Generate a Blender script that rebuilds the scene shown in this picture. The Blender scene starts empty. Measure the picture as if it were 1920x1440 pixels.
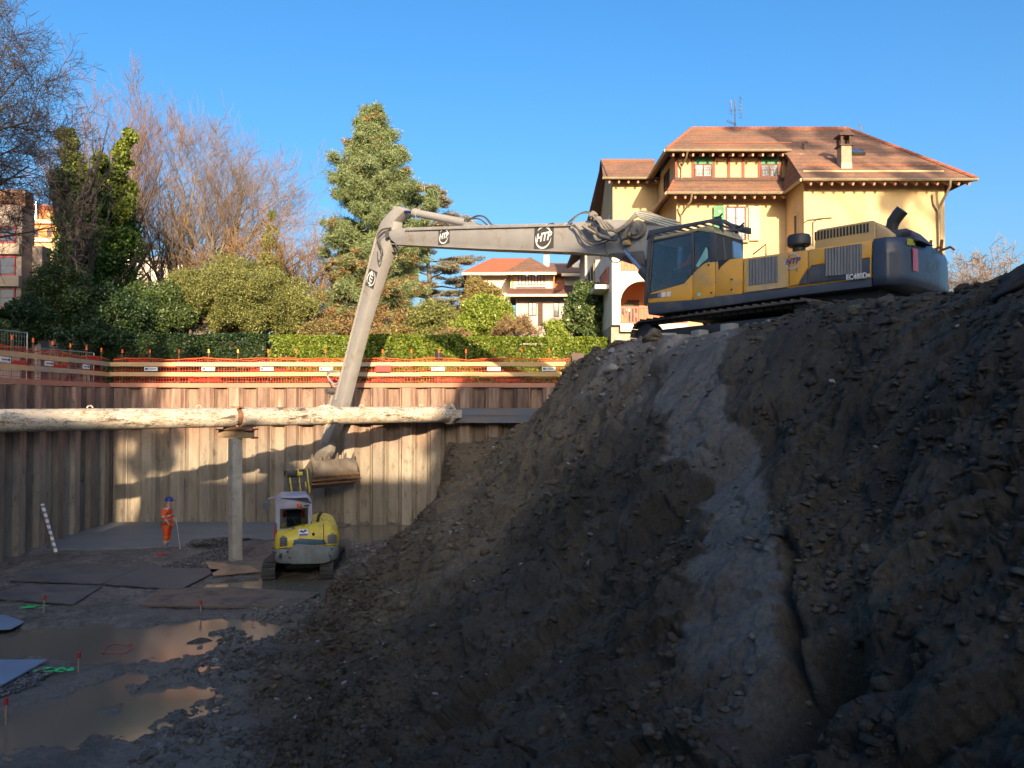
import bpy, bmesh, math, random
import numpy as np
from mathutils import Vector, Matrix
R = math.radians
# ------------------------------------------------------------------ camera, world, sun
sc = bpy.context.scene
FPX, CX, CY, HOR, CAMZ = 1400.0, 960.0, 720.0, 750.0, 5.47
PITCH = math.atan((HOR - CY) / FPX)
cd = bpy.data.cameras.new('Camera'); cam = bpy.data.objects.new('Camera', cd)
sc.collection.objects.link(cam); sc.camera = cam
cd.sensor_width = 36.0; cd.lens = FPX / 1920 * 36.0
cd.clip_start = 0.1; cd.clip_end = 3000
cam.location = (0, 0, CAMZ); cam.rotation_euler = (math.pi / 2 + PITCH, 0, 0)
SUN_EL, SUN_AZ = R(14.5), R(8.0)     # sun behind the photographer, slightly to the right
w = bpy.data.worlds.new('World'); sc.world = w; w.use_nodes = True
nt = w.node_tree; nt.nodes.clear()
sky = nt.nodes.new('ShaderNodeTexSky'); sky.sky_type = 'NISHITA'; sky.sun_disc = False
sky.sun_elevation = SUN_EL; sky.sun_rotation = math.pi - SUN_AZ
sky.altitude = 400; sky.air_density = 1.0; sky.dust_density = 7.0; sky.ozone_density = 3.0
bg = nt.nodes.new('ShaderNodeBackground'); bg.inputs['Strength'].default_value = 0.135
wo = nt.nodes.new('ShaderNodeOutputWorld')
gm_ = nt.nodes.new('ShaderNodeHueSaturation'); gm_.inputs['Saturation'].default_value = 1.28
nt.links.new(sky.outputs[0], gm_.inputs['Color']); nt.links.new(gm_.outputs[0], bg.inputs[0]); nt.links.new(bg.outputs[0], wo.inputs[0])
sd = bpy.data.lights.new('Sun', 'SUN'); so = bpy.data.objects.new('Sun', sd); sc.collection.objects.link(so)
sd.energy = 4.3; sd.angle = R(0.5); sd.color = (1.0, 0.76, 0.50)
sdir = Vector((math.sin(SUN_AZ) * math.cos(SUN_EL), -math.cos(SUN_AZ) * math.cos(SUN_EL), math.sin(SUN_EL)))
so.rotation_euler = sdir.to_track_quat('Z', 'Y').to_euler(); so.location = (0, -20, 40)
sc.view_settings.view_transform = 'Standard'; sc.view_settings.look = 'None'
sc.view_settings.exposure = 1.32; sc.view_settings.gamma = 1.0
try:
    sc.cycles.use_denoising = True; sc.cycles.max_bounces = 6; sc.cycles.transparent_max_bounces = 12
except Exception: pass

# ------------------------------------------------------------------ helpers
cp, sp = math.cos(PITCH), math.sin(PITCH)
def ray(px, py):
    a, b = px - CX, CY - py
    return Vector((a, FPX * cp - b * sp, FPX * sp + b * cp))
def P(px, py, D):                    # world point seen at a pixel, D metres into the scene
    r = ray(px, py); return Vector((0, 0, CAMZ)) + r * (D / r.y)
rng = random.Random(7)
ORG = {}
def tag(o, label=None, cat=None, group=None, kind=None):
    if label: o['label'] = label
    if cat: o['category'] = cat
    if group: o['group'] = group
    if kind: o['kind'] = kind
    return o
def empty(name, loc, label=None, cat=None, group=None, rz=0.0):
    o = bpy.data.objects.new(name, None); sc.collection.objects.link(o)
    o.location = loc; o.rotation_euler = (0, 0, rz); o.empty_display_size = 0.3
    ORG[o.name] = Vector(loc) if rz == 0 else Vector((0, 0, 0))
    return tag(o, label, cat, group)
def mk(name, me, mat=None, parent=None):
    o = bpy.data.objects.new(name, me); sc.collection.objects.link(o)
    if mat is not None:
        for m in (mat if isinstance(mat, (list, tuple)) else [mat]): me.materials.append(m)
    if parent is not None: o.parent = parent
    return o
class MB:
    def __init__(s): s.v = []; s.f = []; s.m = []; s.cm = 0
    def add(s, vs, fs):
        b = len(s.v); s.v += [tuple(v) for v in vs]
        s.f += [tuple(i + b for i in f) for f in fs]; s.m += [s.cm] * len(fs); return s
    def box(s, c, d, rot=None):
        c = Vector(c); x, y, z = d[0] / 2, d[1] / 2, d[2] / 2
        vs = [Vector((i * x, j * y, k * z)) for i in (-1, 1) for j in (-1, 1) for k in (-1, 1)]
        if rot is not None: vs = [rot @ v for v in vs]
        return s.add([v + c for v in vs], [(0, 1, 3, 2), (4, 6, 7, 5), (0, 4, 5, 1), (2, 3, 7, 6), (0, 2, 6, 4), (1, 5, 7, 3)])
    def bb(s, x0, x1, y0, y1, z0, z1):
        return s.box(((x0 + x1) / 2, (y0 + y1) / 2, (z0 + z1) / 2), (abs(x1 - x0), abs(y1 - y0), abs(z1 - z0)))
    def bar(s, a, b, w, h=None, up=(0, 0, 1)):
        a, b = Vector(a), Vector(b); h = h or w; d = b - a; L = d.length
        if L < 1e-6: return s
        x = d / L; u = Vector(up)
        if abs(x.dot(u)) > 0.98: u = Vector((0, 1, 0))
        y = u.cross(x).normalized(); z = x.cross(y)
        M = Matrix((x, y, z)).transposed()
        return s.box((a + b) / 2, (L, w, h), M)
    def cyl(s, a, b, r0, r1=None, n=12, cap=True):
        a, b = Vector(a), Vector(b); r1 = r0 if r1 is None else r1; x = (b - a).normalized()
        u = Vector((0, 0, 1)) if abs(x.z) < 0.9 else Vector((1, 0, 0))
        y = x.cross(u).normalized(); z = x.cross(y); vs = []
        for p, r in ((a, r0), (b, r1)):
            for i in range(n):
                t = 2 * math.pi * i / n; vs.append(p + y * (r * math.cos(t)) + z * (r * math.sin(t)))
        fs = [(i, (i + 1) % n, n + (i + 1) % n, n + i) for i in range(n)]
        if cap: fs += [tuple(range(n))[::-1], tuple(range(n, 2 * n))]
        return s.add(vs, fs)
    def tube(s, pts, r, n=6):
        pts = [Vector(p) for p in pts]; rs = r if isinstance(r, (list, tuple)) else [r] * len(pts)
        vs = []; pu = Vector((0, 0, 1))
        for i, p in enumerate(pts):
            d = (pts[min(i + 1, len(pts) - 1)] - pts[max(i - 1, 0)]).normalized()
            if abs(d.dot(pu)) > 0.95: pu = Vector((1, 0, 0)) if abs(d.x) < 0.9 else Vector((0, 1, 0))
            y = d.cross(pu).normalized(); z = d.cross(y); pu = -z if z.dot(pu) < 0 else z
            y = d.cross(pu).normalized()
            for k in range(n):
                t = 2 * math.pi * k / n; vs.append(p + y * (rs[i] * math.cos(t)) + pu * (rs[i] * math.sin(t)))
        fs = [(i * n + k, i * n + (k + 1) % n, (i + 1) * n + (k + 1) % n, (i + 1) * n + k) for i in range(len(pts) - 1) for k in range(n)]
        fs += [tuple(range(n))[::-1], tuple(range((len(pts) - 1) * n, len(pts) * n))]
        return s.add(vs, fs)
    def prism(s, poly, axis, t0, t1):
        """poly: 2-D outline, extruded along axis ('x','y','z') from t0 to t1"""
        def w(p, t):
            return {'y': (p[0], t, p[1]), 'x': (t, p[0], p[1]), 'z': (p[0], p[1], t)}[axis]
        n = len(poly); vs = [w(p, t0) for p in poly] + [w(p, t1) for p in poly]
        return s.add(vs, [(i, (i + 1) % n, n + (i + 1) % n, n + i) for i in range(n)] + [tuple(range(n))[::-1], tuple(range(n, 2 * n))])
    def lathe(s, prof, c=(0, 0, 0), n=24):
        c = Vector(c); vs = []
        for r, z in prof:
            for k in range(n):
                t = 2 * math.pi * k / n; vs.append(c + Vector((r * math.cos(t), r * math.sin(t), z)))
        fs = [(i * n + k, i * n + (k + 1) % n, (i + 1) * n + (k + 1) % n, (i + 1) * n + k) for i in range(len(prof) - 1) for k in range(n)]
        fs += [tuple(range(n))[::-1], tuple(range((len(prof) - 1) * n, len(prof) * n))]
        return s.add(vs, fs)
    def build(s, name, mat, parent=None, bevel=0, smooth=0, world=True, origin=None):
        off = Vector((0, 0, 0))
        if parent is not None and world: off = ORG.get(parent.name, off)
        if parent is None:
            if origin is None:
                a = np.array(s.v); off = Vector((float(a[:, 0].mean()), float(a[:, 1].mean()), float(a[:, 2].min())))
            else: off = Vector(origin)
        me = bpy.data.meshes.new(name)
        me.from_pydata([(v[0] - off.x, v[1] - off.y, v[2] - off.z) for v in s.v], [], s.f)
        if any(s.m): me.polygons.foreach_set('material_index', s.m)
        bm = bmesh.new(); bm.from_mesh(me); bmesh.ops.recalc_face_normals(bm, faces=bm.faces)
        if bevel:
            es = [e for e in bm.edges if len(e.link_faces) == 2 and e.calc_face_angle(0) > 0.5 and e.calc_length() > bevel * 2.2]
            bmesh.ops.bevel(bm, geom=es, offset=bevel, segments=2, profile=0.5, affect='EDGES', clamp_overlap=True)
        bm.to_mesh(me); bm.free()
        if smooth or bevel:
            me.shade_smooth()
            me.set_sharp_from_angle(angle=R(smooth if smooth > 1 else 35))
        o = mk(name, me, mat, parent)
        if parent is None: o.location = off
        ORG[o.name] = off
        return o
def npmesh(name, V, F, mat, parent=None, smooth=False, attrs=None):
    """V (n,3), F (m,k) numpy arrays"""
    me = bpy.data.meshes.new(name); n, m, k = len(V), len(F), F.shape[1]
    off = ORG.get(parent.name, Vector((0, 0, 0))) if parent is not None else Vector((float(V[:, 0].mean()), float(V[:, 1].mean()), float(V[:, 2].min())))
    me.vertices.add(n); me.loops.add(m * k); me.polygons.add(m)
    me.vertices.foreach_set('co', (V - np.array(off)).astype(np.float32).ravel())
    me.loops.foreach_set('vertex_index', F.astype(np.int32).ravel())
    me.polygons.foreach_set('loop_start', np.arange(0, m * k, k, dtype=np.int32))
    if smooth: me.polygons.foreach_set('use_smooth', np.ones(m, bool))
    for nm, arr in (attrs or {}).items():
        if arr.ndim == 2:
            at = me.color_attributes.new(nm, 'FLOAT_COLOR', 'POINT')
            at.data.foreach_set('color', np.concatenate([arr, np.ones((n, 1))], 1).astype(np.float32).ravel())
        else:
            at = me.attributes.new(nm, 'FLOAT', 'POINT'); at.data.foreach_set('value', arr.astype(np.float32))
    me.update(calc_edges=True); me.validate()
    o = mk(name, me, mat, parent)
    if parent is None: o.location = off
    ORG[o.name] = off
    return o
def copy_tree(o, parent=None):
    c = o.copy(); sc.collection.objects.link(c); c.parent = parent
    for ch in list(o.children): copy_tree(ch, c)
    return c

# ------------------------------------------------------------------ numpy noise
def _h(ix, iy, seed):
    h = (ix.astype(np.int64) * 374761393 + iy.astype(np.int64) * 668265263 + seed * 974634777) & 0xFFFFFFFF
    h = ((h ^ (h >> 13)) * 1274126177) & 0xFFFFFFFF
    h = (h ^ (h >> 16)) & 0xFFFFFFFF
    return h / 4294967295.0
def vn(x, y, seed=0):
    ix, iy = np.floor(x), np.floor(y); fx, fy = x - ix, y - iy
    u, v = fx * fx * fx * (fx * (fx * 6 - 15) + 10), fy * fy * fy * (fy * (fy * 6 - 15) + 10)
    a, b = _h(ix, iy, seed), _h(ix + 1, iy, seed); c, d = _h(ix, iy + 1, seed), _h(ix + 1, iy + 1, seed)
    return (a * (1 - u) + b * u) * (1 - v) + (c * (1 - u) + d * u) * v
def fbm(x, y, seed=0, o=5, g=0.5, l=2.03):
    s = 0; a = 1; t = 0
    for i in range(o):
        s = s + a * (vn(x, y, seed + i * 17) * 2 - 1); t += a; a *= g
        x, y = (x * 0.8 - y * 0.6) * l, (x * 0.6 + y * 0.8) * l
    return s / t
def worley(x, y, seed=0):
    ix, iy = np.floor(x), np.floor(y); best = np.full(x.shape, 9.0); idv = np.zeros(x.shape)
    for dx in (-1, 0, 1):
        for dy in (-1, 0, 1):
            cx, cy = ix + dx, iy + dy
            px, py = cx + _h(cx, cy, seed), cy + _h(cx, cy, seed + 5)
            d = (px - x) ** 2 + (py - y) ** 2; m = d < best
            best = np.where(m, d, best); idv = np.where(m, _h(cx, cy, seed + 9), idv)
    return np.sqrt(best), idv
def sstep(a, b, x):
    t = np.clip((x - a) / (b - a), 0, 1); return t * t * (3 - 2 * t)

# ------------------------------------------------------------------ materials
MATS = {}
def nodes_of(m):
    m.use_nodes = True; n = m.node_tree; n.nodes.clear()
    o = n.nodes.new('ShaderNodeOutputMaterial'); b = n.nodes.new('ShaderNodeBsdfPrincipled')
    n.links.new(b.outputs[0], o.inputs[0]); return n, b, o
def noise_tex(n, scale, detail=5, rough=0.6, coords='Object', stretch=(1, 1, 1), rot=(0, 0, 0), dist=0.0):
    tc = n.nodes.new('ShaderNodeTexCoord'); mp = n.nodes.new('ShaderNodeMapping')
    mp.inputs['Scale'].default_value = stretch; mp.inputs['Rotation'].default_value = rot
    n.links.new(tc.outputs[coords], mp.inputs[0])
    t = n.nodes.new('ShaderNodeTexNoise'); t.inputs['Scale'].default_value = scale
    t.inputs['Detail'].default_value = detail; t.inputs['Roughness'].default_value = rough; t.inputs['Distortion'].default_value = dist
    n.links.new(mp.outputs[0], t.inputs['Vector']); return t
def ramp(n, src, stops):
    r = n.nodes.new('ShaderNodeValToRGB'); e = r.color_ramp.elements
    while len(e) < len(stops): e.new(0.5)
    for i, (p, c) in enumerate(stops):
        e[i].position = p; e[i].color = (c[0], c[1], c[2], 1) if len(c) == 3 else c
    n.links.new(src, r.inputs[0]); return r
def mixc(n, fac, a, b, mode='MIX'):
    m = n.nodes.new('ShaderNodeMix'); m.data_type = 'RGBA'; m.blend_type = mode
    if hasattr(fac, 'is_linked') or isinstance(fac, bpy.types.NodeSocket): n.links.new(fac, m.inputs[0])
    else: m.inputs[0].default_value = fac
    for i, v in ((6, a), (7, b)):
        if isinstance(v, bpy.types.NodeSocket): n.links.new(v, m.inputs[i])
        else: m.inputs[i].default_value = (v[0], v[1], v[2], 1)
    return m.outputs[2]
def bumpn(n, b, src, strength, dist=0.02):
    bp = n.nodes.new('ShaderNodeBump'); bp.inputs['Strength'].default_value = strength; bp.inputs['Distance'].default_value = dist
    n.links.new(src, bp.inputs['Height']); n.links.new(bp.outputs[0], b.inputs['Normal']); return bp
def mat(name, c1, c2=None, scale=3.0, rough=0.7, metal=0.0, bump=0.0, bscale=20.0, bdist=0.01, stretch=(1, 1, 1), c3=None,
        lo=0.35, hi=0.65, coords='Object', dirt=None, dirt_amt=0.5, dirt_scale=1.5, spec=0.5, coat=0.0, detail=6):
    if name in MATS: return MATS[name]
    m = bpy.data.materials.new(name); n, b, o = nodes_of(m)
    b.inputs['Roughness'].default_value = rough; b.inputs['Metallic'].default_value = metal
    b.inputs['Specular IOR Level'].default_value = spec
    if coat: b.inputs['Coat Weight'].default_value = coat; b.inputs['Coat Roughness'].default_value = 0.15
    c2 = c2 or tuple(x * 0.8 for x in c1)
    t = noise_tex(n, scale, detail, 0.65, coords, stretch)
    st = [(lo, c1), (hi, c2)] if c3 is None else [(lo, c1), ((lo + hi) / 2, c2), (hi, c3)]
    col = ramp(n, t.outputs[0], st).outputs[0]
    if dirt is not None:
        t2 = noise_tex(n, dirt_scale, 8, 0.7, coords)
        f = ramp(n, t2.outputs[0], [(0.62 - dirt_amt * 0.4, (0, 0, 0)), (0.75 - dirt_amt * 0.2, (1, 1, 1))])
        col = mixc(n, f.outputs[0], col, dirt)
        mr = n.nodes.new('ShaderNodeMapRange'); mr.inputs[3].default_value = rough; mr.inputs[4].default_value = 0.9
        n.links.new(f.outputs[0], mr.inputs[0]); n.links.new(mr.outputs[0], b.inputs['Roughness'])
    n.links.new(col, b.inputs['Base Color'])
    if bump: bumpn(n, b, noise_tex(n, bscale, 6, 0.65, coords).outputs[0], bump, bdist)
    MATS[name] = m; return m
def leaf_mat(name, c1, c2, c3=None, scale=0.6, trans=0.25, rough=0.5):
    m = bpy.data.materials.new(name); n, b, o = nodes_of(m)
    g = n.nodes.new('ShaderNodeNewGeometry')
    t = noise_tex(n, scale, 4, 0.6, 'Object')
    ad = n.nodes.new('ShaderNodeMath'); ad.operation = 'MULTIPLY_ADD'; ad.inputs[1].default_value = 0.45
    n.links.new(g.outputs['Random Per Island'], ad.inputs[0])
    mt = n.nodes.new('ShaderNodeMath'); mt.operation = 'MULTIPLY'; mt.inputs[1].default_value = 0.62
    n.links.new(t.outputs[0], mt.inputs[0]); n.links.new(mt.outputs[0], ad.inputs[2])
    col = ramp(n, ad.outputs[0], [(0.2, c1), (0.5, c2), (0.8, c3 or tuple(min(1, x * 1.4) for x in c2))]).outputs[0]
    n.links.new(col, b.inputs['Base Color']); b.inputs['Roughness'].default_value = rough
    tr = n.nodes.new('ShaderNodeBsdfTranslucent'); n.links.new(col, tr.inputs[0])
    mx = n.nodes.new('ShaderNodeMixShader'); mx.inputs[0].default_value = trans
    n.links.new(b.outputs[0], mx.inputs[1]); n.links.new(tr.outputs[0], mx.inputs[2]); n.links.new(mx.outputs[0], o.inputs[0])
    return m
def glass_mat(name, tint, alpha=0.5, rough=0.03):
    m = bpy.data.materials.new(name); n, b, o = nodes_of(m); n.nodes.remove(b)
    gl = n.nodes.new('ShaderNodeBsdfGlossy'); gl.inputs['Roughness'].default_value = rough; gl.inputs[0].default_value = (0.9, 0.95, 1, 1)
    tr = n.nodes.new('ShaderNodeBsdfTransparent'); tr.inputs[0].default_value = (*tint, 1)
    fr = n.nodes.new('ShaderNodeFresnel'); fr.inputs[0].default_value = 1.5
    mx = n.nodes.new('ShaderNodeMixShader'); n.links.new(fr.outputs[0], mx.inputs[0])
    n.links.new(tr.outputs[0], mx.inputs[1]); n.links.new(gl.outputs[0], mx.inputs[2]); n.links.new(mx.outputs[0], o.inputs[0])
    return m
window_glass = mat('window_glass', (0.05, 0.07, 0.1), (0.03, 0.04, 0.06), rough=0.05, spec=0.9, coat=0.6)
def wall_coat(name, c, stain, **k): return mat(name, c, tuple(x * 0.88 for x in c), scale=0.8, rough=0.9, bump=0.25, bscale=40, bdist=0.006, dirt=stain, dirt_amt=0.15, dirt_scale=0.5, **k)
yellow_wall = mat('yellow_render', (0.60, 0.43, 0.225), (0.50, 0.36, 0.19), scale=0.5, rough=0.9, bump=0.3, bscale=40, bdist=0.006, dirt=(0.46, 0.33, 0.18), dirt_amt=0.32, dirt_scale=0.7, stretch=(1, 1, .4))
white_wall = wall_coat('white_render', (0.75, 0.68, 0.58), (0.6, 0.52, 0.42))
grey_wall = wall_coat('grey_render', (0.5, 0.47, 0.44), (0.4, 0.37, 0.34))
orange_wall = wall_coat('orange_render', (0.6, 0.25, 0.1), (0.5, 0.22, 0.1))
timber_red = mat('timber_red', (0.24, 0.07, 0.045), (0.16, 0.05, 0.035), scale=6, rough=0.75)
timber_dark = mat('timber_dark', (0.10, 0.055, 0.04), (0.06, 0.035, 0.03), scale=6, rough=0.8)
gutter_mat = mat('gutter_metal', (0.30, 0.24, 0.15), (0.2, 0.16, 0.1), scale=5, rough=0.5, metal=0.3)
shutter_green = mat('shutter_green', (0.06, 0.28, 0.12), (0.05, 0.2, 0.09), rough=0.6)
shutter_beige = mat('shutter_beige', (0.5, 0.5, 0.34), (0.4, 0.4, 0.27), rough=0.6)
stone_mat = mat('stone', (0.42, 0.36, 0.28), (0.28, 0.25, 0.2), scale=4, rough=0.9, bump=0.6, bscale=6, bdist=0.04)
concrete = mat('concrete', (0.32, 0.31, 0.29), (0.24, 0.235, 0.225), scale=2, rough=0.85, bump=0.3, bscale=30)
def tile_mat(name, c1, c2, moss):
    m = bpy.data.materials.new(name); n, b, o = nodes_of(m)
    t1 = noise_tex(n, 0.7, 6, 0.7); t2 = noise_tex(n, 9.0, 2, 0.5, stretch=(1, 1, 2.2))
    c = ramp(n, t1.outputs[0], [(0.35, c1), (0.62, c2)]).outputs[0]
    c = mixc(n, 0.55, c, ramp(n, t2.outputs[0], [(0.3, (0.25, 0.22, 0.2)), (0.7, (1.1, 1.0, 0.95))]).outputs[0], 'MULTIPLY')
    t3 = noise_tex(n, 2.2, 8, 0.8)
    c = mixc(n, ramp(n, t3.outputs[0], [(0.58, (0, 0, 0)), (0.7, (1, 1, 1))]).outputs[0], c, moss)
    b.inputs['Roughness'].default_value = 0.9
    wv = n.nodes.new('ShaderNodeTexWave'); wv.wave_type = 'BANDS'; wv.bands_direction = 'Z'; wv.inputs['Scale'].default_value = 1.0
    wv.wave_profile = 'SAW'; wv.inputs['Distortion'].default_value = 0.6
    tc = n.nodes.new('ShaderNodeTexCoord'); n.links.new(tc.outputs['Object'], wv.inputs['Vector'])
    c = mixc(n, 0.6, c, ramp(n, wv.outputs[1], [(0.0, (.55, .5, .5)), (0.35, (1.05, 1, 1))]).outputs[0], 'MULTIPLY'); n.links.new(c, b.inputs['Base Color'])
    bumpn(n, b, wv.outputs[1], 0.8, 0.05); return m
roof_tile = tile_mat('roof_tile', (0.27, 0.145, 0.09), (0.165, 0.105, 0.075), (0.27, 0.22, 0.145))
roof_tile_red = tile_mat('roof_tile_red', (0.50, 0.15, 0.07), (0.36, 0.14, 0.08), (0.22, 0.13, 0.09))
# ------------------------------------------------------------------ terrain of the pit
def itp(x, pts):
    return np.interp(x, [p[0] for p in pts], [p[1] for p in pts])
TOE = [(-5, -4), (11.1, -4.1), (14.2, -5.4), (17, -5.6), (20, -5.2), (24.7, -4.7), (32, -4.2)]
CREST = [(0, 8.6), (9.3, 6.55), (10.8, 6.25), (11.8, 5.9), (12.8, 5.49), (14.3, 4.9), (16, 3.89), (18.5, 2.64), (20, 1.64), (26, 1.9), (32.6, 2.6)]
CZ = [(0, 7.6), (8, 7.25), (9.3, 7.07), (10.8, 7.0), (12.8, 7.07), (14.3, 7.02), (16, 6.90), (18.5, 6.92), (20, 6.60), (23, 6.3), (32.6, 5.95)]
def facet(x, y, seed):
    ix, iy = np.floor(x), np.floor(y); best = np.full(x.shape, 9.0); out = np.zeros(x.shape)
    for dx in (-1, 0, 1):
        for dy in (-1, 0, 1):
            cx, cy = ix + dx, iy + dy; ex, ey = x - cx - _h(cx, cy, seed), y - cy - _h(cx, cy, seed + 5)
            d = ex * ex + ey * ey; m = d < best; best = np.where(m, d, best)
            out = np.where(m, (_h(cx, cy, seed + 1) - .5) * 1.6 * ex + (_h(cx, cy, seed + 2) - .5) * 1.6 * ey + (_h(cx, cy, seed + 3) - .5) * .8, out)
    return out
def terrain(X, Y, detail=True):
    Xt = itp(Y, TOE) + 0.35 * fbm(Y * 0.5, X * 0 + 3, 3, 3); Xc = itp(Y, CREST) + 0.25 * fbm(Y * 0.7, X * 0 + 9, 5, 3); Zc = itp(Y, CZ)
    wv = (X - Xt) / (Xc - Xt); wc = np.clip(wv, 0, 1)
    p1 = np.interp(wc, [0, .12, .35, .55, .75, .92, 1], [0, .03, .17, .36, .63, .93, 1])
    p2 = np.interp(wc, [0, .16, .2, .27, .5, .72, .86, 1], [0, .12, .2, .54, .585, .62, .80, 1])
    p3 = np.interp(wc, [0, .12, .3, .5, .76, .9, 1], [0, .05, .20, .42, .64, .84, 1])
    k = sstep(28.5, 31.5, Y); k2 = sstep(17, 22, Y)
    p = (p1 * (1 - k2) + p3 * k2) * (1 - k) + p2 * k
    zb = 6.42 + (6.02 - 6.42) * sstep(22, 27, Y); back = np.clip((X - Xc - 0.25) / 1.1, 0, 1)
    Z = Zc * p; Z = np.where(wv > 1, Zc + (zb - Zc) * (back * back * (3 - 2 * back)), Z)
    slope = sstep(0.02, 0.12, wc) * (1 - 0.85 * back) * (1 - 0.75 * sstep(0.78, 0.97, wc))
    col = np.zeros(X.shape + (3,))
    # clay band running down the middle of the face
    Yc = np.interp(wc, [.45, .5, .6, .73, .84, 1], [5, 6, 8.1, 11.2, 14, 16]); hw = 0.95 + 0.25 * wc
    e = (Y - Yc) / hw + 0.35 * fbm(X * 1.1, Y * 1.1, 21, 4) + 0.55 * fbm(X * 3.3, Y * 3.3, 27, 5)
    clay = (1 - sstep(0.72, 0.98, np.abs(e))) * sstep(0.50, 0.62, wc + .06 * fbm(X * 2, Y * 2, 23, 3)) * (wv < 1.05)
    grav = sstep(-0.9, -0.2, -np.abs(Y - 16.6) / 2.2 + 0.25) * sstep(0.72, 0.95, wc)
    left = sstep(15.5, 18, Y + 3 * (1 - wc))
    X2, Y2 = X * 1.0, Y + 0.35 * Z
    n1 = fbm(X * 0.55, Y * 0.55, 31, 4); ridge = fbm(Y * 1.15 + 0.3 * X, X * 0.28, 41, 5)
    cl1, id1 = worley(X * 2.1 + n1, Y * 2.1, 51); cl2, id2 = worley(X * 5.5, Y * 5.5, 61); cl3, _ = worley(X * 13, Y * 13, 63)
    rough = (1 - 0.6 * clay) * (0.35 + 0.65 * sstep(-0.25, 0.25, fbm(X * 0.7, Y * 0.7, 71, 3)))
    ter = np.abs(fbm(X * 0.8, Y * 0.8 + Z * 0.9, 81, 5))
    crack = np.exp(-(ter / 0.018) ** 2) * sstep(-0.1, 0.2, fbm(X * 0.5, Y * 0.5, 91, 2))
    blk = np.floor(fbm(X * 0.9 + 5, Y * 0.9, 95, 4) * 7) / 7
    D = slope * (0.34 * n1 + 0.34 * ridge + 0.16 * blk - 0.16 * crack + .48 * facet(X * .42 + .2 * n1, Y * .42, 251))
    D = D + slope * rough * (0.10 * (0.6 - cl1) + 0.10 * (0.55 - cl2) * (id2 > .35) + 0.08 * (0.5 - cl3))
    D = D + slope * 0.05 * fbm(X * 6, Y * 6, 101, 4) * (1 - 0.4 * clay)
    cave = np.exp(-((((X - 2.45) / 0.5) ** 2 + ((Y - 6.5) / 0.42) ** 2) ** 1.8)); D = D - 1.7 * cave * slope
    gully = np.exp(-(((Y - (8.8 + (wc - .69) * 18)) + 0.25 * fbm(X * 2.5, Y * 2.5, 105, 4)) / 0.11) ** 2) * sstep(0.57, 0.60, wc) * (1 - sstep(0.66, 0.71, wc))
    D = D - 0.42 * gully
    D = D + slope * (0.85 - .45 * clay) * (facet(X * 1.3 + .4 * n1, Y * 1.3, 211) * .16 + facet(X * 3.4, Y * 3.4, 221) * .11 + facet(X * 8, Y * 8, 231) * .06 * rough)
    D = D + clay * slope * 0.022 * np.sin((Y - X * .25) * 24 + 2 * fbm(X, Y, 261, 2)) * sstep(-.1, .2, fbm(X * .9, Y * .9, 263, 2))
    # pit floor relief
    toe = 1 - sstep(0.0, 0.10, wv)
    fl = (1 - sstep(0.0, 0.06, wv))
    mud = sstep(-10.5, -7.5, X + 0.8 * fbm(X * .6, Y * .6, 111, 3)) * (Y < 25) * fl
    c4, _ = worley(X * 3.1, Y * 3.1, 121)
    F = 0.10 + 0.04 * fbm(X * 0.5, Y * 0.5, 131, 4) + 0.025 * fbm(X * 7, Y * 7, 133, 3) + 0.03 * np.abs(fbm(X * 1.6, Y * 1.6, 135, 4))
    lump = 0.16 * fbm(X * 1.3, Y * 1.3, 141, 5) + 0.09 * (0.5 - c4) * sstep(-0.2, 0.2, fbm(X * 1.5, Y * 1.5, 143, 3))
    nearm = mud * (1 - sstep(17.0, 20.0, Y))
    F = F + lump * (0.15 + 1.0 * nearm) * mud
    for xc in (-7.55, -5.95):
        F = F - .06 * np.exp(-((X - xc - .25 * np.sin(Y * .35)) / .24) ** 4) * (.55 + .45 * np.sin(Y * 26)) * (Y > 9) * (Y < 22.5)
    def pud(cx, cy, rx, ry, dep, rot=0.0):
        c, s = math.cos(rot), math.sin(rot); dx, dy = X - cx, Y - cy
        u, v = (dx * c + dy * s) / rx, (-dx * s + dy * c) / ry
        d = np.sqrt(u * u + v * v) + 0.45 * fbm(X * 1.2, Y * 1.2, 151, 5)
        return dep * (1 - sstep(0.75, 1.1, d))
    pu = (pud(-6.0, 30.4, 3.3, 2.1, .22) + pud(-6.6, 21.6, 2.9, 1.5, .17) + pud(-9.3, 16.9, 3.6, 1.35, .2) + pud(-6.9, 12.9, 2.0, .75, .16, 0.9)
          + pud(-8.6, 11.4, 0.75, 3.2, .2, -0.35) + pud(-12.3, 17.3, 1.6, 0.9, .18) + pud(-6.9, 18.1, 1.7, 0.6, .15))
    F = F - np.minimum(pu, .2)
    Z = Z + D * 0.72 + F * fl
    Z = np.where(wv > 0.0, np.maximum(Z, np.minimum(0.10, wv * 2.0) + 0.04 * fbm(X * 3, Y * 3, 271, 3)), Z)
    Xo = X - D * 0.55 * (wv > 0) * (wv < 1.2); Yo = Y - D * 0.25
    # surface colours (soil kinds, not shading)
    g = fbm(X * 1.7, Y * 1.7, 161, 5)[..., None]; g2 = fbm(X * 0.35, Y * 0.35 + 4, 163, 4)[..., None]
    brown = np.array([.118, .092, .064]); dark = np.array([.066, .057, .045]); ochre = np.array([.185, .14, .09]); clayc = np.array([.155, .145, .132]); gravc = np.array([.23, .21, .19])
    C = brown * (1 + 0.5 * g) * np.ones(X.shape + (1,))
    kd = np.clip(0.45 + 1.6 * g2 + 0.35 * sstep(12, 7, Y)[..., None], 0, 1); C = C * (1 - kd) + dark * (1 + .5 * g) * kd
    kl = (left * sstep(0.1, 0.5, wc))[..., None]; C = C * (1 - kl * .7) + ochre * (1 + .4 * g) * kl * .7
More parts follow.
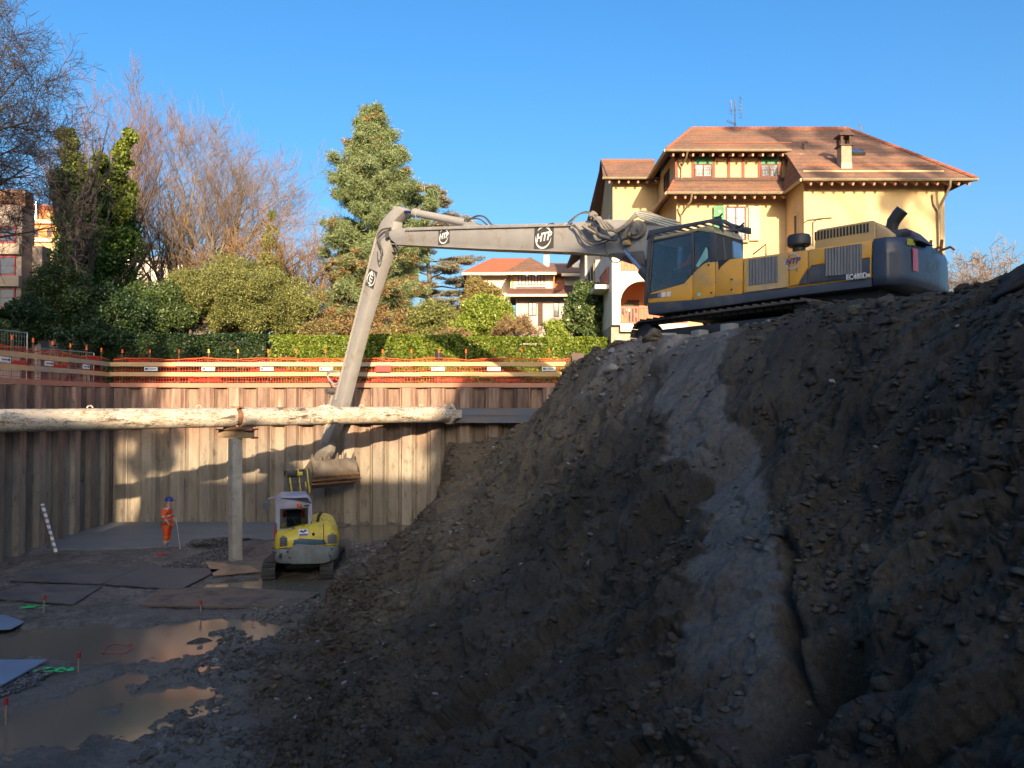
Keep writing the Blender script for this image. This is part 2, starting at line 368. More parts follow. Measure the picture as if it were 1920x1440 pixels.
    C = C * (1 - clay[..., None]) + clayc * (1 + .3 * g) * clay[..., None]
    kg = np.clip(grav * (0.55 + 0.9 * fbm(X * 4, Y * 4, 171, 4)), 0, 1)[..., None]; C = C * (1 - kg) + gravc * (1 + .6 * g) * kg
    fc = np.array([.155, .142, .124]) * (1 + 0.45 * g) * (1 + .5 * fbm(X * 9, Y * 9, 301, 2)[..., None]); fm = np.array([.15, .138, .118]) * (1 + .4 * g)
    fC = fc * (1 - mud[..., None]) + fm * mud[..., None]
    C = C * (1 - fl[..., None]) + fC * fl[..., None]
    wet = np.clip(fl * (0.25 + 0.75 * mud) * (1 - 0.6 * sstep(0.04, 0.14, F)) + 0.12 * toe, 0, 1)
    return Xo, Yo, Z, np.clip(C, 0.01, 1), wet
NA, NR = 1250, 950
aa = np.concatenate([np.linspace(-1.35, 0.78, NA)]); rr = np.exp(np.linspace(math.log(7.2), math.log(38.9), NR))
A_, R_ = np.meshgrid(aa, rr); Yg = R_ - 6.0; Xg = A_ * R_
Xo, Yo, Zo, Cg, Wg = terrain(Xg, Yg)
V = np.stack([Xo, np.minimum(Yo, 32.93), Zo], -1).reshape(-1, 3)
ii = np.arange(NR * NA).reshape(NR, NA)
F_ = np.stack([ii[:-1, :-1], ii[:-1, 1:], ii[1:, 1:], ii[1:, :-1]], -1).reshape(-1, 4)
keep = (Xg[:-1, :-1].reshape(-1) > -18.2); F_ = F_[keep]
soil = bpy.data.materials.new('soil'); n, b, o = nodes_of(soil)
at = n.nodes.new('ShaderNodeAttribute'); at.attribute_name = 'Col'
t = noise_tex(n, 14, 8, 0.75); c = mixc(n, 0.75, at.outputs['Color'], ramp(n, t.outputs[0], [(0.3, (.45, .45, .45)), (0.7, (1.5, 1.45, 1.4))]).outputs[0], 'MULTIPLY')
t5 = noise_tex(n, 55, 3, 0.6); c = mixc(n, ramp(n, t5.outputs[0], [(0.66, (0, 0, 0)), (0.72, (.5, .5, .5))]).outputs[0], c, (0.28, 0.27, 0.26))
n.links.new(c, b.inputs['Base Color'])
aw = n.nodes.new('ShaderNodeAttribute'); aw.attribute_name = 'wet'
mr = n.nodes.new('ShaderNodeMapRange'); mr.inputs[3].default_value = 0.95; mr.inputs[4].default_value = 0.22
n.links.new(aw.outputs['Fac'], mr.inputs[0]); n.links.new(mr.outputs[0], b.inputs['Roughness'])
bumpn(n, b, noise_tex(n, 20, 10, 0.8).outputs[0], 1.0, 0.05)
b.inputs['Specular IOR Level'].default_value = 0.4
pit = npmesh('ground', V, F_, soil, smooth=True, attrs={'Col': Cg.reshape(-1, 3), 'wet': Wg.reshape(-1)}); tag(pit, kind='structure')
def zt(x, y):
    X, Y = np.atleast_1d(float(x)), np.atleast_1d(float(y)); return float(terrain(X, Y)[2][0])
# outer ground reaching the horizon
turf = mat('garden_soil', (.07, .075, .035), (.05, .05, .03), scale=1.5, rough=.95, bump=.5, bscale=12)
mb = MB()
for q in ([(-1500, 33.0, 6.0), (1500, 33.0, 6.0), (1500, 1500, 6.0), (-1500, 1500, 6.0)], [(-1500, -80, 6.0), (-18.0, -80, 6.0), (-18.0, 33.0, 6.0), (-1500, 33.0, 6.0)],
          [(28, -80, 5.9), (1500, -80, 5.9), (1500, 33.0, 6.0), (28, 33.0, 6.0)], [(-18, -80, 6), (28, -80, 6.0), (28, -6, 6.0), (-18, -6, 6)], [(-18, -6, 6), (28, -6, 6.0), (28, 1.25, -0.1), (-18, 1.25, -0.1)]):
    mb.add(q, [(0, 1, 2, 3)])
tag(mb.build('terrain', turf, origin=(0, 0, 0)), kind='structure')
# standing muddy water
wm = bpy.data.materials.new('muddy_water'); n, b, o = nodes_of(wm)
b.inputs['Base Color'].default_value = (0.15, 0.13, 0.10, 1); b.inputs['Roughness'].default_value = 0.12; b.inputs['Specular IOR Level'].default_value = 0.6
bumpn(n, b, noise_tex(n, 3, 3, 0.5).outputs[0], 0.05, 0.02)
mb = MB(); mb.add([(-17.6, 8, 0.03), (-3.6, 8, 0.03), (-3.6, 32.7, 0.03), (-17.6, 32.7, 0.03)], [(0, 1, 2, 3)])
tag(mb.build('water', wm), kind='structure')
# loose clods and stones
ICO_V = []; bmt = bmesh.new(); bmesh.ops.create_icosphere(bmt, subdivisions=1, radius=1); ICO_V = np.array([v.co[:] for v in bmt.verts]); ICO_F = np.array([[v.index for v in f.verts] for f in bmt.faces]); bmt.free()
def rocks(name, pos, size, cols, m, flat=(0.4, .85), seed=1, parent=None):
    rs = np.random.RandomState(seed); N = len(pos); nv = len(ICO_V)
    base = ICO_V[None] * (1 + 0.95 * (rs.rand(N, nv, 1) - 0.5))
    sc3 = size[:, None, None] * np.stack([rs.uniform(.7, 1.3, N), rs.uniform(.7, 1.3, N), rs.uniform(flat[0] * .7, flat[1], N)], -1)[:, None, :]
    a = rs.rand(N) * 6.28; c, s = np.cos(a)[:, None], np.sin(a)[:, None]; t = rs.uniform(-.5, .5, N); ct, st = np.cos(t)[:, None], np.sin(t)[:, None]
    v = base * sc3; x, y, z = v[..., 0], v[..., 1], v[..., 2]; y, z = y * ct - z * st, y * st + z * ct; x, y = x * c - y * s, x * s + y * c
    v = np.stack([x, y, z], -1) + pos[:, None, :]
    f = (ICO_F[None] + (np.arange(N) * nv)[:, None, None]).reshape(-1, 3)
    return npmesh(name, v.reshape(-1, 3), f, m, parent, attrs={'Col': np.repeat(cols, nv, 0), 'wet': np.zeros(N * nv)})
rs = np.random.RandomState(3); N = 26000
yy = 5 + 27 * rs.rand(N) ** 1.3; xx = itp(yy, TOE) - 1.5 + rs.rand(N) * (itp(yy, CREST) + 1.2 - itp(yy, TOE) + 1.5)
w0 = (xx - itp(yy, TOE)) / (itp(yy, CREST) - itp(yy, TOE))
dens = 0.25 + 0.75 * np.clip(sstep(-.15, .25, fbm(xx * .8, yy * .8, 201, 3)), 0, 1); dens = np.where((w0 > .92), 1, dens); dens = np.where(w0 < .3, np.maximum(dens, .8), dens)
Yc = np.interp(w0, [.45, .5, .6, .73, .84, 1], [5, 6, 8.1, 11.2, 14, 16]); dens = np.where(np.abs(yy - Yc) < 1.2, dens * .15, dens)
ok = rs.rand(N) < dens; xx, yy = xx[ok], yy[ok]; w0 = w0[ok]
tx, ty, tz, tc, _ = terrain(xx, yy)
size = 0.012 + 0.05 * rs.rand(len(xx)) ** 4 + 0.03 * rs.rand(len(xx)) ** 2
size = np.where(rs.rand(len(xx)) < .012, size * 2.4, size) * (0.75 + .03 * yy)
cols = tc * rs.uniform(.7, 1.5, (len(xx), 1)); pale = (rs.rand(len(xx)) < np.where((w0 > .85) & (yy > 14) & (yy < 19), .3, .02)); cols[pale] = np.array([.3, .3, .3]) * rs.uniform(.7, 1.3, (pale.sum(), 1))
tag(rocks('rubble', np.stack([tx, ty, tz + size * .12], -1), size, np.clip(cols, 0, .6), soil), kind='stuff')
N = 2600; cx_ = rs.uniform(.6, 6.5, N); cy_ = rs.uniform(4.2, 9.5, N); ok = fbm(cx_ * .9, cy_ * .9, 207, 3) + .35 * sstep(8.5, 5, cy_) > .08; cx_, cy_ = cx_[ok], cy_[ok]
tx, ty, tz, tc, _ = terrain(cx_, cy_); s_ = .02 + .055 * rs.rand(len(cx_)) ** 3
tag(rocks('rubble', np.stack([tx, ty, tz + s_ * .25], -1), s_, np.clip(tc * rs.uniform(.8, 1.7, (len(cx_), 1)), 0, .5), soil, flat=(.35, .8), seed=17), kind='stuff')
N = 15000; cy_ = rs.uniform(9.5, 27, N); cx_ = itp(cy_, TOE) + rs.normal(.5, .9, N) + .5; ok = (fbm(cx_ * 1.1, cy_ * 1.1, 209, 3) > -.12) & (cx_ < itp(cy_, TOE) + 3.2); cx_, cy_ = cx_[ok], cy_[ok]
tx, ty, tz, tc, _ = terrain(cx_, cy_); s_ = .018 + .06 * rs.rand(len(cx_)) ** 3
tag(rocks('rubble', np.stack([tx, ty, tz + s_ * .15], -1), s_, np.clip(tc * rs.uniform(.5, 1.3, (len(cx_), 1)), 0, .5), soil, flat=(.45, .9), seed=19), kind='stuff')
# gravel bank at the near left
N = 9000; gx = rs.uniform(-12.4, -8.9, N); gy = rs.uniform(10.8, 14.9, N); ok = (gx - (-10.4) < (gy - 11.3) * .55) & (gx < -9.0 + .25 * fbm(gx * 2, gy * 2, 5, 2)); gx, gy = gx[ok], gy[ok]
tx, ty, tz, tc, _ = terrain(gx, gy); s_ = rs.uniform(.012, .038, len(gx))
tag(rocks('gravel', np.stack([tx, ty, tz + .02 + .05 * np.abs(fbm(gx, gy, 9, 3)) + s_ * .5], -1), s_, np.array([.22, .22, .23]) * rs.uniform(.4, 1.3, (len(gx), 1)), soil, seed=5), kind='stuff')
N = 7000; gx = rs.uniform(-12.5, -9.4, N); gy = rs.uniform(24.0, 29.2, N); ok = (fbm(gx * .5, gy * .5, 15, 2) + .5 - np.abs(gx + 10.6) / 2.2) > .0; gx, gy = gx[ok], gy[ok]
tx, ty, tz, tc, _ = terrain(gx, gy); s_ = rs.uniform(.02, .05, len(gx)); hh = .28 * np.exp(-((gx + 10.5) / 1.0) ** 2 - ((gy - 27.4) / 1.0) ** 2)
tag(rocks('gravel', np.stack([tx, ty, tz + .03 + hh * rs.uniform(.5, 1, len(gx))], -1), s_, np.array([.16, .155, .15]) * rs.uniform(.4, 1.3, (len(gx), 1)), soil, seed=6), kind='stuff')
# boulders that stand out on the bank
def boulder(x, y, z, r, label, col, seed, sq=(1, 1, .7), rot=0, cat='boulder'):
    bm = bmesh.new(); bmesh.ops.create_icosphere(bm, subdivisions=4, radius=1)
    vs = np.array([v.co[:] for v in bm.verts]); d = 1 + .5 * fbm(vs[:, 0] * 1.1 + seed, vs[:, 1] * 1.1 + vs[:, 2] * 1.7, seed, 4) + .05 * fbm(vs[:, 0] * 6, vs[:, 1] * 6 + vs[:, 2] * 5, seed + 1, 3)
    vs = vs * d[:, None] * np.array(sq) * r; f = np.array([[v.index for v in q.verts] for q in bm.faces]); bm.free()
    c, s = math.cos(rot), math.sin(rot); vs = np.stack([vs[:, 0] * c - vs[:, 2] * s, vs[:, 1], vs[:, 0] * s + vs[:, 2] * c], -1) + np.array([x, y, z])
    o = npmesh('boulder', vs, f, soil, smooth=True, attrs={'Col': np.tile(np.array(col), (len(vs), 1)), 'wet': np.zeros(len(vs))}); tag(o, label, cat); return o
p = P(1915, 510, 9.0); boulder(p.x + .22, p.y, p.z - .02, .36, 'large dark slab of rock leaning on the crest of the earth bank', (.05, .045, .045), 3, (1.5, .9, .42), R(28))
p = P(1805, 540, 10.4); boulder(p.x, p.y, p.z - .02, .12, 'fist shaped brown clod on the crest beside the house corner', (.07, .05, .04), 5)
p = P(1665, 568, 11.5); boulder(p.x, p.y, p.z - .02, .16, 'rounded grey boulder on the crest under the dark counterweight', (.12, .115, .10), 8)
p = P(1605, 585, 12.0); boulder(p.x, p.y, p.z - .02, .17, 'angular olive boulder on the crest under the model number', (.10, .10, .075), 9)
p = P(1560, 598, 12.6); boulder(p.x, p.y, p.z, .2, 'lumpy earth boulder where the steel track meets the bank', (.10, .095, .08), 11)
p = P(1875, 1250, 5.0); zz = zt(p.x, p.y)
p = P(1225, 700, 17.2); boulder(p.x, p.y, zt(p.x, p.y) + .05, .22, 'smooth brown boulder stuck high in the face left of the grey band', (.17, .14, .11), 15)

# ------------------------------------------------------------------ sheet pile walls
pm = bpy.data.materials.new('rusty_steel_pile'); n, b, o = nodes_of(pm)
oi = n.nodes.new('ShaderNodeObjectInfo'); tc = n.nodes.new('ShaderNodeTexCoord')
va = n.nodes.new('ShaderNodeVectorMath'); va.operation = 'SCALE'; va.inputs[0].default_value = (37, 19, 11)
n.links.new(oi.outputs['Random'], va.inputs['Scale']); ad = n.nodes.new('ShaderNodeVectorMath'); n.links.new(tc.outputs['Object'], ad.inputs[0]); n.links.new(va.outputs[0], ad.inputs[1])
def ntx(scale, st, det=6, src=None, ro=0.65):
    mp = n.nodes.new('ShaderNodeMapping'); mp.inputs['Scale'].default_value = st; n.links.new(src or ad.outputs[0], mp.inputs[0])
    t = n.nodes.new('ShaderNodeTexNoise'); t.inputs['Scale'].default_value = scale; t.inputs['Detail'].default_value = det; t.inputs['Roughness'].default_value = ro; n.links.new(mp.outputs[0], t.inputs[0]); return t.outputs[0]
rust = ramp(n, ntx(3.5, (1.6, 1, .16)), [(.3, (.13, .08, .06)), (.5, (.26, .165, .12)), (.72, (.40, .28, .20))]).outputs[0]
mudc = ramp(n, ntx(3.0, (1.2, 1, .25)), [(.3, (.19, .165, .13)), (.7, (.33, .285, .22))]).outputs[0]
sx = n.nodes.new('ShaderNodeSeparateXYZ'); n.links.new(tc.outputs['Object'], sx.inputs[0])
m1 = n.nodes.new('ShaderNodeMath'); m1.operation = 'MULTIPLY_ADD'; m1.inputs[1].default_value = 2.6; n.links.new(ntx(1.6, (1, 1, .8), 8), m1.inputs[0]); n.links.new(sx.outputs[2], m1.inputs[2])
fz = ramp(n, m1.outputs[0], [(0.0, (1, 1, 1)), (1.0, (0, 0, 0))]); mr = n.nodes.new('ShaderNodeMapRange'); mr.inputs[1].default_value = 4.3; mr.inputs[2].default_value = 5.8
n.links.new(m1.outputs[0], mr.inputs[0])
c = mixc(n, mr.outputs[0], mudc, rust)
st = ramp(n, ntx(2.4, (1.5, 1, .5), 9, ro=.8), [(.55, (0, 0, 0)), (.64, (.85, .85, .85))]).outputs[0]
c = mixc(n, st, c, (.10, .085, .07)); 
vr = n.nodes.new('ShaderNodeMapRange'); vr.inputs[3].default_value = .6; vr.inputs[4].default_value = 1.25; n.links.new(oi.outputs['Random'], vr.inputs[0])
hv = n.nodes.new('ShaderNodeHueSaturation'); n.links.new(vr.outputs[0], hv.inputs['Value']); n.links.new(c, hv.inputs['Color'])
n.links.new(hv.outputs[0], b.inputs['Base Color']); b.inputs['Roughness'].default_value = .8; bumpn(n, b, ntx(9, (1, 1, .5), 8), .45, .03)
def pile_mesh(kind):
    t = .014; y1 = 0.0 if kind == 0 else .36; ya = .18
    pr = [(0, ya), (.11, y1), (.52, y1), (.63, ya)]
    mb = MB(); out = [(x, y) for x, y in pr] + [(x, y + t) for x, y in reversed(pr)]
    mb.prism(out, 'z', -0.3, 6.0)
    if kind == 0:
        mb.cyl((.315, -.004, 5.62), (.315, -.001, 5.62), .03, n=8)
    mb.cyl((0.0, ya - .02, -.3), (0.0, ya - .02, 5.98), .03, n=6)
    me = bpy.data.meshes.new('sheet_pile'); me.from_pydata(mb.v, [], mb.f); me.materials.append(pm); return me
PM = [pile_mesh(0), pile_mesh(1)]
def pile_wall(A, B, npile, label):
    A, B = Vector(A), Vector(B); d = (B - A).normalized(); ang = math.atan2(d.y, d.x)
    root = empty('sheet_pile_wall', A, label, 'retaining wall')
    for i in range(npile):
        o = mk('sheet_pile', PM[i % 2], None, root); o.location = d * (.63 * i) + Vector((0, 0, rng.uniform(-.03, .03) * 1.2)); o.rotation_euler = (0, 0, ang + rng.uniform(-.012, .012))
    return root
pile_wall((-17.5, 32.6, 0), (5, 32.6, 0), 36, 'long rusty sheet pile wall closing the back of the pit')
dl = Vector((0.6, -7.9, 0)).normalized()
pile_wall(Vector((-17.5, 32.6, 0)) - dl * .63 * 33 * 0 + dl * .63 * 33, (-17.5, 32.6, 0), 33, 'dark rusty sheet pile wall running along the side of the pit') if False else None
LB = Vector((-17.5, 32.6, 0)) + dl * (.63 * 33)
pile_wall(LB, (-17.5, 32.6, 0), 33, 'dark sheet pile wall in shade along the side of the pit')
q = (-17.5, 32.6); mb = MB(); mb.bb(-17.75, -17.38, 32.5, 32.95, -.2, 5.98); tag(mb.build('corner_filler', mat('corner_filler_dark', (.10, .08, .07), (.06, .05, .05), rough=.8)), 'dark filler post added to close the gap where the two sheet pile walls meet', 'steel post')  # dark filler added so no sky shows through the corner gap
# walers
wal = mat('waler_steel', (.16, .10, .08), (.10, .085, .08), scale=3, rough=.6, bump=.2, stretch=(.3, 1, 1))
walb = mat('waler_blue', (.10, .12, .16), (.16, .12, .10), scale=1.2, rough=.55, stretch=(.3, 1, 1), lo=.45, hi=.6)
def ibeam(mb, a, b, h, wd, up=(0, 0, 1)):
    a, b = Vector(a), Vector(b); u = Vector(up)
    mb.bar(a + u * (h / 2 - .015), b + u * (h / 2 - .015), wd, .03); mb.bar(a - u * (h / 2 - .015), b - u * (h / 2 - .015), wd, .03); mb.bar(a, b, .03, h - .06)
r_ = empty('waler', (-17.3, 32.4, 4.5), 'double steel waler bolted across the back sheet piles', 'steel waler')
for k, z in enumerate((4.96, 4.64)):
    mb = MB(); ibeam(mb, (-17.2, 32.36, z), (2.6, 32.36, z), .31, .42); mb.bar((-17.2, 32.18, z), (2.6, 32.18, z), .02, .24); mb.build('beam', walb if k < 9 else wal, r_)
r2 = empty('waler', (-17.2, 31.8, 4.5), 'steel waler fixed along the shaded side wall behind the pipe', 'steel waler')
mb = MB(); off = Vector((.25, 0, 0)); ibeam(mb, Vector((-17.25, 32.0, 4.96)), LB + Vector((.3, 0, 4.96)), .31, .4); mb.build('beam', wal, r2)
mb = MB(); ibeam(mb, Vector((-17.25, 32.0, 4.64)), LB + Vector((.3, 0, 4.64)), .31, .4); mb.build('beam', wal, r2)

# ------------------------------------------------------------------ big white bracing pipe on its post
pp = bpy.data.materials.new('chipped_white_paint'); n, b, o = nodes_of(pp)
def crk(scale, st, lo, hi):
    t = noise_tex(n, scale, 9, .72, stretch=st, dist=.6); a = n.nodes.new('ShaderNodeMath'); a.operation = 'SUBTRACT'; a.inputs[1].default_value = .5; n.links.new(t.outputs[0], a.inputs[0])
    q = n.nodes.new('ShaderNodeMath'); q.operation = 'ABSOLUTE'; n.links.new(a.outputs[0], q.inputs[0]); return ramp(n, q.outputs[0], [(lo, (1, 1, 1)), (hi, (0, 0, 0))]).outputs[0]
base = ramp(n, noise_tex(n, 1.5, 5, .6).outputs[0], [(.3, (.42, .36, .275)), (.7, (.60, .545, .45))]).outputs[0]
c = mixc(n, ramp(n, noise_tex(n, 2.2, 9, .78, stretch=(.6, 1, 1.4)).outputs[0], [(.56, (0, 0, 0)), (.64, (1, 1, 1))]).outputs[0], base, (.42, .27, .12))
mk1 = n.nodes.new('ShaderNodeMath'); mk1.operation = 'MULTIPLY'; n.links.new(crk(2.8, (.8, .8, 1.6), .006, .016), mk1.inputs[0])
n.links.new(ramp(n, noise_tex(n, .9, 3, .5).outputs[0], [(.32, (0, 0, 0)), (.42, (1, 1, 1))]).outputs[0], mk1.inputs[1])
c = mixc(n, mk1.outputs[0], c, (.07, .04, .025))
c = mixc(n, ramp(n, noise_tex(n, 1.6, 9, .8, stretch=(.5, .5, 2.5)).outputs[0], [(.56, (0, 0, 0)), (.60, (1, 1, 1))]).outputs[0], c, (.10, .07, .05))
n.links.new(c, b.inputs['Base Color']); b.inputs['Roughness'].default_value = .5; bumpn(n, b, noise_tex(n, 6, 8, .7).outputs[0], .2, .01)
rustm = mat('rust', (.25, .12, .06), (.14, .07, .04), scale=6, rough=.85, bump=.3)
redp = mat('red_paint', (.5, .03, .03), (.4, .03, .03), rough=.5)
PA, PB = Vector((-16.4, 18.35, 4.90)), Vector((-2.6, 31.75, 4.88)); pd = (PB - PA).normalized(); pr = .325
def on_pipe(px):     # pipe centre under a pixel column
    k = (px - 960) / FPX; q = (k * PA.y - PA.x) / ((PB.x - PA.x) - k * (PB.y - PA.y)); return PA + (PB - PA) * q
root = empty('strut_pipe', PA, 'huge white steel bracing pipe with cracked rusty paint spanning the pit corner', 'steel pipe')
j1, j2, j3 = on_pipe(445), on_pipe(452), on_pipe(611)
def seg(a, b2, nm='pipe_section'):
    mb = MB(); mb.cyl(a, b2, pr, n=48); o = mb.build(nm, pp, root, smooth=1); return o
seg(PA, j1 - pd * .1); seg(j1 + pd * .1, j3 - pd * .05); seg(j3 + pd * .05, PB - pd * .15)
mb = MB(); mb.cyl(j1 - pd * .1, j1 + pd * .1, pr - .05, n=32); mb.build('sleeve', rustm, root, smooth=1)
mb = MB(); s2 = pd.cross(Vector((0, 0, 1))).normalized(); mb.bar(j1 + s2 * -.3 + Vector((0, 0, pr + .02)), j1 + s2 * .3 + Vector((0, 0, pr + .02)), .2, .03); mb.build('bracket', rustm, root)
def flange(c, r, t, nm):
    mb = MB(); oc = [(math.cos(R(22.5 + 45 * k)) * r, math.sin(R(22.5 + 45 * k)) * r) for k in range(8)]
    vs = [c + pd * q + s2 * x + Vector((0, 0, z)) for q in (-t, t) for x, z in oc]
    mb.add(vs, [(k, (k + 1) % 8, 8 + (k + 1) % 8, 8 + k) for k in range(8)] + [tuple(range(8))[::-1], tuple(range(8, 16))])
    for k in range(8):
        a = R(45 * k + 10); q = c + s2 * math.cos(a) * (r - .05) + Vector((0, 0, math.sin(a) * (r - .05))); mb.cyl(q - pd * (t + .03), q + pd * (t + .03), .02, n=6)
    return mb.build(nm, pp, root)
flange(j3, .43, .05, 'flange'); flange(PB - pd * .1, .46, .06, 'end_plate')
for s_ in (-1, 1):
    for a in (-.8, 0, .8):
        mb = MB(); q = j3 + pd * .05 * s_ + s2 * math.sin(a) * 0 ; mb.prism([(0, 0), (.35 * s_, 0), (0, .1)], 'y', -.01, .01)
        M = Matrix((pd, s2, Vector((0, 0, 1)))).transposed(); mb.v = [tuple(M @ Vector((v[0], v[1], v[2] + pr)) + q) for v in mb.v]; mb.build('gusset', pp, root)
        break
mb = MB(); mb.bar(PB - pd * .05, PB + Vector((.35, .35, 0)), .3, .34); mb.build('end_shoe', pp, root)
for px in (169, 373, 678, 790):
    q = on_pipe(px) + Vector((0, 0, pr - .02)); pts = [q + pd * (.075 * math.cos(t)) + Vector((0, 0, .075 * math.sin(t) + .03)) for t in np.linspace(0, math.pi, 9)]
    mb = MB(); mb.tube(pts, .022, 6); mb.build('lifting_eye', pp, root)
# support post
base_c = P(441, 1058, 25.2); top_c = on_pipe(447)
cm = mat('post_concrete', (.42, .39, .33), (.30, .285, .25), scale=2.5, rough=.8, bump=.3, dirt=(.12, .10, .08), dirt_amt=.2)
root = empty('support_post', (base_c.x, base_c.y, 0), 'tall mud stained steel post carrying the white bracing pipe', 'steel post')
mb = MB(); ibeam_v = Vector((0, 1, 0)); a_, b_ = Vector((base_c.x, base_c.y, -.05)), Vector((top_c.x - .08, top_c.y - .05, 4.18))
mb.cyl(a_, b_, .23, .23, n=4); mb.cyl(a_ + Vector((.19, 0, 0)), b_ + Vector((.19, 0, 0)), .05, .05, n=4)
mb.v = mb.v; mb.build('column', cm, root)
mb = MB(); q = Vector((top_c.x, top_c.y, 4.34)); d2 = Vector((.97, -.24, 0)).normalized(); ibeam(mb, q - d2 * .75, q + d2 * .62, .29, .34); mb.build('head_beam', mat('beam_ochre', (.30, .22, .13), (.2, .14, .09), rough=.7), root)
for dz in (-.145, .145):
    mb = MB(); mb.bar(q + d2 * .621 + Vector((0, 0, dz)), q + d2 * .66 + Vector((0, 0, dz)), .36, .05); mb.build('red_end', redp, root)
mb = MB(); mb.bar(q - d2 * .4 + Vector((0, 0, .19)), q + d2 * .4 + Vector((0, 0, .19)), .5, .07); mb.build('bearing_plate', rustm, root)
# pile of stub behind the right end of the guardrail
hb = mat('rust_brown_beam', (.10, .06, .05), (.07, .05, .045), rough=.7)
q = P(1083, 690, 31.4); mb = MB(); mb.bar((q.x, q.y - .22, 3.5), (q.x, q.y - .22, 7.43), .5, .03, (0, 1, 0)); mb.bar((q.x, q.y + .22, 3.5), (q.x, q.y + .22, 7.43), .5, .03, (0, 1, 0)); mb.bar((q.x, q.y, 3.5), (q.x, q.y, 7.43), .03, .42, (0, 1, 0))
tag(mb.build('steel_beam', hb), 'dark rusty beam end standing upright where the railing meets the bank', 'steel beam')

# ------------------------------------------------------------------ guard rails on top of the walls
plank = mat('plank_wood', (.62, .40, .20), (.50, .31, .15), scale=2, rough=.75, stretch=(.3, 1, 3), bump=.1)
plank_dim = mat('plank_grey', (.45, .36, .25), (.36, .28, .20), scale=2, rough=.8, stretch=(.3, 1, 3))
toe_m = mat('toe_board_red', (.42, .16, .11), (.48, .24, .15), scale=1.2, rough=.75, stretch=(.4, 1, 1))
net_m = mat('net_orange', (.62, .035, .012), (.5, .028, .01), rough=.6)
rope_m = mat('rope_orange', (.75, .22, .03), rough=.6)
cap_m = mat('cap_orange', (.85, .14, .02), (.8, .1, .02), rough=.5)
cap_y = mat('cap_yellow', (.75, .5, .08), rough=.5)
steel_p = mat('post_rust', (.22, .10, .06), (.16, .08, .05), rough=.7)
tagw = mat('plate_white', (.78, .78, .78), (.7, .7, .7), rough=.4); tagb = mat('plate_blue', (.03, .06, .25), rough=.4); tagk = mat('plate_ink', (.06, .08, .15), rough=.5)
def guardrail(A, B, nrm, label, posts, tags, z0=6.02, capz=1.62):
    A, B, nrm = Vector(A), Vector(B), Vector(nrm); d = (B - A); L = d.length; d.normalize(); up = Vector((0, 0, 1))
    root = empty('guardrail', A + up * z0, label, 'guardrail')
    for zz, hh, m in ((1.02, .18, plank), (.58, .18, plank), (.10, .19, toe_m)):
        s = 0
        while s < L:
            e = min(L, s + rng.uniform(2.4, 3.8)); mb = MB(); lap = .03 * rng.random()
            mb.bar(A + d * (s - .15) + up * (z0 + zz + rng.uniform(-.012, .012)) + nrm * lap, A + d * e + up * (z0 + zz + rng.uniform(-.012, .012)) + nrm * (lap + .005), .03, hh); mb.build('rail' if m is plank else 'toe_board', m if rng.random() > .25 or m is toe_m else plank_dim, root); s = e
    for s, ck in posts:
        q = A + d * s - nrm * .04; mb = MB(); mb.cyl(q + up * (z0 - .25), q + up * (z0 + capz - .04), .018, n=6); po = mb.build('post', steel_p, root)
        mb = MB(); mb.cyl(q + up * (z0 + capz - .1), q + up * (z0 + capz + .06), .045, .035, n=8); mb.build('cap', cap_m if ck else cap_y, po)
    # safety net behind the rails: horizontal and vertical strands
    n1, zlo, zhi = int(L / .12), z0 + .02, z0 + 1.22; mb = MB(); off = -nrm * .10
    def edge(s, k): return .05 * math.sin(s * 1.9 + k) + .03 * math.sin(s * 5.1)
    for i in range(n1 + 1):
        s = L * i / n1; a = A + d * s + off; mb.add([a + up * zlo, a + d * .016 + up * zlo, a + d * .016 + up * (zhi + edge(s, 0)), a + up * (zhi + edge(s, 0))], [(0, 1, 2, 3)])
    ns = int(L / .5)
    for j in range(16):
        if j % 3 == 1: continue
        zz = .02 + 1.2 * j / 15
        vs = []; 
        for i in range(ns + 1):
            s = L * i / ns; a = A + d * s + off - nrm * .002; e = edge(s, 0) * j / 15; vs += [a + up * (z0 + zz + e), a + up * (z0 + zz + e + (.016 if j < 15 else .05))]
        mb.add(vs, [(2 * i, 2 * i + 2, 2 * i + 3, 2 * i + 1) for i in range(ns)])
    mb.build('net', net_m, root)
    # folded double stretches of net read denser
    for s in np.arange(.6, L - 1.5, 2.7):
        mb = MB(); w2 = rng.uniform(.8, 1.8); h0 = rng.choice((.25, .68, 1.12)); a = A + d * float(s) + off * 1.3
        for i in range(int(w2 / .05)):
            mb.bar(a + d * (.05 * i) + up * (z0 + h0), a + d * (.05 * i) + up * (z0 + h0 + rng.uniform(.1, .2)), .028, .004)
        mb.build('net_fold', net_m, root)
    mb = MB(); pts = []
    for i in range(int(L / .4)):
        s = i * .4; pts.append(A + d * s + nrm * .02 + up * (z0 + 1.2 + .09 * abs(math.sin(s * math.pi / 2.6))))
    mb.tube(pts, .012, 4); mb.build('rope', rope_m, root)
    for s in tags:
        q = A + d * s + nrm * .05 + up * (z0 + .81); nd = nrm
        mb = MB(); mb.bar(q - d * .29, q + d * .29, .012, .17); pl = mb.build('sign_plate', tagw, root)
        mb = MB(); mb.bar(q - d * .25 + nrm * .009, q - d * .13 + nrm * .009, .006, .08); mb.build('emblem', tagb, pl)
        mb = MB()
        for k in range(6): mb.bar(q - d * (.1 - .055 * k) + nrm * .009, q - d * (.065 - .055 * k) + nrm * .009, .006, .05)
        mb.build('lettering', tagk, pl)
    return root
def bx(px): return (px - 960) / FPX * 32.6 + 17.5
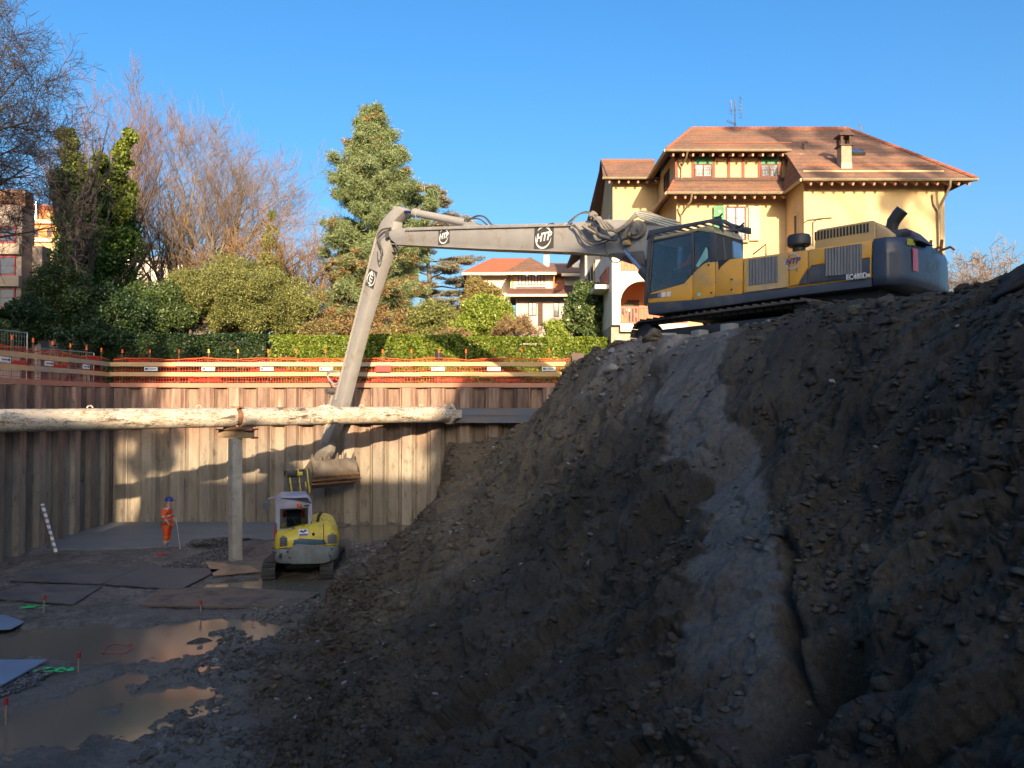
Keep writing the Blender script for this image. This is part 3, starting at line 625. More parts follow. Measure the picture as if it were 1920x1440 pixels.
guardrail((-17.5, 32.72, 0), (2.5, 32.72, 0), (0, -1, 0), 'bright timber guardrail with orange net across the back of the pit',
          [(bx(px), k) for px, k in ((225, 1), (277, 1), (332, 1), (388, 0), (443, 0), (500, 1), (553, 1), (608, 1), (662, 1), (716, 1), (770, 1), (822, 1), (873, 1), (925, 1), (978, 1), (1030, 1))],
          [bx(px) for px in (281, 389, 499, 610, 821, 926, 1029)])
nl = Vector((dl.y, -dl.x, 0)) * -1
GA = Vector((-17.62, 32.6, 0))
guardrail(GA, GA + dl * 17, nl if nl.x > 0 else -nl, 'shaded timber guardrail with red net along the side wall', [(s, 1) for s in np.arange(.6, 17, 1.3)], [2.1, 4.9, 7.6, 10.3, 13])
# red plate and dark jacket on the fence
q = P(718, 691, 32.5); mb = MB(); mb.bar((q.x - .32, q.y, q.z), (q.x + .32, q.y, q.z), .03, .26); tag(mb.build('red_plate', mat('plate_red', (.7, .02, .02), rough=.5)), 'plain red plate tied between the rails beside the digging arm', 'sign plate')
q = P(823, 668, 32.85)
bm = bmesh.new(); bmesh.ops.create_icosphere(bm, subdivisions=3, radius=1); vs = np.array([v.co[:] for v in bm.verts]); f = np.array([[v.index for v in g.verts] for g in bm.faces]); bm.free()
vs = vs * (1 + .25 * fbm(vs[:, 0] * 2, vs[:, 2] * 2 + vs[:, 1], 3, 3))[:, None] * np.array([.2, .07, .24]) + np.array(q); vs[:, 0] += (q.z - vs[:, 2]) * .25
jk = npmesh('jacket', vs, f, mat('cloth_black', (.02, .02, .025), rough=.9), smooth=True); tag(jk, 'black jacket hanging over the top of the back guardrail', 'jacket')

# ------------------------------------------------------------------ slab, plates, sheets, stakes and poles on the pit floor
def zf(px, py):  # point on the pit floor
    r = ray(px, py); t = -CAMZ / r.z; return Vector((r.x * t, r.y * t, 0))
def plate_at(name, pix, z0, th, m, label, cat, bend=0.0, **kw):
    pts = [zf(*p) for p in pix]; mb = MB(); mb.prism([(p.x, p.y) for p in pts], 'z', z0, z0 + th); o = mb.build(name, m); tag(o, label, cat, **kw); return o
slab = mat('blinding_concrete', (.17, .19, .20), (.13, .15, .165), scale=1.2, rough=.65, stretch=(.3, 1, 1), bump=.1)
mb = MB(); pts = [(-17.3, 26.6), (-14.6, 26.9), (-12, 27.4), (-10.2, 28.9), (-9.3, 28.4), (-8.6, 29.3), (-8.4, 32.6), (-17.4, 32.6)]; mb.prism(pts, 'z', -.1, .17); tag(mb.build('pavement', slab), kind='structure')
pl_d = mat('steel_plate_dark', (.06, .064, .072), (.10, .098, .098), scale=1.5, rough=.6, bump=.35, bscale=14, dirt=(.15, .135, .11), dirt_amt=.55)
pl_b = mat('steel_plate_brown', (.17, .12, .085), (.11, .085, .065), scale=1.5, rough=.65, bump=.25, bscale=14, dirt=(.08, .07, .06), dirt_amt=.3)
plate_at('steel_plate', [(-30, 1132), (138, 1144), (193, 1108), (52, 1104)], .13, .03, pl_d, 'dark steel plate with a raised rim, nearest to the side wall', 'steel plate')
plate_at('steel_plate', [(195, 1106), (338, 1117), (412, 1078), (262, 1072)], .15, .03, pl_d, 'dark steel plate between the worker and the puddle', 'steel plate')
plate_at('steel_plate', [(20, 1100), (190, 1107), (262, 1076), (100, 1066)], .16, .03, pl_d, 'dusty half buried steel plate behind the two dark ones', 'steel plate')
plate_at('steel_plate', [(262, 1146), (420, 1150), (555, 1147), (600, 1122), (430, 1112), (300, 1114)], .12, .05, pl_b, 'rust brown steel plate lying half under water', 'steel plate')
plate_at('timber_sheet', [(385, 1063), (470, 1072), (488, 1082), (400, 1090)], .15, .03, mat('wet_board', (.30, .2, .12), (.14, .11, .09), scale=3, rough=.4), 'wet brown board at the foot of the support post', 'board')
mem = mat('membrane_blue', (.17, .25, .36), (.22, .31, .43), scale=.8, rough=.3, bump=.2, bscale=4, bdist=.02)
plate_at('plastic_sheet', [(-40, 1195), (20, 1192), (46, 1178), (10, 1165), (-40, 1163)], .14, .02, mem, 'small pale blue plastic sheet beside the upper green paint marks', 'plastic sheet')
plate_at('plastic_sheet', [(-60, 1335), (5, 1306), (88, 1258), (-60, 1258)], .20, .03, mem, 'large pale blue plastic sheet lying on the gravel bank', 'plastic sheet')
gp = mat('spray_green', (.02, .75, .22), rough=.6)
for k, (px, py, w_) in enumerate(((58, 1147, .3), (98, 1272, .38))):
    q = zf(px, py); mb = MB()
    for i in range(26):
        x, y = q.x + rng.uniform(-w_, w_), q.y + rng.uniform(-.12, .12); z = zt(x, y) + (.06 if k else .03)
        mb.bar((x, y, z), (x + rng.uniform(.04, .16), y + rng.uniform(-.04, .04), z + rng.uniform(0, .015)), .03, .006)
    tag(mb.build('paint_mark', gp), ('bright green paint mark on stones by the small plastic sheet', 'bright green paint mark on stones by the large plastic sheet')[k], 'paint mark')
st_m = mat('stake_wood', (.35, .27, .18), (.25, .2, .14), rough=.8)
for (px, py, h, lab) in ((81, 1158, .42, 'survey stake with red tip in front of the dark plates'), (378, 1156, .28, 'leaning survey stake with red tip at the brown steel plate'), (147, 1272, .38, 'survey stake with red tip at the end of the gravel bank'), (12, 1362, .34, 'survey stake with red tip nearest to the camera')):
    q = zf(px, py); r_ = empty('survey_stake', (q.x, q.y, 0), lab, 'stake', 'survey stakes with red tips')
    tl = Vector((rng.uniform(-.04, .04), 0, 0)); mb = MB(); mb.bar(q, q + tl + Vector((0, 0, h + .1)), .03, .03); mb.build('shaft', st_m, r_)
    mb = MB(); mb.bar(q + tl + Vector((0, 0, h + .02)), q + tl + Vector((0, 0, h + .13)), .045, .045); mb.build('red_tip', redp, r_)
q = zf(222, 1222); ring = [Vector((q.x + .30 * math.cos(t), q.y + .34 * math.sin(t), .07 + .03 * math.sin(3 * t))) for t in np.linspace(0, 6.28, 25)]
mb = MB(); mb.tube(ring, .014, 6); tag(mb.build('hose_ring', mat('hose_red', (.35, .1, .08), rough=.5)), 'dull red hose ring lying in the muddy water', 'hose')
q = zf(302, 1047); mb = MB(); mb.box((q.x, q.y, .12), (.22, .12, .08)); tag(mb.build('red_marker', redp), 'small red marker on the ground in front of the worker', 'marker')
wp = bpy.data.materials.new('striped_pole'); n, b, o = nodes_of(wp); wv = n.nodes.new('ShaderNodeTexWave'); wv.bands_direction = 'Z'; wv.inputs['Scale'].default_value = 1.6; tc = n.nodes.new('ShaderNodeTexCoord')
n.links.new(tc.outputs['Object'], wv.inputs['Vector']); n.links.new(ramp(n, wv.outputs[1], [(.35, (.25, .24, .25)), (.45, (.75, .73, .72))]).outputs[0], b.inputs['Base Color'])
a, b2 = P(105, 1031, 26.4), P(79, 945, 26.8); mb = MB(); mb.bar((a.x, a.y, .1), b2, .1, .05); tag(mb.build('levelling_staff', wp), 'white speckled levelling staff leaning against the dark piles', 'levelling staff')
a, b2 = P(90, 1020, 26.8), P(80, 965, 27.0); mb = MB(); mb.tube([(a.x, a.y, .1), (a.x + .02, a.y, .7), b2], .035, 6); tag(mb.build('steel_bar', rustm), 'short dark bar leaning just behind the white staff', 'steel bar')
# ------------------------------------------------------------------ main house
rafter_m = mat('rafter_pale', (.55, .30, .22), (.4, .2, .15), rough=.8)
soffit_m = mat('soffit', (.16, .085, .06), (.1, .06, .045), scale=4, rough=.85)
fascia_c = mat('fascia_cream', (.75, .58, .38), (.65, .5, .33), rough=.7)
curtain = mat('curtain', (.75, .75, .78), (.55, .56, .6), scale=2.5, rough=.9, stretch=(4, 1, .3))
iron = mat('wrought_iron', (.03, .03, .03), rough=.6)
def roof_poly(name, pts, m, root, th=.13, soff=True):
    pts = [Vector(p) for p in pts]; nn = (pts[1] - pts[0]).cross(pts[2] - pts[0]).normalized()
    if nn.z < 0: nn = -nn
    mb = MB(); n_ = len(pts); vs = pts + [p - nn * th for p in pts]
    mb.add(vs, [(i, (i + 1) % n_, n_ + (i + 1) % n_, n_ + i) for i in range(n_)] + [tuple(range(n_)), tuple(range(n_, 2 * n_))[::-1]])
    o = mb.build(name, m, root)
    if soff:
        c = sum(pts, Vector()) / n_; q = [c + (p - c) * .985 - nn * (th + .01) for p in pts]; mb = MB(); mb.add(q + [p - nn * .03 for p in q], [(i, (i + 1) % n_, n_ + (i + 1) % n_, n_ + i) for i in range(n_)] + [tuple(range(n_)), tuple(range(n_, 2 * n_))[::-1]])
        mb.build('soffit', soffit_m, o)
    return o
def window(root, x0, x1, z0, z1, y, frame, bars=(2, 3), face=-1, axis='y', pane=None, sill=None, rail=False, fw=.06):
    """window on a wall plane; axis 'y': wall faces -Y; axis 'x': wall faces -X (x0,x1 run along Y)"""
    def B(mb, a0, a1, c0, c1, zz0, zz1):
        if axis == 'y': mb.bb(a0, a1, c0, c1, zz0, zz1)
        else: mb.bb(c0, c1, a0, a1, zz0, zz1)
    mb = MB(); f = y - .05
    B(mb, x0, x0 + fw, f, y + .01, z0, z1); B(mb, x1 - fw, x1, f, y + .01, z0, z1); B(mb, x0 + fw, x1 - fw, f, y + .01, z0, z0 + fw); B(mb, x0 + fw, x1 - fw, f, y + .01, z1 - fw, z1)
    for i in range(1, bars[0]):
        xm = x0 + (x1 - x0) * i / bars[0]; B(mb, xm - .03, xm + .03, f + .004, y + .005, z0 + fw, z1 - fw)
    for i in range(1, bars[1]):
        zm = z0 + (z1 - z0) * i / bars[1]; B(mb, x0 + fw, x1 - fw, f + .012, y + .004, zm - .015, zm + .015)
    w_ = mb.build('window', frame, root)
    mb = MB(); B(mb, x0 + fw * .5, x1 - fw * .5, y - .018, y - .006, z0 + fw * .5, z1 - fw * .5); mb.build('pane', pane or window_glass, w_)
    if sill is not None:
        mb = MB(); B(mb, x0 - .1, x1 + .1, y - .16, y - .002, z0 - .1, z0 - .005); mb.build('sill', sill, w_)
    if rail:
        mb = MB()
        for k in range(3): B(mb, x0, x1, y - .2, y - .18, z0 + .12 + .16 * k, z0 + .135 + .16 * k)
        for k in range(int((x1 - x0) / .14) + 1): B(mb, x0 + .14 * k, x0 + .14 * k + .014, y - .199, y - .181, z0 + .02, z0 + .46)
        mb.build('railing', iron, w_)
    return w_
def zy(py, D): return P(960, py, D).z
def xx_(px, D): return (px - 960) / FPX * D / 1.0 * 1.0
H = empty('yellow_house', (12, 36, 6), 'large yellow rendered house with brown hipped tile roof and half timbered dormer', 'house')
mb = MB(); mb.bb(8.04, 13.5, 36.3, 46.5, 6, 15.85); mb.build('wall', yellow_wall, H)
mb = MB(); mb.bb(13.36, 19.8, 34.0, 46.49, 5.99, 16.0); mb.build('wall', yellow_wall, H)
mb = MB(); mb.bb(5.56, 8.03, 41.0, 46.8, 6, 17.55); mb.build('wall', yellow_wall, H)
mb = MB(); mb.bb(8.05, 13.55, 36.62, 44, 16.3, 17.75); mb.prism([(36.62, 17.75), (44, 17.75), (40, 19.5)], 'x', 10.2, 13.5); mb.build('dormer_wall', yellow_wall, H)
EZ, DZ, RZ = 15.37, 17.56, 20.1
roof_poly('roof', [(13.0, 33.2, EZ), (20.75, 33.2, EZ), (18.1, 40, RZ), (13.2, 40, RZ), (13.35, 35.8, 17.2)], roof_tile, H)
roof_poly('roof', [(20.75, 33.2, EZ), (20.75, 47.2, EZ), (18.1, 40, RZ)], roof_tile, H)
roof_poly('roof', [(13.0, 33.2, EZ), (13.35, 35.8, 17.2), (13.0, 35.9, EZ)], roof_tile, H)
roof_poly('dormer_roof', [(7.47, 35.8, DZ), (13.36, 35.8, DZ), (13.36, 40.01, RZ + .02), (9.7, 40.01, RZ + .02)], roof_tile, H)
roof_poly('dormer_roof', [(7.47, 35.8, DZ), (9.7, 40.01, RZ + .02), (7.47, 44.6, DZ)], roof_tile, H)
roof_poly('roof', [(7.47, 47.2, 15.4), (20.75, 47.2, 15.4), (18.1, 40.02, RZ), (9.7, 40.02, RZ)], roof_tile, H, soff=False)
roof_poly('pent_roof', [(7.42, 35.35, EZ), (13.02, 35.35, EZ), (13.4, 36.66, 16.32), (8.0, 36.66, 16.32)], roof_tile, H)
roof_poly('pent_roof', [(7.42, 35.35, EZ), (8.02, 36.66, 16.32), (8.02, 41, 16.32), (7.42, 41, EZ)], roof_tile, H)
roof_poly('roof', [(4.95, 40.3, DZ), (8.3, 40.3, DZ), (8.3, 43.5, 19.5), (5.25, 43.5, 19.5)], roof_tile, H)
roof_poly('roof', [(4.7, 47.4, 16.6), (8.3, 47.4, 16.6), (8.3, 43.5, 19.5), (5.25, 43.5, 19.5)], roof_tile, H)
mb = MB(); mb.prism([(41.0, 17.3), (46.8, 17.3), (43.5, 19.35)], 'x', 5.57, 8.0); mb.build('gable', yellow_wall, H)
mb = MB(); mb.bar((5.2, 40.3, DZ - .06), (5.2, 43.5, 19.42), .05, .22); mb.bar((5.2, 47.4, 16.5), (5.2, 43.5, 19.42), .05, .22); mb.build('verge_board', timber_dark, H)
# ridge and hip tiles
def ridge(a, b2, r=.1):
    a, b2 = Vector(a), Vector(b2); L = (b2 - a).length; mb = MB(); k = int(L / .33)
    for i in range(k):
        p0, p1 = a.lerp(b2, i / k), a.lerp(b2, (i + 1.12) / k); mb.cyl(p0, p1, r * 1.08, r * .9, n=7)
    mb.build('ridge_tiles', roof_tile_red, H)
ridge((9.7, 40, RZ + .02), (18.1, 40, RZ + .02)); ridge((18.1, 40, RZ), (20.75, 33.2, EZ + .02)); ridge((9.7, 40, RZ), (7.47, 35.8, DZ + .02)); ridge((5.25, 43.5, 19.5), (8.3, 43.5, 19.5))
ridge((7.42, 35.35, EZ), (8.0, 36.66, 16.32), .07); ridge((18.1, 40, RZ), (20.75, 47.2, EZ))
mb = MB(); mb.bar((13.6, 34.75, 16.47), (20.1, 34.75, 16.47), .025, .03); mb.bar((9.0, 36.9, 18.28), (14, 36.9, 18.28), .02, .03); mb.build('snow_guard', roof_tile_red, H)
def gutter(a, b2): mb = MB(); mb.cyl(a, b2, .075, n=8); mb.build('gutter', gutter_mat, H, smooth=1)
gutter((12.95, 33.12, EZ - .06), (20.8, 33.12, EZ - .06)); gutter((7.4, 35.72, DZ - .06), (13.45, 35.72, DZ - .06)); gutter((7.35, 35.27, EZ - .06), (13.0, 35.27, EZ - .06)); gutter((4.9, 40.22, DZ - .06), (7.45, 40.22, DZ - .06))
gutter((12.93, 33.15, EZ - .06), (12.93, 35.3, EZ - .06)); gutter((7.34, 35.3, EZ - .06), (7.34, 41, EZ - .06)); gutter((7.4, 35.75, DZ - .06), (7.4, 40.2, DZ - .06))
def rafters(x0, x1, y, z, sp=.46, inw=.9, sl=.3):
    k = int((x1 - x0) / sp)
    for i in range(k + 1):
        x = x0 + (x1 - x0) * i / k; mb = MB(); mb.bar((x, y, z), (x, y + inw, z + inw * sl), .09, .12); mb.build('rafter', rafter_m, H)
rafters(13.4, 20.5, 33.26, EZ - .22, sl=.55); rafters(7.8, 13.0, 35.42, EZ - .24, inw=.8, sl=.5); rafters(7.8, 13.1, 35.86, DZ - .24, inw=.7); rafters(5.3, 7.9, 40.36, DZ - .24, inw=.6)
# dormer timbering and windows
for px in (1270, 1301.5, 1340, 1369, 1396, 1426.5, 1466):
    x = xx_(px, 36.6); mb = MB(); mb.bb(x - .07, x + .07, 36.56, 36.66, 16.3, 17.7); mb.build('timber_post', timber_red, H)
mb = MB(); mb.bb(8.0, 13.55, 36.55, 36.68, 17.42, 17.6); mb.build('timber_beam', timber_dark, H)
mb = MB(); mb.bb(8.0, 13.5, 36.5, 36.7, 16.25, 16.42); mb.build('timber_beam', timber_dark, H)
for a, b2 in ((1304, 1338), (1429, 1463.5)):
    x0, x1 = xx_(a, 36.6), xx_(b2, 36.6)
    window(H, x0, x1, 16.42, 17.12, 36.6, timber_red, (2, 1), rail=True, pane=curtain if False else window_glass)
    mb = MB()
    for k in range(7): mb.bb(x0, x1, 36.55, 36.59, 17.10 + k * .055, 17.145 + k * .055)
    mb.build('roller_shutter', shutter_green, H)
# ground side windows
D_ = 36.3; x0, x1 = xx_(1362, D_), xx_(1400, D_); z0, z1 = zy(452, D_), zy(388, D_)
mb = MB(); mb.bb(x0 - .12, x1 + .12, 36.25, 36.31, z0 - .12, z1 + .14); mb.build('window_surround', mat('surround', (.62, .5, .32), rough=.8), H)
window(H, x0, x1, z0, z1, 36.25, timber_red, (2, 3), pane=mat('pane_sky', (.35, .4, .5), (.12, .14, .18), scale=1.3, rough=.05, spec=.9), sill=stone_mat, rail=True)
def shutter(xa, xb, za, zb, y, m):
    mb = MB(); mb.bb(xa, xb, y - .06, y - .02, za, zb)
    for k in range(5): mb.bb(xa + (xb - xa) * (k + .1) / 5, xa + (xb - xa) * (k + .9) / 5, y - .075, y - .055, za + .06, zb - .06)
    for zz in (za + .2, zb - .3): mb.bb(xa + .01, xb - .01, y - .09, y - .07, zz, zz + .08)
    mb.build('shutter', m, H)
shutter(xx_(1404, D_), xx_(1425, D_), z0, z1, 36.2, shutter_beige); shutter(xx_(1338, D_), xx_(1358, D_), z0 + .3, z1, 36.15, shutter_green)
mb = MB(); mb.cyl((xx_(1349, D_), 36.05, zy(399, D_)), (xx_(1349, D_), 36.1, zy(399, D_)), .07, n=10); mb.build('shutter_mark', fascia_c, H)
window(H, 34.7, 35.15, 12.8, 14.2, 13.36, yellow_wall, (1, 1), axis='x', pane=timber_dark)
window(H, 37.5, 38.1, 12.4, 13.8, 8.04, timber_dark, (1, 2), axis='x')
window(H, 37.9, 39.2, 16.4, 17.3, 8.05, timber_dark, (2, 1), axis='x')
window(H, 42.6, 44.6, 13.6, 15.9, 5.56, timber_dark, (2, 3), axis='x')
mb = MB(); mb.bb(5.48, 5.54, 42.0, 42.55, 13.6, 15.9); mb.bb(5.48, 5.54, 44.65, 45.2, 13.6, 15.9); mb.build('shutter', mat('shutter_blue', (.25, .33, .42), rough=.6), H)
# downpipes
def dpipe(pts, r=.05): mb = MB(); mb.tube(pts, r, 8); mb.build('downpipe', gutter_mat, H, smooth=1)
x = xx_(1764, 33.9); dpipe([(xx_(1785, 33.2), 33.12, EZ - .1), (xx_(1785, 33.2), 33.15, EZ - .35), (x + .05, 33.8, EZ - 1.0), (x, 33.88, EZ - 1.3), (x + .06, 33.88, 6)], .06); dpipe([(x - .25, 33.9, EZ - .5), (x - .2, 33.9, EZ - .95), (x, 33.88, EZ - 1.3)], .045)
x = xx_(1280, 36.5); dpipe([(x + .12, 35.72, DZ - .1), (x + .1, 35.9, DZ - .35), (x, 36.5, DZ - .6), (x, 36.5, 16.35)], .045); dpipe([(x - .15, 36.5, DZ - .3), (x - .12, 36.5, DZ - .5), (x, 36.5, DZ - .7)], .035)
x = xx_(1279, 36.2); dpipe([(x + .3, 35.27, EZ - .1), (x + .28, 35.4, EZ - .4), (x, 36.2, EZ - .9), (x, 36.22, 9)], .05); dpipe([(x - .15, 36.2, EZ - .55), (x - .12, 36.2, EZ - .75), (x, 36.2, EZ - .95)], .035)
# chimney, vent, skylight, aerial
c0 = P(1583, 300, 34.6); mb = MB(); mb.bb(c0.x - .25, c0.x + .25, c0.y - .25, c0.y + .25, 15.38, 16.48); ch = mb.build('chimney', concrete, H)
mb = MB(); mb.bb(c0.x - .235, c0.x + .235, c0.y - .24, c0.y + .24, 16.48, 17.28); mb.build('stack', mat('stack_render', (.34, .27, .19), (.28, .22, .16), rough=.9), ch)
mb = MB()
for sx_ in (-1, 1):
    for sy_ in (-1, 1): mb.bb(c0.x + sx_ * .26 - sx_ * .12, c0.x + sx_ * .26, c0.y + sy_ * .24 - sy_ * .12, c0.y + sy_ * .24, 17.28, 17.73)
mb.bb(c0.x - .33, c0.x + .33, c0.y - .3, c0.y + .3, 17.26, 17.32); mb.bb(c0.x - .35, c0.x + .35, c0.y - .32, c0.y + .32, 17.73, 17.80); mb.prism([(c0.x - .35, 17.80), (c0.x + .35, 17.80), (c0.x, 18.03)], 'y', c0.y - .32, c0.y + .32); mb.build('cap', timber_dark, ch)
c1 = P(1509, 282, 36.8); mb = MB(); mb.cyl((c1.x, c1.y, c1.z - .4), (c1.x, c1.y, c1.z + .35), .06, n=10); mb.cyl((c1.x - .1, c1.y, c1.z + .3), (c1.x + .1, c1.y, c1.z + .42), .07, n=10); mb.build('vent_pipe', timber_dark, H)
q = P(1604, 285, 36.2); nz = Vector((0, -.571, .821)); M = Matrix((Vector((1, 0, 0)), Vector((0, .821, .571)), nz)).transposed()
mb = MB(); mb.box(q, (.75, .6, .12), M); sk = mb.build('skylight', iron, H); mb = MB(); mb.box(q + nz * .07, (.6, .46, .02), M); mb.build('pane', window_glass, sk)
a0 = P(1378, 240, 39.6); mb = MB(); tp = P(1378, 186, 39.6); mb.cyl((a0.x, a0.y, a0.z - .3), tp, .03, n=6)
for k, (dx, dz0, dz1) in enumerate(((-.22, -.1, -.75), (.3, .1, -.95))):
    for i in range(6): z = tp.z + dz0 + (dz1 - dz0) * i / 5; mb.bar((tp.x + dx - .12, tp.y, z), (tp.x + dx + .12, tp.y + .25, z), .012)
    mb.bar((tp.x + dx, tp.y, tp.z + dz0 + .05), (tp.x + dx + .05, tp.y, tp.z + dz1 - .05), .03)
mb.bar((tp.x - .22, tp.y, tp.z - .6), (tp.x + .3, tp.y, tp.z - .55), .03); mb.bar((tp.x - .45, tp.y, tp.z - 1.15), (tp.x + .1, tp.y, tp.z - 1.4), .03)
for i in range(5): x = tp.x - .4 + .1 * i; mb.bar((x, tp.y - .2, tp.z - 1.17 - .05 * i), (x, tp.y + .2, tp.z - 1.17 - .05 * i), .015)
mat('galvanised', (.45, .45, .45), rough=.4, metal=.6); mb.build('aerial', mat('aerial_grey', (.16, .16, .17), rough=.6), H)
mb = MB(); q = P(1613, 236, 40.2); mb.cyl((q.x, q.y, 19.0), (q.x, q.y, q.z + .1), .03, n=6); mb.build('finial', rustm, H)
# lower wing with loggias
mb = MB(); mb.bb(4.57, 8.03, 34.3, 50.5, 5.98, 8.9); mb.build('stone_base', stone_mat, H)
mb = MB(); mb.bb(4.57, 4.95, 34.0, 34.3, 8.9, 12.7); mb.bb(4.57, 4.87, 34.3, 40.9, 8.9, 12.7); mb.bb(4.6, 8.02, 37.0, 37.2, 8.9, 12.7); mb.bb(4.95, 8.02, 34.0, 34.3, 8.6, 8.95)
arch = [(4.95, 11.35), (4.95, 9.9)] + [(4.95 + 1.0 - 1.0 * math.cos(t), 9.9 + 1.0 * math.sin(t)) for t in np.linspace(0, math.pi / 2, 10)][1:] + [(8.02, 10.9), (8.02, 11.35)]
mb.prism(arch, 'y', 34.0, 34.3); mb.build('loggia_wall', white_wall, H)
mb = MB(); mb.bb(4.88, 8.0, 36.9, 36.99, 8.95, 12.6); mb.bb(4.95, 8.0, 34.31, 36.9, 11.25, 11.34); mb.build('loggia_lining', orange_wall, H)
mb = MB(); q = P(1180, 583, 36.8); mb.bb(q.x - .1, q.x + .5, 36.85, 36.9, 8.95, 10.4); o_ = mb.build('door', timber_dark, H)
mb = MB(); mb.cyl((5.75, 36.8, 9.95), (5.75, 36.86, 9.95), .33, n=24); mb.build('wreath', mat('wreath', (.1, .1, .07), rough=.9), o_)
mb = MB(); mb.cyl((5.75, 36.78, 9.95), (5.75, 36.82, 9.95), .12, n=24); mb.build('ornament', white_wall, o_)
brick_red = mat('railing_red', (.45, .16, .12), (.36, .12, .09), rough=.7)
def baluster(x0, x1, y, z0, z1, ax='y'):
    mb = MB(); k = int((x1 - x0) / .15)
    for i in range(k + 1):
        x = x0 + (x1 - x0) * i / k
        if ax == 'y': mb.bb(x - .035, x + .035, y - .02, y + .02, z0, z1)
        else: mb.bb(y - .02, y + .02, x - .035, x + .035, z0, z1)
    for z in (z0, z1):
        if ax == 'y': mb.bb(x0 - .04, x1 + .04, y - .04, y + .04, z - .04, z + .04)
        else: mb.bb(y - .04, y + .04, x0 - .04, x1 + .04, z - .04, z + .04)
    if ax == 'y':
        for i in range(0, k, 3):
            xc = x0 + (x1 - x0) * (i + 1.5) / k; mb.cyl((xc, y - .03, (z0 + z1) / 2), (xc, y + .03, (z0 + z1) / 2), .1, n=12)
    mb.build('balustrade', brick_red, H)
baluster(5.0, 8.0, 34.1, 9.0, 9.7); baluster(5.0, 8.0, 34.1, 11.4, 12.0); baluster(35, 38, 4.5, 11.0, 11.7, 'x')
mb = MB(); mb.bb(3.9, 4.56, 35, 38.2, 10.7, 10.9); mb.build('balcony', white_wall, H)
# side elevation behind the loggia
mb = MB(); mb.bb(4.58, 8.0, 40.9, 50.5, 8.9, 13.2); mb.bb(4.6, 8.0, 46.9, 50.4, 13.2, 15.6); mb.build('wall', grey_wall, H)
for y in (41.8, 43.6, 46.0, 48.2): window(H, y, y + .9, 11.2, 13.0, 4.58, timber_dark, (2, 2), axis='x')
for y in (42.2, 45.2, 48.2): window(H, y, y + .9, 9.0, 10.6, 4.58, timber_dark, (2, 2), axis='x')
roof_poly('side_roof', [(3.7, 46.2, 14.6), (3.7, 51.2, 14.6), (6.5, 51.2, 16.8), (6.5, 46.2, 16.8)], roof_tile, H)
roof_poly('side_roof', [(3.85, 34.6, 10.35), (3.85, 39.5, 10.35), (4.56, 39.5, 10.95), (4.56, 34.6, 10.95)], roof_tile, H) if False else None
dpipe([(4.5, 40.9, 13), (4.5, 40.9, 6.5)], .05)

# ------------------------------------------------------------------ second house further back
D2 = 52.0
G = empty('far_house', (P(1000, 640, D2).x, 54, 6), 'low pinkish house with orange roofs and a white chimney beyond the hedge', 'house')
def X2(px, D=D2): return (px - 960) / FPX * D
def Z2(py, D=D2): return P(960, py, D).z
pink_wall = wall_coat('pink_render', (.52, .44, .42), (.42, .36, .34)); cream_wall = wall_coat('cream_render', (.78, .68, .52), (.6, .5, .36))
mb = MB(); mb.bb(X2(968), X2(1095), 53.2, 62, 6, Z2(552)); mb.build('wall', pink_wall, G)
mb = MB(); mb.bb(X2(957), X2(1040), 53.5, 60, Z2(545), Z2(511)); mb.build('wall', cream_wall, G)
mb = MB(); mb.bb(X2(875), X2(957), 55.5, 62, 6, Z2(510, 55)); mb.build('wall', cream_wall, G)
mb = MB(); mb.bb(X2(1040), X2(1100), 54.8, 60, Z2(545), Z2(508, 54)); mb.build('wall', cream_wall, G)
roof_poly('lower_roof', [(X2(948), 52, Z2(553)), (X2(1100), 52, Z2(553)), (X2(1100), 54.2, Z2(535, 54.2)), (X2(955), 54.2, Z2(535, 54.2))], tile_mat('roof_tile_dark', (.20, .10, .08), (.15, .08, .07), (.16, .11, .09)), G)
mb = MB(); mb.bb(X2(948), X2(1100), 51.93, 51.99, Z2(556), Z2(551.5)); mb.build('fascia', fascia_c, G)
ap = Vector((X2(994, 56), 56, Z2(482, 56)))
roof_poly('hip_roof', [(X2(948), 52.4, Z2(509, 52.4)), (X2(1044), 52.4, Z2(509, 52.4)), ap], roof_tile, G, soff=False)
roof_poly('hip_roof', [(X2(1044), 52.4, Z2(509, 52.4)), (X2(1044), 60, Z2(509, 52.4)), ap], roof_tile, G, soff=False)
roof_poly('hip_roof', [(X2(948), 52.4, Z2(509, 52.4)), (X2(948), 60, Z2(509, 52.4)), ap], roof_tile, G, soff=False)
mb = MB(); mb.bb(X2(948), X2(1044), 52.32, 52.38, Z2(513.5), Z2(508.5)); mb.build('fascia', fascia_c, G)
roof_poly('roof', [(X2(866, 55), 54.6, Z2(512, 55)), (X2(966, 55), 54.6, Z2(512, 55)), (X2(992, 59), 59, Z2(484, 59)), (X2(922, 59), 59, Z2(484, 59))], roof_tile_red, G)
roof_poly('roof', [(X2(866, 55), 54.6, Z2(512, 55)), (X2(922, 59), 59, Z2(484, 59)), (X2(866, 60), 64, Z2(512, 60))], roof_tile_red, G)
mb = MB(); mb.bb(X2(866, 54.6), X2(950, 54.6), 54.5, 54.58, Z2(516, 54.6), Z2(511, 54.6)); mb.build('fascia', fascia_c, G)
roof_poly('roof', [(X2(1030, 54), 53.6, Z2(512, 54)), (X2(1110, 54), 53.6, Z2(512, 54)), (X2(1110, 58), 58, Z2(493, 58)), (X2(1025, 58), 58, Z2(493, 58))], roof_tile, G)
roof_poly('roof', [(X2(1042), 53.0, Z2(540)), (X2(1060), 53.0, Z2(540)), (X2(1060, 55), 55, Z2(514, 55)), (X2(1042, 55), 55, Z2(514, 55))], roof_tile_red, G, soff=False)
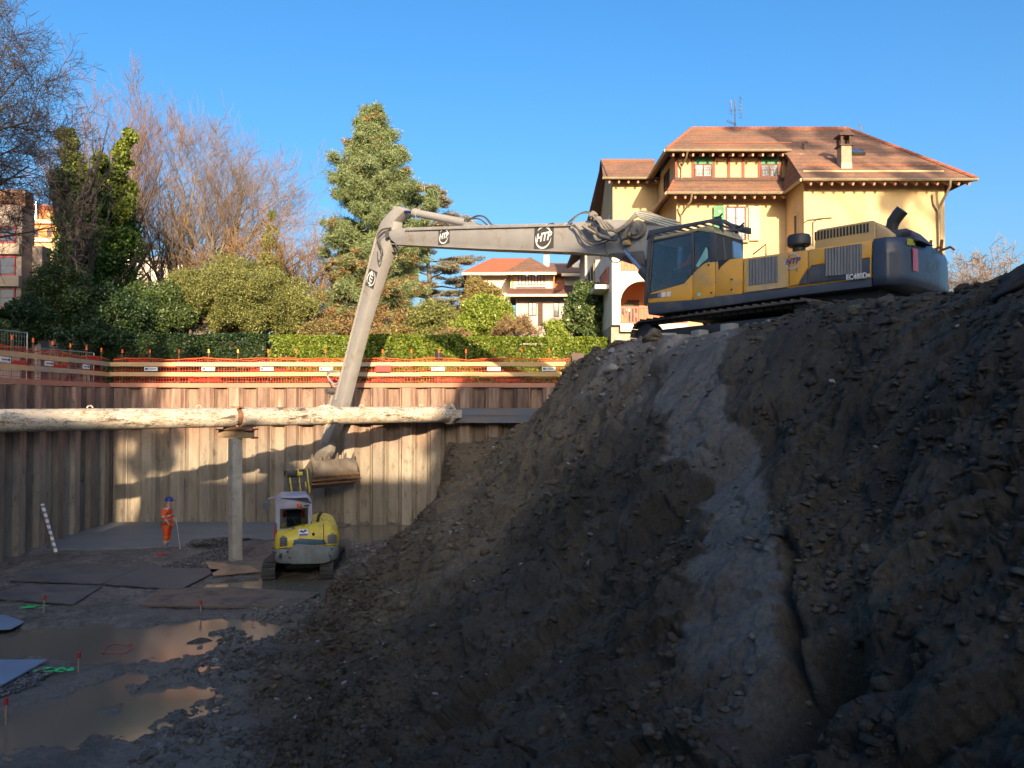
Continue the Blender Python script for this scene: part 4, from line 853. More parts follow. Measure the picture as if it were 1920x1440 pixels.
mb = MB(); mb.bb(X2(1055), X2(1090), 52.9, 53.0, Z2(513.5), Z2(508)); mb.build('fascia', fascia_c, G)
for a, b2 in ((971, 986), (990, 1003), (1007, 1021)): window(G, X2(a, 53.5), X2(b2, 53.5), Z2(535, 53.5), Z2(514.5, 53.5), 53.5, timber_red, (2, 2), pane=curtain)
mb = MB(); mb.bb(X2(968, 53.4), X2(1024, 53.4), 53.3, 53.48, Z2(538.5, 53.4), Z2(535.5, 53.4)); mb.build('sill', white_wall, G)
for a in (959, 1037): mb = MB(); mb.bb(X2(a, 53.4), X2(a + 3, 53.4), 53.4, 53.49, Z2(540, 53.4), Z2(513, 53.4)); mb.build('timber_post', orange_wall, G)
window(G, X2(990.6, 53.2), X2(1006, 53.2), Z2(592, 53.2), Z2(567, 53.2), 53.2, iron, (2, 2)); window(G, X2(1038, 53.2), X2(1048.5, 53.2), Z2(594, 53.2), Z2(567, 53.2), 53.2, iron, (1, 3)); window(G, X2(1058, 53.2), X2(1066, 53.2), Z2(590, 53.2), Z2(571, 53.2), 53.2, iron, (1, 2))
mb = MB(); mb.bb(X2(1009, 53), X2(1018, 53), 53.1, 53.19, Z2(610, 53), Z2(567, 53)); mb.build('shutter', timber_dark, G)
c0 = P(1024.5, 500, 56.5); mb = MB(); mb.bb(c0.x - .2, c0.x + .2, 56.3, 56.7, c0.z - 1, Z2(479, 56.5)); ch = mb.build('chimney', white_wall, G); mb = MB(); mb.cyl((c0.x, 56.5, Z2(479, 56.5)), (c0.x, 56.5, Z2(470, 56.5)), .13, .09, n=10); mb.build('chimney_pot', rustm, ch)
c0 = P(1079, 500, 56); mb = MB(); mb.bb(c0.x - .25, c0.x + .25, 55.8, 56.2, c0.z - .5, Z2(488, 56)); mb.build('chimney', cream_wall, G)

# ------------------------------------------------------------------ buildings on the left
K = empty('apartment_block', (-33, 45, 6), 'grey apartment block with maroon framed windows behind the bare tree', 'apartment block')
D3 = 45
def X3(px, D=D3): return (px - 960) / FPX * D
def Z3(py, D=D3): return P(960, py, D).z
apw = wall_coat('block_render', (.30, .24, .21), (.24, .2, .18)); band = wall_coat('block_band', (.42, .33, .25), (.36, .29, .22)); maroon = mat('maroon', (.28, .04, .05), rough=.5)
mb = MB(); mb.bb(-42, X3(37), 45, 46.2, 6, Z3(385)); mb.build('wall', apw, K)
mb = MB(); mb.bb(-42.2, X3(34), 45.4, 46.2, Z3(385), Z3(352)); mb.build('roof_storey', roof_tile, K)
for a, b2 in ((478, 458), (538, 518), (598, 578)): mb = MB(); mb.bb(-42.2, X3(38), 44.7, 45.0, Z3(a), Z3(b2)); mb.build('balcony_band', band, K)
for a, b2 in ((517, 480), (577, 540), (456, 425)):
    for x in (-30.9, -33.2, -35.5, -37.8): window(K, x - 1.0, x + .9, Z3(a), Z3(b2), 44.98, maroon, (2, 2), fw=.1)
mb = MB(); mb.bb(X3(37), X3(56), 46, 46.8, 6, Z3(455)); mb.build('wall', apw, K)
for a in (520, 580): window(K, X3(42, 46), X3(56, 46), Z3(a, 46), Z3(a - 32, 46), 46, maroon, (1, 2), fw=.1)
K = empty('orange_building', (-35, 60, 6), 'orange rendered building with terracotta roof storey glimpsed between the trees', 'building')
D4 = 58
mb = MB(); mb.bb(X3(36, D4), X3(127, D4), 58, 59.6, 6, Z3(418, D4)); mb.build('wall', orange_wall, K)
mb = MB(); mb.bb(X3(34, D4), X3(129, D4), 57.7, 59.7, Z3(420, D4), Z3(413, D4)); mb.build('cornice', cream_wall, K)
mb = MB(); mb.bb(X3(40, D4), X3(114, D4), 59, 59.6, Z3(413, D4), Z3(388, D4)); mb.build('roof_storey', orange_wall, K)
mb = MB(); mb.prism([(X3(38, 60), Z3(388, D4)), (X3(117, 60), Z3(388, D4)), (X3(100, 60), Z3(378, D4)), (X3(50, 60), Z3(380, D4))], 'y', 58.9, 59.7); mb.build('roof', roof_tile_red, K)
mb = MB(); mb.bb(X3(36, 57), X3(148, 57), 56.8, 57.9, 6, Z3(452, 57)); mb.build('bay', mat('peach_render', (.62, .36, .2), (.5, .3, .18), rough=.9), K)
mb = MB(); mb.bb(X3(34, 57), X3(150, 57), 56.6, 57.9, Z3(455, 57), Z3(449, 57)); mb.build('cornice', cream_wall, K)
for px in (50, 75, 100, 130): window(K, X3(px, 57), X3(px + 10, 57), Z3(500, 57), Z3(470, 57), 56.8, timber_dark, (2, 2))
for px in (60, 85, 108): window(K, X3(px, 58), X3(px + 8, 58), Z3(444, 58), Z3(428, 58), 58, timber_dark, (2, 1))
mb = MB(); q = P(68, 398, 58.8); mb.cyl((q.x, q.y, q.z - .7), (q.x, q.y, q.z + .8), .13, n=10); mb.build('flue', mat('steel_flue', (.6, .6, .62), rough=.25, metal=.8), K)
K = empty('white_house', (-37, 75, 6), 'pale house with a flat overhanging roof behind the ivy clad tree', 'house')
D5 = 75
mb = MB(); mb.bb(X3(205, D5), X3(262, D5), 75, 77, 6, Z3(458, D5)); mb.bb(X3(262, D5), X3(345, D5), 76, 78, 6, Z3(488, D5)); mb.build('wall', white_wall, K)
mb = MB(); mb.bb(X3(200, D5), X3(272, D5), 74, 77.5, Z3(459, D5), Z3(453, D5)); mb.bb(X3(272, D5), X3(350, D5), 75, 78.5, Z3(488, D5), Z3(482, D5)); mb.build('roof', concrete, K)
for px, py in ((222, 490), (245, 490), (222, 540), (245, 540), (285, 515), (310, 515)): window(K, X3(px, D5), X3(px + 9, D5), Z3(py + 12, D5), Z3(py - 12, D5), 75 if px < 260 else 76, timber_dark, (2, 2))

# ------------------------------------------------------------------ unseen blocks added behind the camera, shaped to shade the pit
def shade_block(x0, x1, y0, y1, z1, name, label, m):
    K = empty(name, ((x0 + x1) / 2, (y0 + y1) / 2, 6), label, 'building'); mb = MB(); mb.bb(x0, x1, y0, y1, 5.9, z1); mb.build('wall', m, K)
    for k in range(int((z1 - 8) / 3)):
        for j in range(int((x1 - x0) / 3)):
            xa = x0 + .8 + j * 3; mb = MB(); mb.bb(xa, xa + 1.3, y1, y1 + .05, 7.5 + 3 * k, 9.1 + 3 * k); mb.build('window', window_glass, K)
    mb = MB(); mb.bb(x0 - .4, x1 + .4, y0 - .4, y1 + .4, z1, z1 + .25); mb.build('roof', roof_tile, K)
SB = 20.5  # height of the wall-plane reference
shade_block(-7.3, 5.0, -37, -25, SB - 3.75, 'shade_building', 'unseen lower block with a tiled roof added behind the camera for shade', grey_wall)
shade_block(6.3, 48, -37, -25, SB + .8, 'shade_building', 'unseen long taller block with a tiled roof added behind the camera for shade', grey_wall)
K = empty('shade_building', (5.7, -31, 6), 'unseen sloped block added between two shading blocks for a slanting shadow edge', 'building')  # added block, top sloped to give the slanting shadow edge
mb = MB(); mb.prism([(4.98, 6), (6.32, 6), (6.32, SB + .95), (4.98, SB - 3.3)], 'y', -36, -25.5); mb.build('wall', grey_wall, K)
shade_block(-11.6, -9.0, -37, -25, SB + 4.5, 'shade_building', 'unseen narrow block added in the shading row behind the camera', grey_wall)
shade_block(-34, -11.8, -37, -25, SB + 10.5, 'shade_building', 'unseen tallest block added at the end of the shading row behind the camera', grey_wall)
# ------------------------------------------------------------------ vegetation
def leafmesh(name, pts, size, m, parent, seed=0, aspect=1.7, updir=None, jitter=1.0, tangle=None):
    """one small rhombus per point"""
    rs = np.random.RandomState(seed); N = len(pts)
    d = rs.normal(size=(N, 3)); 
    if updir is not None: d = d * jitter + updir
    d /= np.linalg.norm(d, axis=1)[:, None] + 1e-9
    e = rs.normal(size=(N, 3)); e = np.cross(d, e); e /= np.linalg.norm(e, axis=1)[:, None] + 1e-9
    s = (size * rs.uniform(.6, 1.35, N))[:, None] if np.isscalar(size) else (size * rs.uniform(.6, 1.35, N))[:, None]
    a = d * s; bq = e * s / aspect; nq = np.cross(d, e) * s * .18
    V = np.stack([pts - a, pts + bq + nq, pts + a, pts - bq + nq], 1).reshape(-1, 3)
    F = np.arange(4 * N).reshape(N, 4)
    return npmesh(name, V, F, m, parent)
def segmesh(name, S, m, parent, n=3):
    """S: array rows p0(3) p1(3) r0 r1"""
    S = np.array(S, dtype=float); p0, p1 = S[:, :3], S[:, 3:6]; d = p1 - p0; d /= np.linalg.norm(d, axis=1)[:, None] + 1e-9
    u = np.where(np.abs(d[:, 2:3]) < .9, np.array([[0, 0, 1.]]), np.array([[1., 0, 0]])); y = np.cross(d, u); y /= np.linalg.norm(y, axis=1)[:, None]; z = np.cross(d, y); N = len(S)
    V = np.zeros((N, 2 * n, 3))
    for k in range(n):
        t = 2 * math.pi * k / n; o_ = y * math.cos(t) + z * math.sin(t)
        V[:, k] = p0 + o_ * S[:, 6:7]; V[:, n + k] = p1 + o_ * S[:, 7:8]
    F = np.stack([np.stack([np.full(N, k), np.full(N, (k + 1) % n), np.full(N, n + (k + 1) % n), np.full(N, n + k)], 1) for k in range(n)], 1) + (np.arange(N) * 2 * n)[:, None, None]
    return npmesh(name, V.reshape(-1, 3), F.reshape(-1, 4), m, parent, smooth=True)
def grow(base, height, r0, seed, nprim=9, spread=.7, up=.35, first=.25, lv=5, fine=.008, lean=(0, 0), ratio=(.5, .72), ntr=1, kids=(2, 4)):
    r = random.Random(seed); big, fin = [], []
    def branch(p, d, L, rad, level):
        k = 5 if level < 2 else 3; pts = [p.copy()]; rads = [rad]; dd = d.copy()
        for i in range(k):
            dd = (dd + Vector((r.gauss(0, .11), r.gauss(0, .11), r.gauss(0, .07) + (up * .10 if level > 0 else .03)))).normalized()
            p = p + dd * (L / k); rads.append(max(fine, rad * (1 - .6 * (i + 1) / k))); pts.append(p.copy())
        for i in range(k):
            (big if rads[i] > .03 else fin).append((*pts[i], *pts[i + 1], rads[i], rads[i + 1]))
        if level >= lv or L < .22: return
        nk = nprim if level == 0 else r.randint(*kids)
        for j in range(nk):
            t = (first + (1 - first) * (j + r.random()) / nk) if level == 0 else r.uniform(.25, 1.0)
            i = min(k - 1, int(t * k)); q = pts[i].lerp(pts[i + 1], t * k - i); rr_ = rads[i] + (rads[i + 1] - rads[i]) * (t * k - i)
            a = r.uniform(0, 6.28) if level else j * 2.4 + r.uniform(-.4, .4)
            x = dd.orthogonal().normalized(); y = dd.cross(x); side = x * math.cos(a) + y * math.sin(a)
            sp_ = spread * r.uniform(.6, 1.25); nd = (dd * (1 - sp_ * .5) + side * sp_ + Vector((0, 0, up * .5))).normalized()
            branch(q, nd, L * r.uniform(*ratio) * (1.0 if level else (1.1 - .45 * t)), rr_ * r.uniform(.5, .7), level + 1)
    for k in range(ntr):
        d = Vector((lean[0] + (r.uniform(-.25, .25) if ntr > 1 else 0), lean[1] + (r.uniform(-.2, .2) if ntr > 1 else 0), 1)).normalized()
        branch(Vector(base) + Vector((r.uniform(-.5, .5), r.uniform(-.3, .3), 0)) * (ntr > 1), d, height * .66 * (1 if ntr == 1 else r.uniform(.8, 1.05)), r0, 0)
    return big, fin
bark = mat('bark_grey', (.20, .165, .125), (.13, .105, .08), scale=3, rough=.95, bump=.5, bscale=14, stretch=(2, 2, .4))
bark_d = mat('bark_dark', (.075, .06, .055), (.05, .042, .04), scale=3, rough=.95)
twig_r = mat('twig_reddish', (.20, .12, .07), (.15, .095, .06), scale=1.2, rough=.9)
twig_g = mat('twig_grey', (.17, .13, .10), (.21, .15, .11), scale=1.2, rough=.9)
twig_b = mat('twig_brown', (.32, .19, .09), (.24, .15, .075), scale=1.2, rough=.9)
def bare_tree(px, D, ytop, seed, label, tw=twig_r, group=None, r0=.28, base_z=6.0, lv=5, fine=.009, name='bare_tree', bk=None, **kw):
    b_ = Vector((X2(px, D), D, base_z)); top = Z2(ytop, D)
    root = empty(name, b_, label, 'tree', group)
    big, fin = grow(b_, (top - base_z), r0, seed, lv=lv, fine=fine, **kw)
    # scale so that the crown tip reaches the wanted height
    zs = max(s[5] for s in big + fin); k = (top - base_z) / (zs - base_z)
    f = lambda s: (b_.x + (s[0] - b_.x) * k, b_.y + (s[1] - b_.y) * k, b_.z + (s[2] - b_.z) * k, b_.x + (s[3] - b_.x) * k, b_.y + (s[4] - b_.y) * k, b_.z + (s[5] - b_.z) * k, s[6], s[7])
    segmesh('trunk', [f(s) for s in big], bk or bark, root, 6); segmesh('crown', [f(s) for s in fin], tw, root, 3)
    return root
GB = 'bare winter trees behind the side wall'
bare_tree(-205, 30, -60, 11, 'large dark bare tree whose fine branches reach in above the apartment block', bark_d, r0=.42, lv=6, fine=.008, nprim=14, spread=.8, up=.2, first=.2, bk=bark_d, ratio=(.50, .70), kids=(4, 5))
bare_tree(196, 54, 135, 21, 'tall slender bare tree with reddish twigs rising behind the ivy columns', group=GB, nprim=11, spread=.5, up=.5, ntr=2, lv=5, kids=(3, 4))
bare_tree(120, 52, 140, 22, 'reddish bare tree between the big dark tree and the ivy', group=GB, nprim=11, spread=.45, up=.6, lv=5)
bare_tree(300, 53, 175, 23, 'many stemmed bare tree with a broad reddish crown', group=GB, nprim=11, spread=.6, up=.32, ntr=2, lv=5, kids=(3, 4))
bare_tree(350, 50, 165, 24, 'tallest bare tree of the broad clump with forked pale trunks', tw=twig_g, group=GB, nprim=11, spread=.56, up=.34, ntr=2, lv=5, kids=(3, 4))
bare_tree(395, 50, 225, 25, 'bare tree leaning out towards the pine with open grey twigs', tw=twig_g, group=GB, nprim=11, spread=.55, up=.35, ntr=1, lean=(.10, 0), lv=5)
bare_tree(470, 52, 360, 26, 'low dense brown bare tree beside the slim conifer', tw=twig_b, group=GB, nprim=14, spread=.75, up=.35, ntr=2, lv=5, first=.1)
bare_tree(550, 52, 372, 27, 'low round brown bare tree closest to the pine', tw=twig_b, group=GB, nprim=14, spread=.75, up=.35, ntr=2, lv=5, first=.1)
GF = 'distant pale plane trees beyond the house'
bare_tree(1830, 66, 452, 31, 'pale distant plane tree seen between the house and the rock', tw=mat('twig_pale', (.26, .19, .14), (.20, .15, .115), rough=.9), group=GF, r0=.25, nprim=12, spread=.85, up=.25, lv=5, fine=.02, bk=mat('bark_pale', (.28, .22, .17), (.2, .16, .13), rough=.9), kids=(3, 4))
bare_tree(1890, 62, 442, 32, 'pale distant plane tree rising right above the dark rock', tw=MATS['twig_pale'], group=GF, r0=.25, nprim=12, spread=.8, up=.3, lv=5, fine=.02, bk=MATS['bark_pale'], kids=(3, 4))
def clumps(centers, radii, per, seed, flat=1.0):
    rs = np.random.RandomState(seed); out = []
    for c, r_, n_ in zip(centers, radii, per):
        d = rs.normal(size=(int(n_), 3)); d /= np.linalg.norm(d, axis=1)[:, None]; rad = rs.rand(int(n_)) ** .45
        out.append(np.array(c) + d * rad[:, None] * np.array([1, 1, flat]) * r_)
    return np.concatenate(out)
def bush(px, D, ytop, wpx, ybot, seed, label, m, name='bush', size=.068, dens=1.0, group=None, nc=40, base_z=6.0, shape='round', cat='bush', stem=bark, aspect=1.7, crad=.28):
    """rounded shrub or small tree filling a pixel box at depth D"""
    x0 = X2(px, D); wdt = wpx / FPX * D; zt_ = Z2(ytop, D); zb_ = Z2(ybot, D); hgt = zt_ - zb_
    rs = np.random.RandomState(seed); C, Rr = [], []
    for i in range(nc):
        if shape == 'cone': 
            t = rs.rand() ** 1.2; rad = (1 - t) * .5 + .06; a = rs.rand() * 6.28; q = rs.rand() ** .4; C.append((x0 + wdt * rad * q * math.cos(a), D + wdt * rad * q * math.sin(a), zb_ + hgt * (.02 + .92 * t))); Rr.append(wdt * crad * (.35 + .6 * (1 - t)))
        else:
            v = rs.normal(size=3); v /= np.linalg.norm(v); v *= rs.rand() ** .35 * .80
            C.append((x0 + v[0] * wdt / 2, D + v[1] * wdt / 2.2, zb_ + hgt * (.5 + v[2] * .5))); Rr.append(min(wdt, hgt * 1.2) * crad * rs.uniform(.5, 1.1) * .62)
    per = [max(20, dens * 300 * (r_ / .5) ** 2 * (.1 / size) ** 1.3) for r_ in Rr]
    root = empty(name, (x0, D, base_z), label, cat, group)
    leafmesh('foliage', clumps(C, Rr, per, seed), size, m, root, seed, aspect)
    S = [(x0, D, base_z - .1, x0 + .05, D, zb_ + hgt * .5, .09, .05)]
    for c in C[::2]: S.append((x0, D, zb_ + max(0.05, (c[2] - zb_) * .35), c[0], c[1], c[2], .045, .012))
    segmesh('stem', S, stem, root, 5)
    return root
L_dark = leaf_mat('leaf_dark', (.010, .028, .012), (.024, .058, .020), (.06, .10, .03)); L_mid = leaf_mat('leaf_mid', (.03, .065, .02), (.07, .12, .035), (.13, .17, .05))
L_yel = leaf_mat('leaf_yellowgreen', (.10, .16, .02), (.22, .30, .04), (.34, .38, .07)); L_conif = leaf_mat('leaf_conifer', (.04, .06, .016), (.19, .21, .06), (.34, .34, .11))
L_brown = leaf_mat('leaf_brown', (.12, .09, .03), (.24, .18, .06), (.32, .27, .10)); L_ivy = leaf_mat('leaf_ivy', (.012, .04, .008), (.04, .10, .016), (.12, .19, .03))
L_ivy_lit = leaf_mat('leaf_ivy_lit', (.04, .08, .01), (.12, .17, .022), (.24, .27, .045)); L_pine = leaf_mat('needle_pine', (.07, .11, .045), (.18, .24, .10), (.30, .36, .17), scale=.35)
L_cedar = leaf_mat('needle_cedar', (.14, .15, .10), (.26, .25, .18), (.36, .33, .24)); L_pbr = leaf_mat('needle_brown', (.16, .11, .05), (.33, .22, .10), (.42, .31, .14)); L_hedge = leaf_mat('leaf_hedge', (.06, .10, .012), (.15, .22, .022), (.27, .32, .05), scale=1.2)
L_red = leaf_mat('twig_bush', (.18, .11, .05), (.28, .18, .08), (.34, .26, .13)); L_laurel = leaf_mat('leaf_laurel', (.03, .07, .02), (.08, .13, .04), (.24, .28, .12), rough=.3)
# ivy clad tree, sunlight put into the leaf colour: dark columns with gold tops
b_ = Vector((X2(185, 43), 43, 6)); root = empty('ivy_tree', b_, 'dark ivy smothered tree with two leafy spires in a painted sunlit green', 'tree')
C, Rr = [], []; C2, R2_ = [], []
rs = np.random.RandomState(44)
def col_(pa, pb, n_, r0_, r1_, lit):
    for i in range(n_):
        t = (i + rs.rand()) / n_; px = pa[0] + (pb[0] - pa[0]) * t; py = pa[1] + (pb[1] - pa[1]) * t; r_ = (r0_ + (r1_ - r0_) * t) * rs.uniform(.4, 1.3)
        c = P(px + rs.uniform(-24, 22) * (1 - t * .6), py, 43 + rs.uniform(-.8, .8)); (C2 if t > lit else C).append(tuple(c)); (R2_ if t > lit else Rr).append(r_)
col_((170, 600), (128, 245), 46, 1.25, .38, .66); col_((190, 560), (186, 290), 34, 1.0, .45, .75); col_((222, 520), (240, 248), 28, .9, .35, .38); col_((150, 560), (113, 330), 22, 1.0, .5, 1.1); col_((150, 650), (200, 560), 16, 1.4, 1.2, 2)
leafmesh('ivy', clumps(C, Rr, [640 * r_ for r_ in Rr], 5), .09, L_ivy, root, 5, 1.3); leafmesh('ivy', clumps(C2, R2_, [800 * r_ for r_ in R2_], 6), .085, L_ivy_lit, root, 6, 1.3)
big, fin = grow(b_, 15, .35, 46, nprim=9, spread=.45, up=.6, lv=3); segmesh('trunk', big + fin, bark_d, root, 5)
q0 = Vector((X2(243, 44), 44, 6)); segmesh('limb', [(*q0, q0.x + .1, 44, Z2(380, 44), .22, .12), (q0.x, 44, Z2(470, 44), X2(300, 44), 44, Z2(300, 44), .1, .03), (q0.x, 44, Z2(440, 44), X2(215, 44), 44, Z2(330, 44), .1, .04)], bark_d, root, 6)
GD = 'dark evergreen bushes behind the side wall'
bush(40, 36, 555, 170, 660, 51, 'dark evergreen bush under the apartment block', L_dark, group=GD, nc=50)
bush(110, 38, 470, 130, 640, 52, 'loose mid green bush in front of the orange building', L_mid, group=GD, nc=45, dens=.7)
bush(210, 39, 540, 190, 650, 53, 'deep green evergreen bush at the foot of the ivy tree', L_dark, group=GD, nc=60)
bush(300, 41, 520, 150, 640, 54, 'shaded blue green yew between the ivy and the sunlit shrub', L_mid, group=GD, nc=60)
bush(160, 34.6, 600, 170, 665, 58, 'low dark bush hugging the corner of the two guardrails', L_dark, group=GD, nc=40)
bush(-30, 33, 590, 130, 680, 59, 'shaded leafy bush behind the portable mesh fence', L_mid, group=GD, nc=40)
bush(430, 43, 470, 235, 650, 55, 'big sunlit yellow green yew beside the slim conifer', L_conif, nc=120, size=.07, dens=1.1, crad=.2, aspect=3.5)
bush(350, 42, 490, 110, 640, 56, 'feathery sunlit conifer bush at the dark end of the hedge', L_conif, nc=60, aspect=3)
bush(545, 45, 510, 130, 650, 57, 'olive green bush in front of the pine foot', L_conif, nc=60, dens=.7, aspect=3)
bush(507, 47, 385, 60, 560, 60, 'slim pointed golden conifer among the brown bare trees', L_conif, name='conifer_tree', shape='cone', nc=60, size=.07, cat='tree', aspect=3)
bush(600, 40, 590, 110, 650, 61, 'straw coloured scrub between the yew and the digging arm', L_brown, nc=30, dens=.5, aspect=3)
bush(820, 44, 560, 120, 660, 62, 'olive leaved shrub under the cedar', L_conif, nc=60); bush(905, 44, 508, 95, 650, 63, 'tall russet beech shrub in front of the far house', L_brown, nc=90, dens=1.1)
bush(862, 41.5, 592, 60, 650, 64, 'small lime green shrub touching the russet ones', L_yel, nc=26); bush(918, 40.5, 550, 128, 640, 65, 'bright yellow green rounded shrub in full sun', L_yel, nc=80, dens=1.2)
bush(965, 39, 590, 125, 645, 66, 'reddish brown twiggy shrub behind the hedge', L_red, nc=45, dens=1.3, size=.09, aspect=6); bush(850, 38.5, 612, 110, 650, 67, 'low tawny twiggy shrub behind the hedge top', L_red, nc=30, dens=1.2, size=.09, aspect=6)
bush(1100, 38, 524, 100, 660, 68, 'large glossy laurel in front of the loggia wing', L_laurel, nc=110, dens=1.1, size=.085); bush(1040, 37.5, 598, 65, 650, 69, 'small yellowish laurel left of the large glossy one', L_yel, nc=40)
bush(745, 42, 600, 80, 650, 70, 'brown scrub at the foot of the tall pine', L_brown, nc=30)
# tall pine
def conifer(px, D, ytop, wpx, seed, label, m, m2, kind='pine', base_z=6.0, low=.05):
    x0 = X2(px, D); zt_ = Z2(ytop, D); Hh = zt_ - base_z; Rm = wpx / FPX * D / 2; r = random.Random(seed); rs = np.random.RandomState(seed)
    root = empty('pine_tree' if kind == 'pine' else 'cedar_tree', (x0, D, base_z), label, 'tree'); S = []; tips = []
    npt = 9; tr = [Vector((x0 + .25 * math.sin(i * 1.1 + seed), D, base_z + Hh * i / npt)) for i in range(npt + 1)]
    for i in range(npt): S.append((*tr[i], *tr[i + 1], .34 * (1 - i / npt) + .04, .34 * (1 - (i + 1) / npt) + .04))
    nb = 150 if kind == 'pine' else 60
    for i in range(nb):
        t = low + (1 - low) * (i + r.random()) / nb
        z = base_z + Hh * t
        if kind == 'pine': rad = Rm * min(1, (1.03 - t) * 2.7) * (.72 + .4 * r.random()) * (1 if t > .14 else .75)
        else: rad = Rm * r.uniform(.6, 1.0) * min(1, (1.15 - t) * 2.2)
        a = i * 2.4 + r.uniform(-.5, .5); k = t * npt; j = min(npt - 1, int(k)); p = tr[j].lerp(tr[j + 1], k - j)
        d = Vector((math.cos(a), math.sin(a), 0)); pts = [p.copy()]; n_ = 5
        for s in range(1, n_ + 1):
            f = s / n_; drop = (.30 * f * f - .10 * f) if kind == 'pine' else 0.02; pts.append(p + d * rad * f + Vector((0, 0, rad * (drop + (.10 * f if t > .6 else 0)))) + Vector((r.gauss(0, .08), r.gauss(0, .08), r.gauss(0, .08))))
        br = .10 * (1 - t) + .02
        for s in range(n_): S.append((*pts[s], *pts[s + 1], br * (1 - s / n_) + .012, br * (1 - (s + 1) / n_) + .012))
        nsb = int(4 + rad * (3.2 if kind == 'pine' else 3.6))
        for s in range(nsb):
            f = r.uniform(.35, 1.02) ** .8; kk = min(n_ - 1, int(f * n_)); q = pts[kk].lerp(pts[kk + 1], f * n_ - kk); sd_ = Vector((-d.y, d.x, 0)) * r.choice((-1, 1)) * r.uniform(.2, .9) * rad * .30 + d * r.uniform(.0, .35) + Vector((0, 0, r.uniform(-.05, .30)))
            S.append((*q, *(q + sd_), .025, .008)); tips.append((q + sd_, t, f)); tips.append((q + sd_ * .55, t, f))
    segmesh('trunk', S, bark, root, 5)
    P1, P2, D1, D2_ = [], [], [], []
    for q, t, f in tips:
        nn_ = 105 if kind == 'pine' else 80; v = rs.normal(size=(nn_, 3)); v /= np.linalg.norm(v, axis=1)[:, None]
        R_ = r.uniform(.20, .58) if kind == 'pine' else r.uniform(.3, .55); fl = np.array([1, 1, .85]) if kind == 'pine' else np.array([1.2, 1.2, .28])
        pos = np.array(q) + v * fl * R_ * (rs.rand(nn_, 1) ** .5); brown = r.random() < (.8 if t < .26 else .3 if t < .40 else .02 if f > .5 else .08)
        (P2 if brown else P1).append(pos); (D2_ if brown else D1).append(v * fl)
    leafmesh('needles', np.concatenate(P1), .15, m, root, seed, 8.5, np.concatenate(D1) * 1.0, .6)
    if P2: leafmesh('needles', np.concatenate(P2), .125, m2, root, seed + 1, 5.5, np.concatenate(D2_) * 1.0, .6)
    return root
conifer(702, 50, 208, 192, 71, 'tall sunlit pine with browning lower boughs behind the digging arm', L_pine, L_pbr)
conifer(800, 60, 352, 250, 72, 'flat layered blue green cedar standing behind the pine', L_cedar, L_pbr, 'cedar')
# hedges
def hedge(x0, x1, y, z0, z1, dep, seed, label, m, m2=None, size=.062, dens=1150):
    L = x1 - x0; rs = np.random.RandomState(seed); root = empty('hedge', ((x0 + x1) / 2, y, z0), label, 'hedge')
    core = MB(); core.bb(x0 + .1, x1 - .1, y + .28, y + dep - .2, z0, z1 - .3); core.build('core', mat('hedge_core', (.03, .035, .012), (.05, .04, .02), scale=4, rough=.95, bump=1, bscale=9, bdist=.1), root)
    def surf(n_, front):
        u = rs.rand(n_) * L; 
        if front: v = rs.rand(n_) * (z1 - z0); bump_ = .16 * fbm(u * 1.3, v * 1.3, seed, 4); p = np.stack([x0 + u, y + .12 + bump_ + rs.rand(n_) ** 2 * .3, z0 + v], 1); hole = fbm(u * 1.1 + 7, v * 1.4, seed + 3, 3) > .34
        else: v = rs.rand(n_) * dep; bump_ = .10 * fbm(u * .9, v * 1.3, seed + 1, 4); p = np.stack([x0 + u, y + .1 + v, z1 + bump_ + .05 - rs.rand(n_) ** 2 * .25], 1); hole = np.zeros(n_, bool)
        return p[~hole | (rs.rand(n_) < .35)]
    pts = np.concatenate([surf(int(L * (z1 - z0) * dens), True), surf(int(L * dep * dens * .7), False)])
    leafmesh('foliage', pts, size, m, root, seed, 1.5, np.array([[0, -.5, .35]]), 1.0)
    return root
hedge(X2(505, 34.8), X2(862, 34.8), 34.5, 6.0, Z2(631, 34.8), 1.3, 81, 'clipped yellow green laurel hedge crossed by the shadow of the digging arm', L_hedge)
hedge(X2(862, 35.2), X2(1158, 35.2), 34.9, 6.0, Z2(634, 35.2), 1.3, 82, 'clipped laurel hedge between the boom shadow and the excavator heap', L_hedge)
hedge(X2(195, 34.9), X2(500, 34.9), 34.6, 6.0, Z2(629, 34.9), 1.5, 83, 'dark blue green yew hedge behind the corner of the pit', L_dark, size=.06)
# dry stalks and weeds on the strip between hedge and wall
rs = np.random.RandomState(9); N = 5000; pts = np.stack([rs.uniform(-17.3, 3, N), rs.uniform(33.1, 34.5, N), 6.02 + rs.rand(N) ** 2 * .35], 1)
tag(leafmesh('weeds', pts, .09, L_brown, None, 3, 5, np.array([[0, 0, 1.]]), .5), kind='stuff')
# portable mesh fences behind the side rail
galv = MATS['galvanised']
def mesh_fence(a, b2, h, label):
    a, b2 = Vector(a), Vector(b2); root = empty('mesh_fence', a, label, 'fence panel'); up = Vector((0, 0, 1)); mb = MB()
    mb.tube([a, a + up * h], .022, 6); mb.tube([b2, b2 + up * h], .022, 6); mb.tube([a + up * h, b2 + up * h], .02, 6); mb.tube([a + up * .1, b2 + up * .1], .02, 6); mb.build('frame', galv, root)
    mb = MB(); L = (b2 - a).length; k = int(L / .12)
    for i in range(k): q = a.lerp(b2, i / k); mb.bar(q + up * .1, q + up * (h - .02), .005)
    for i in range(int(h / .2)): mb.bar(a + up * (.2 * i + .1), b2 + up * (.2 * i + .1), .005)
    mb.build('mesh', galv, root)
q = P(88, 655, 29.0); mesh_fence((-19.3, 25.4, 6.0), (-18.6, 28.6, 6.0), 2.05, 'tall galvanised mesh fence panel leaning over the side railing')
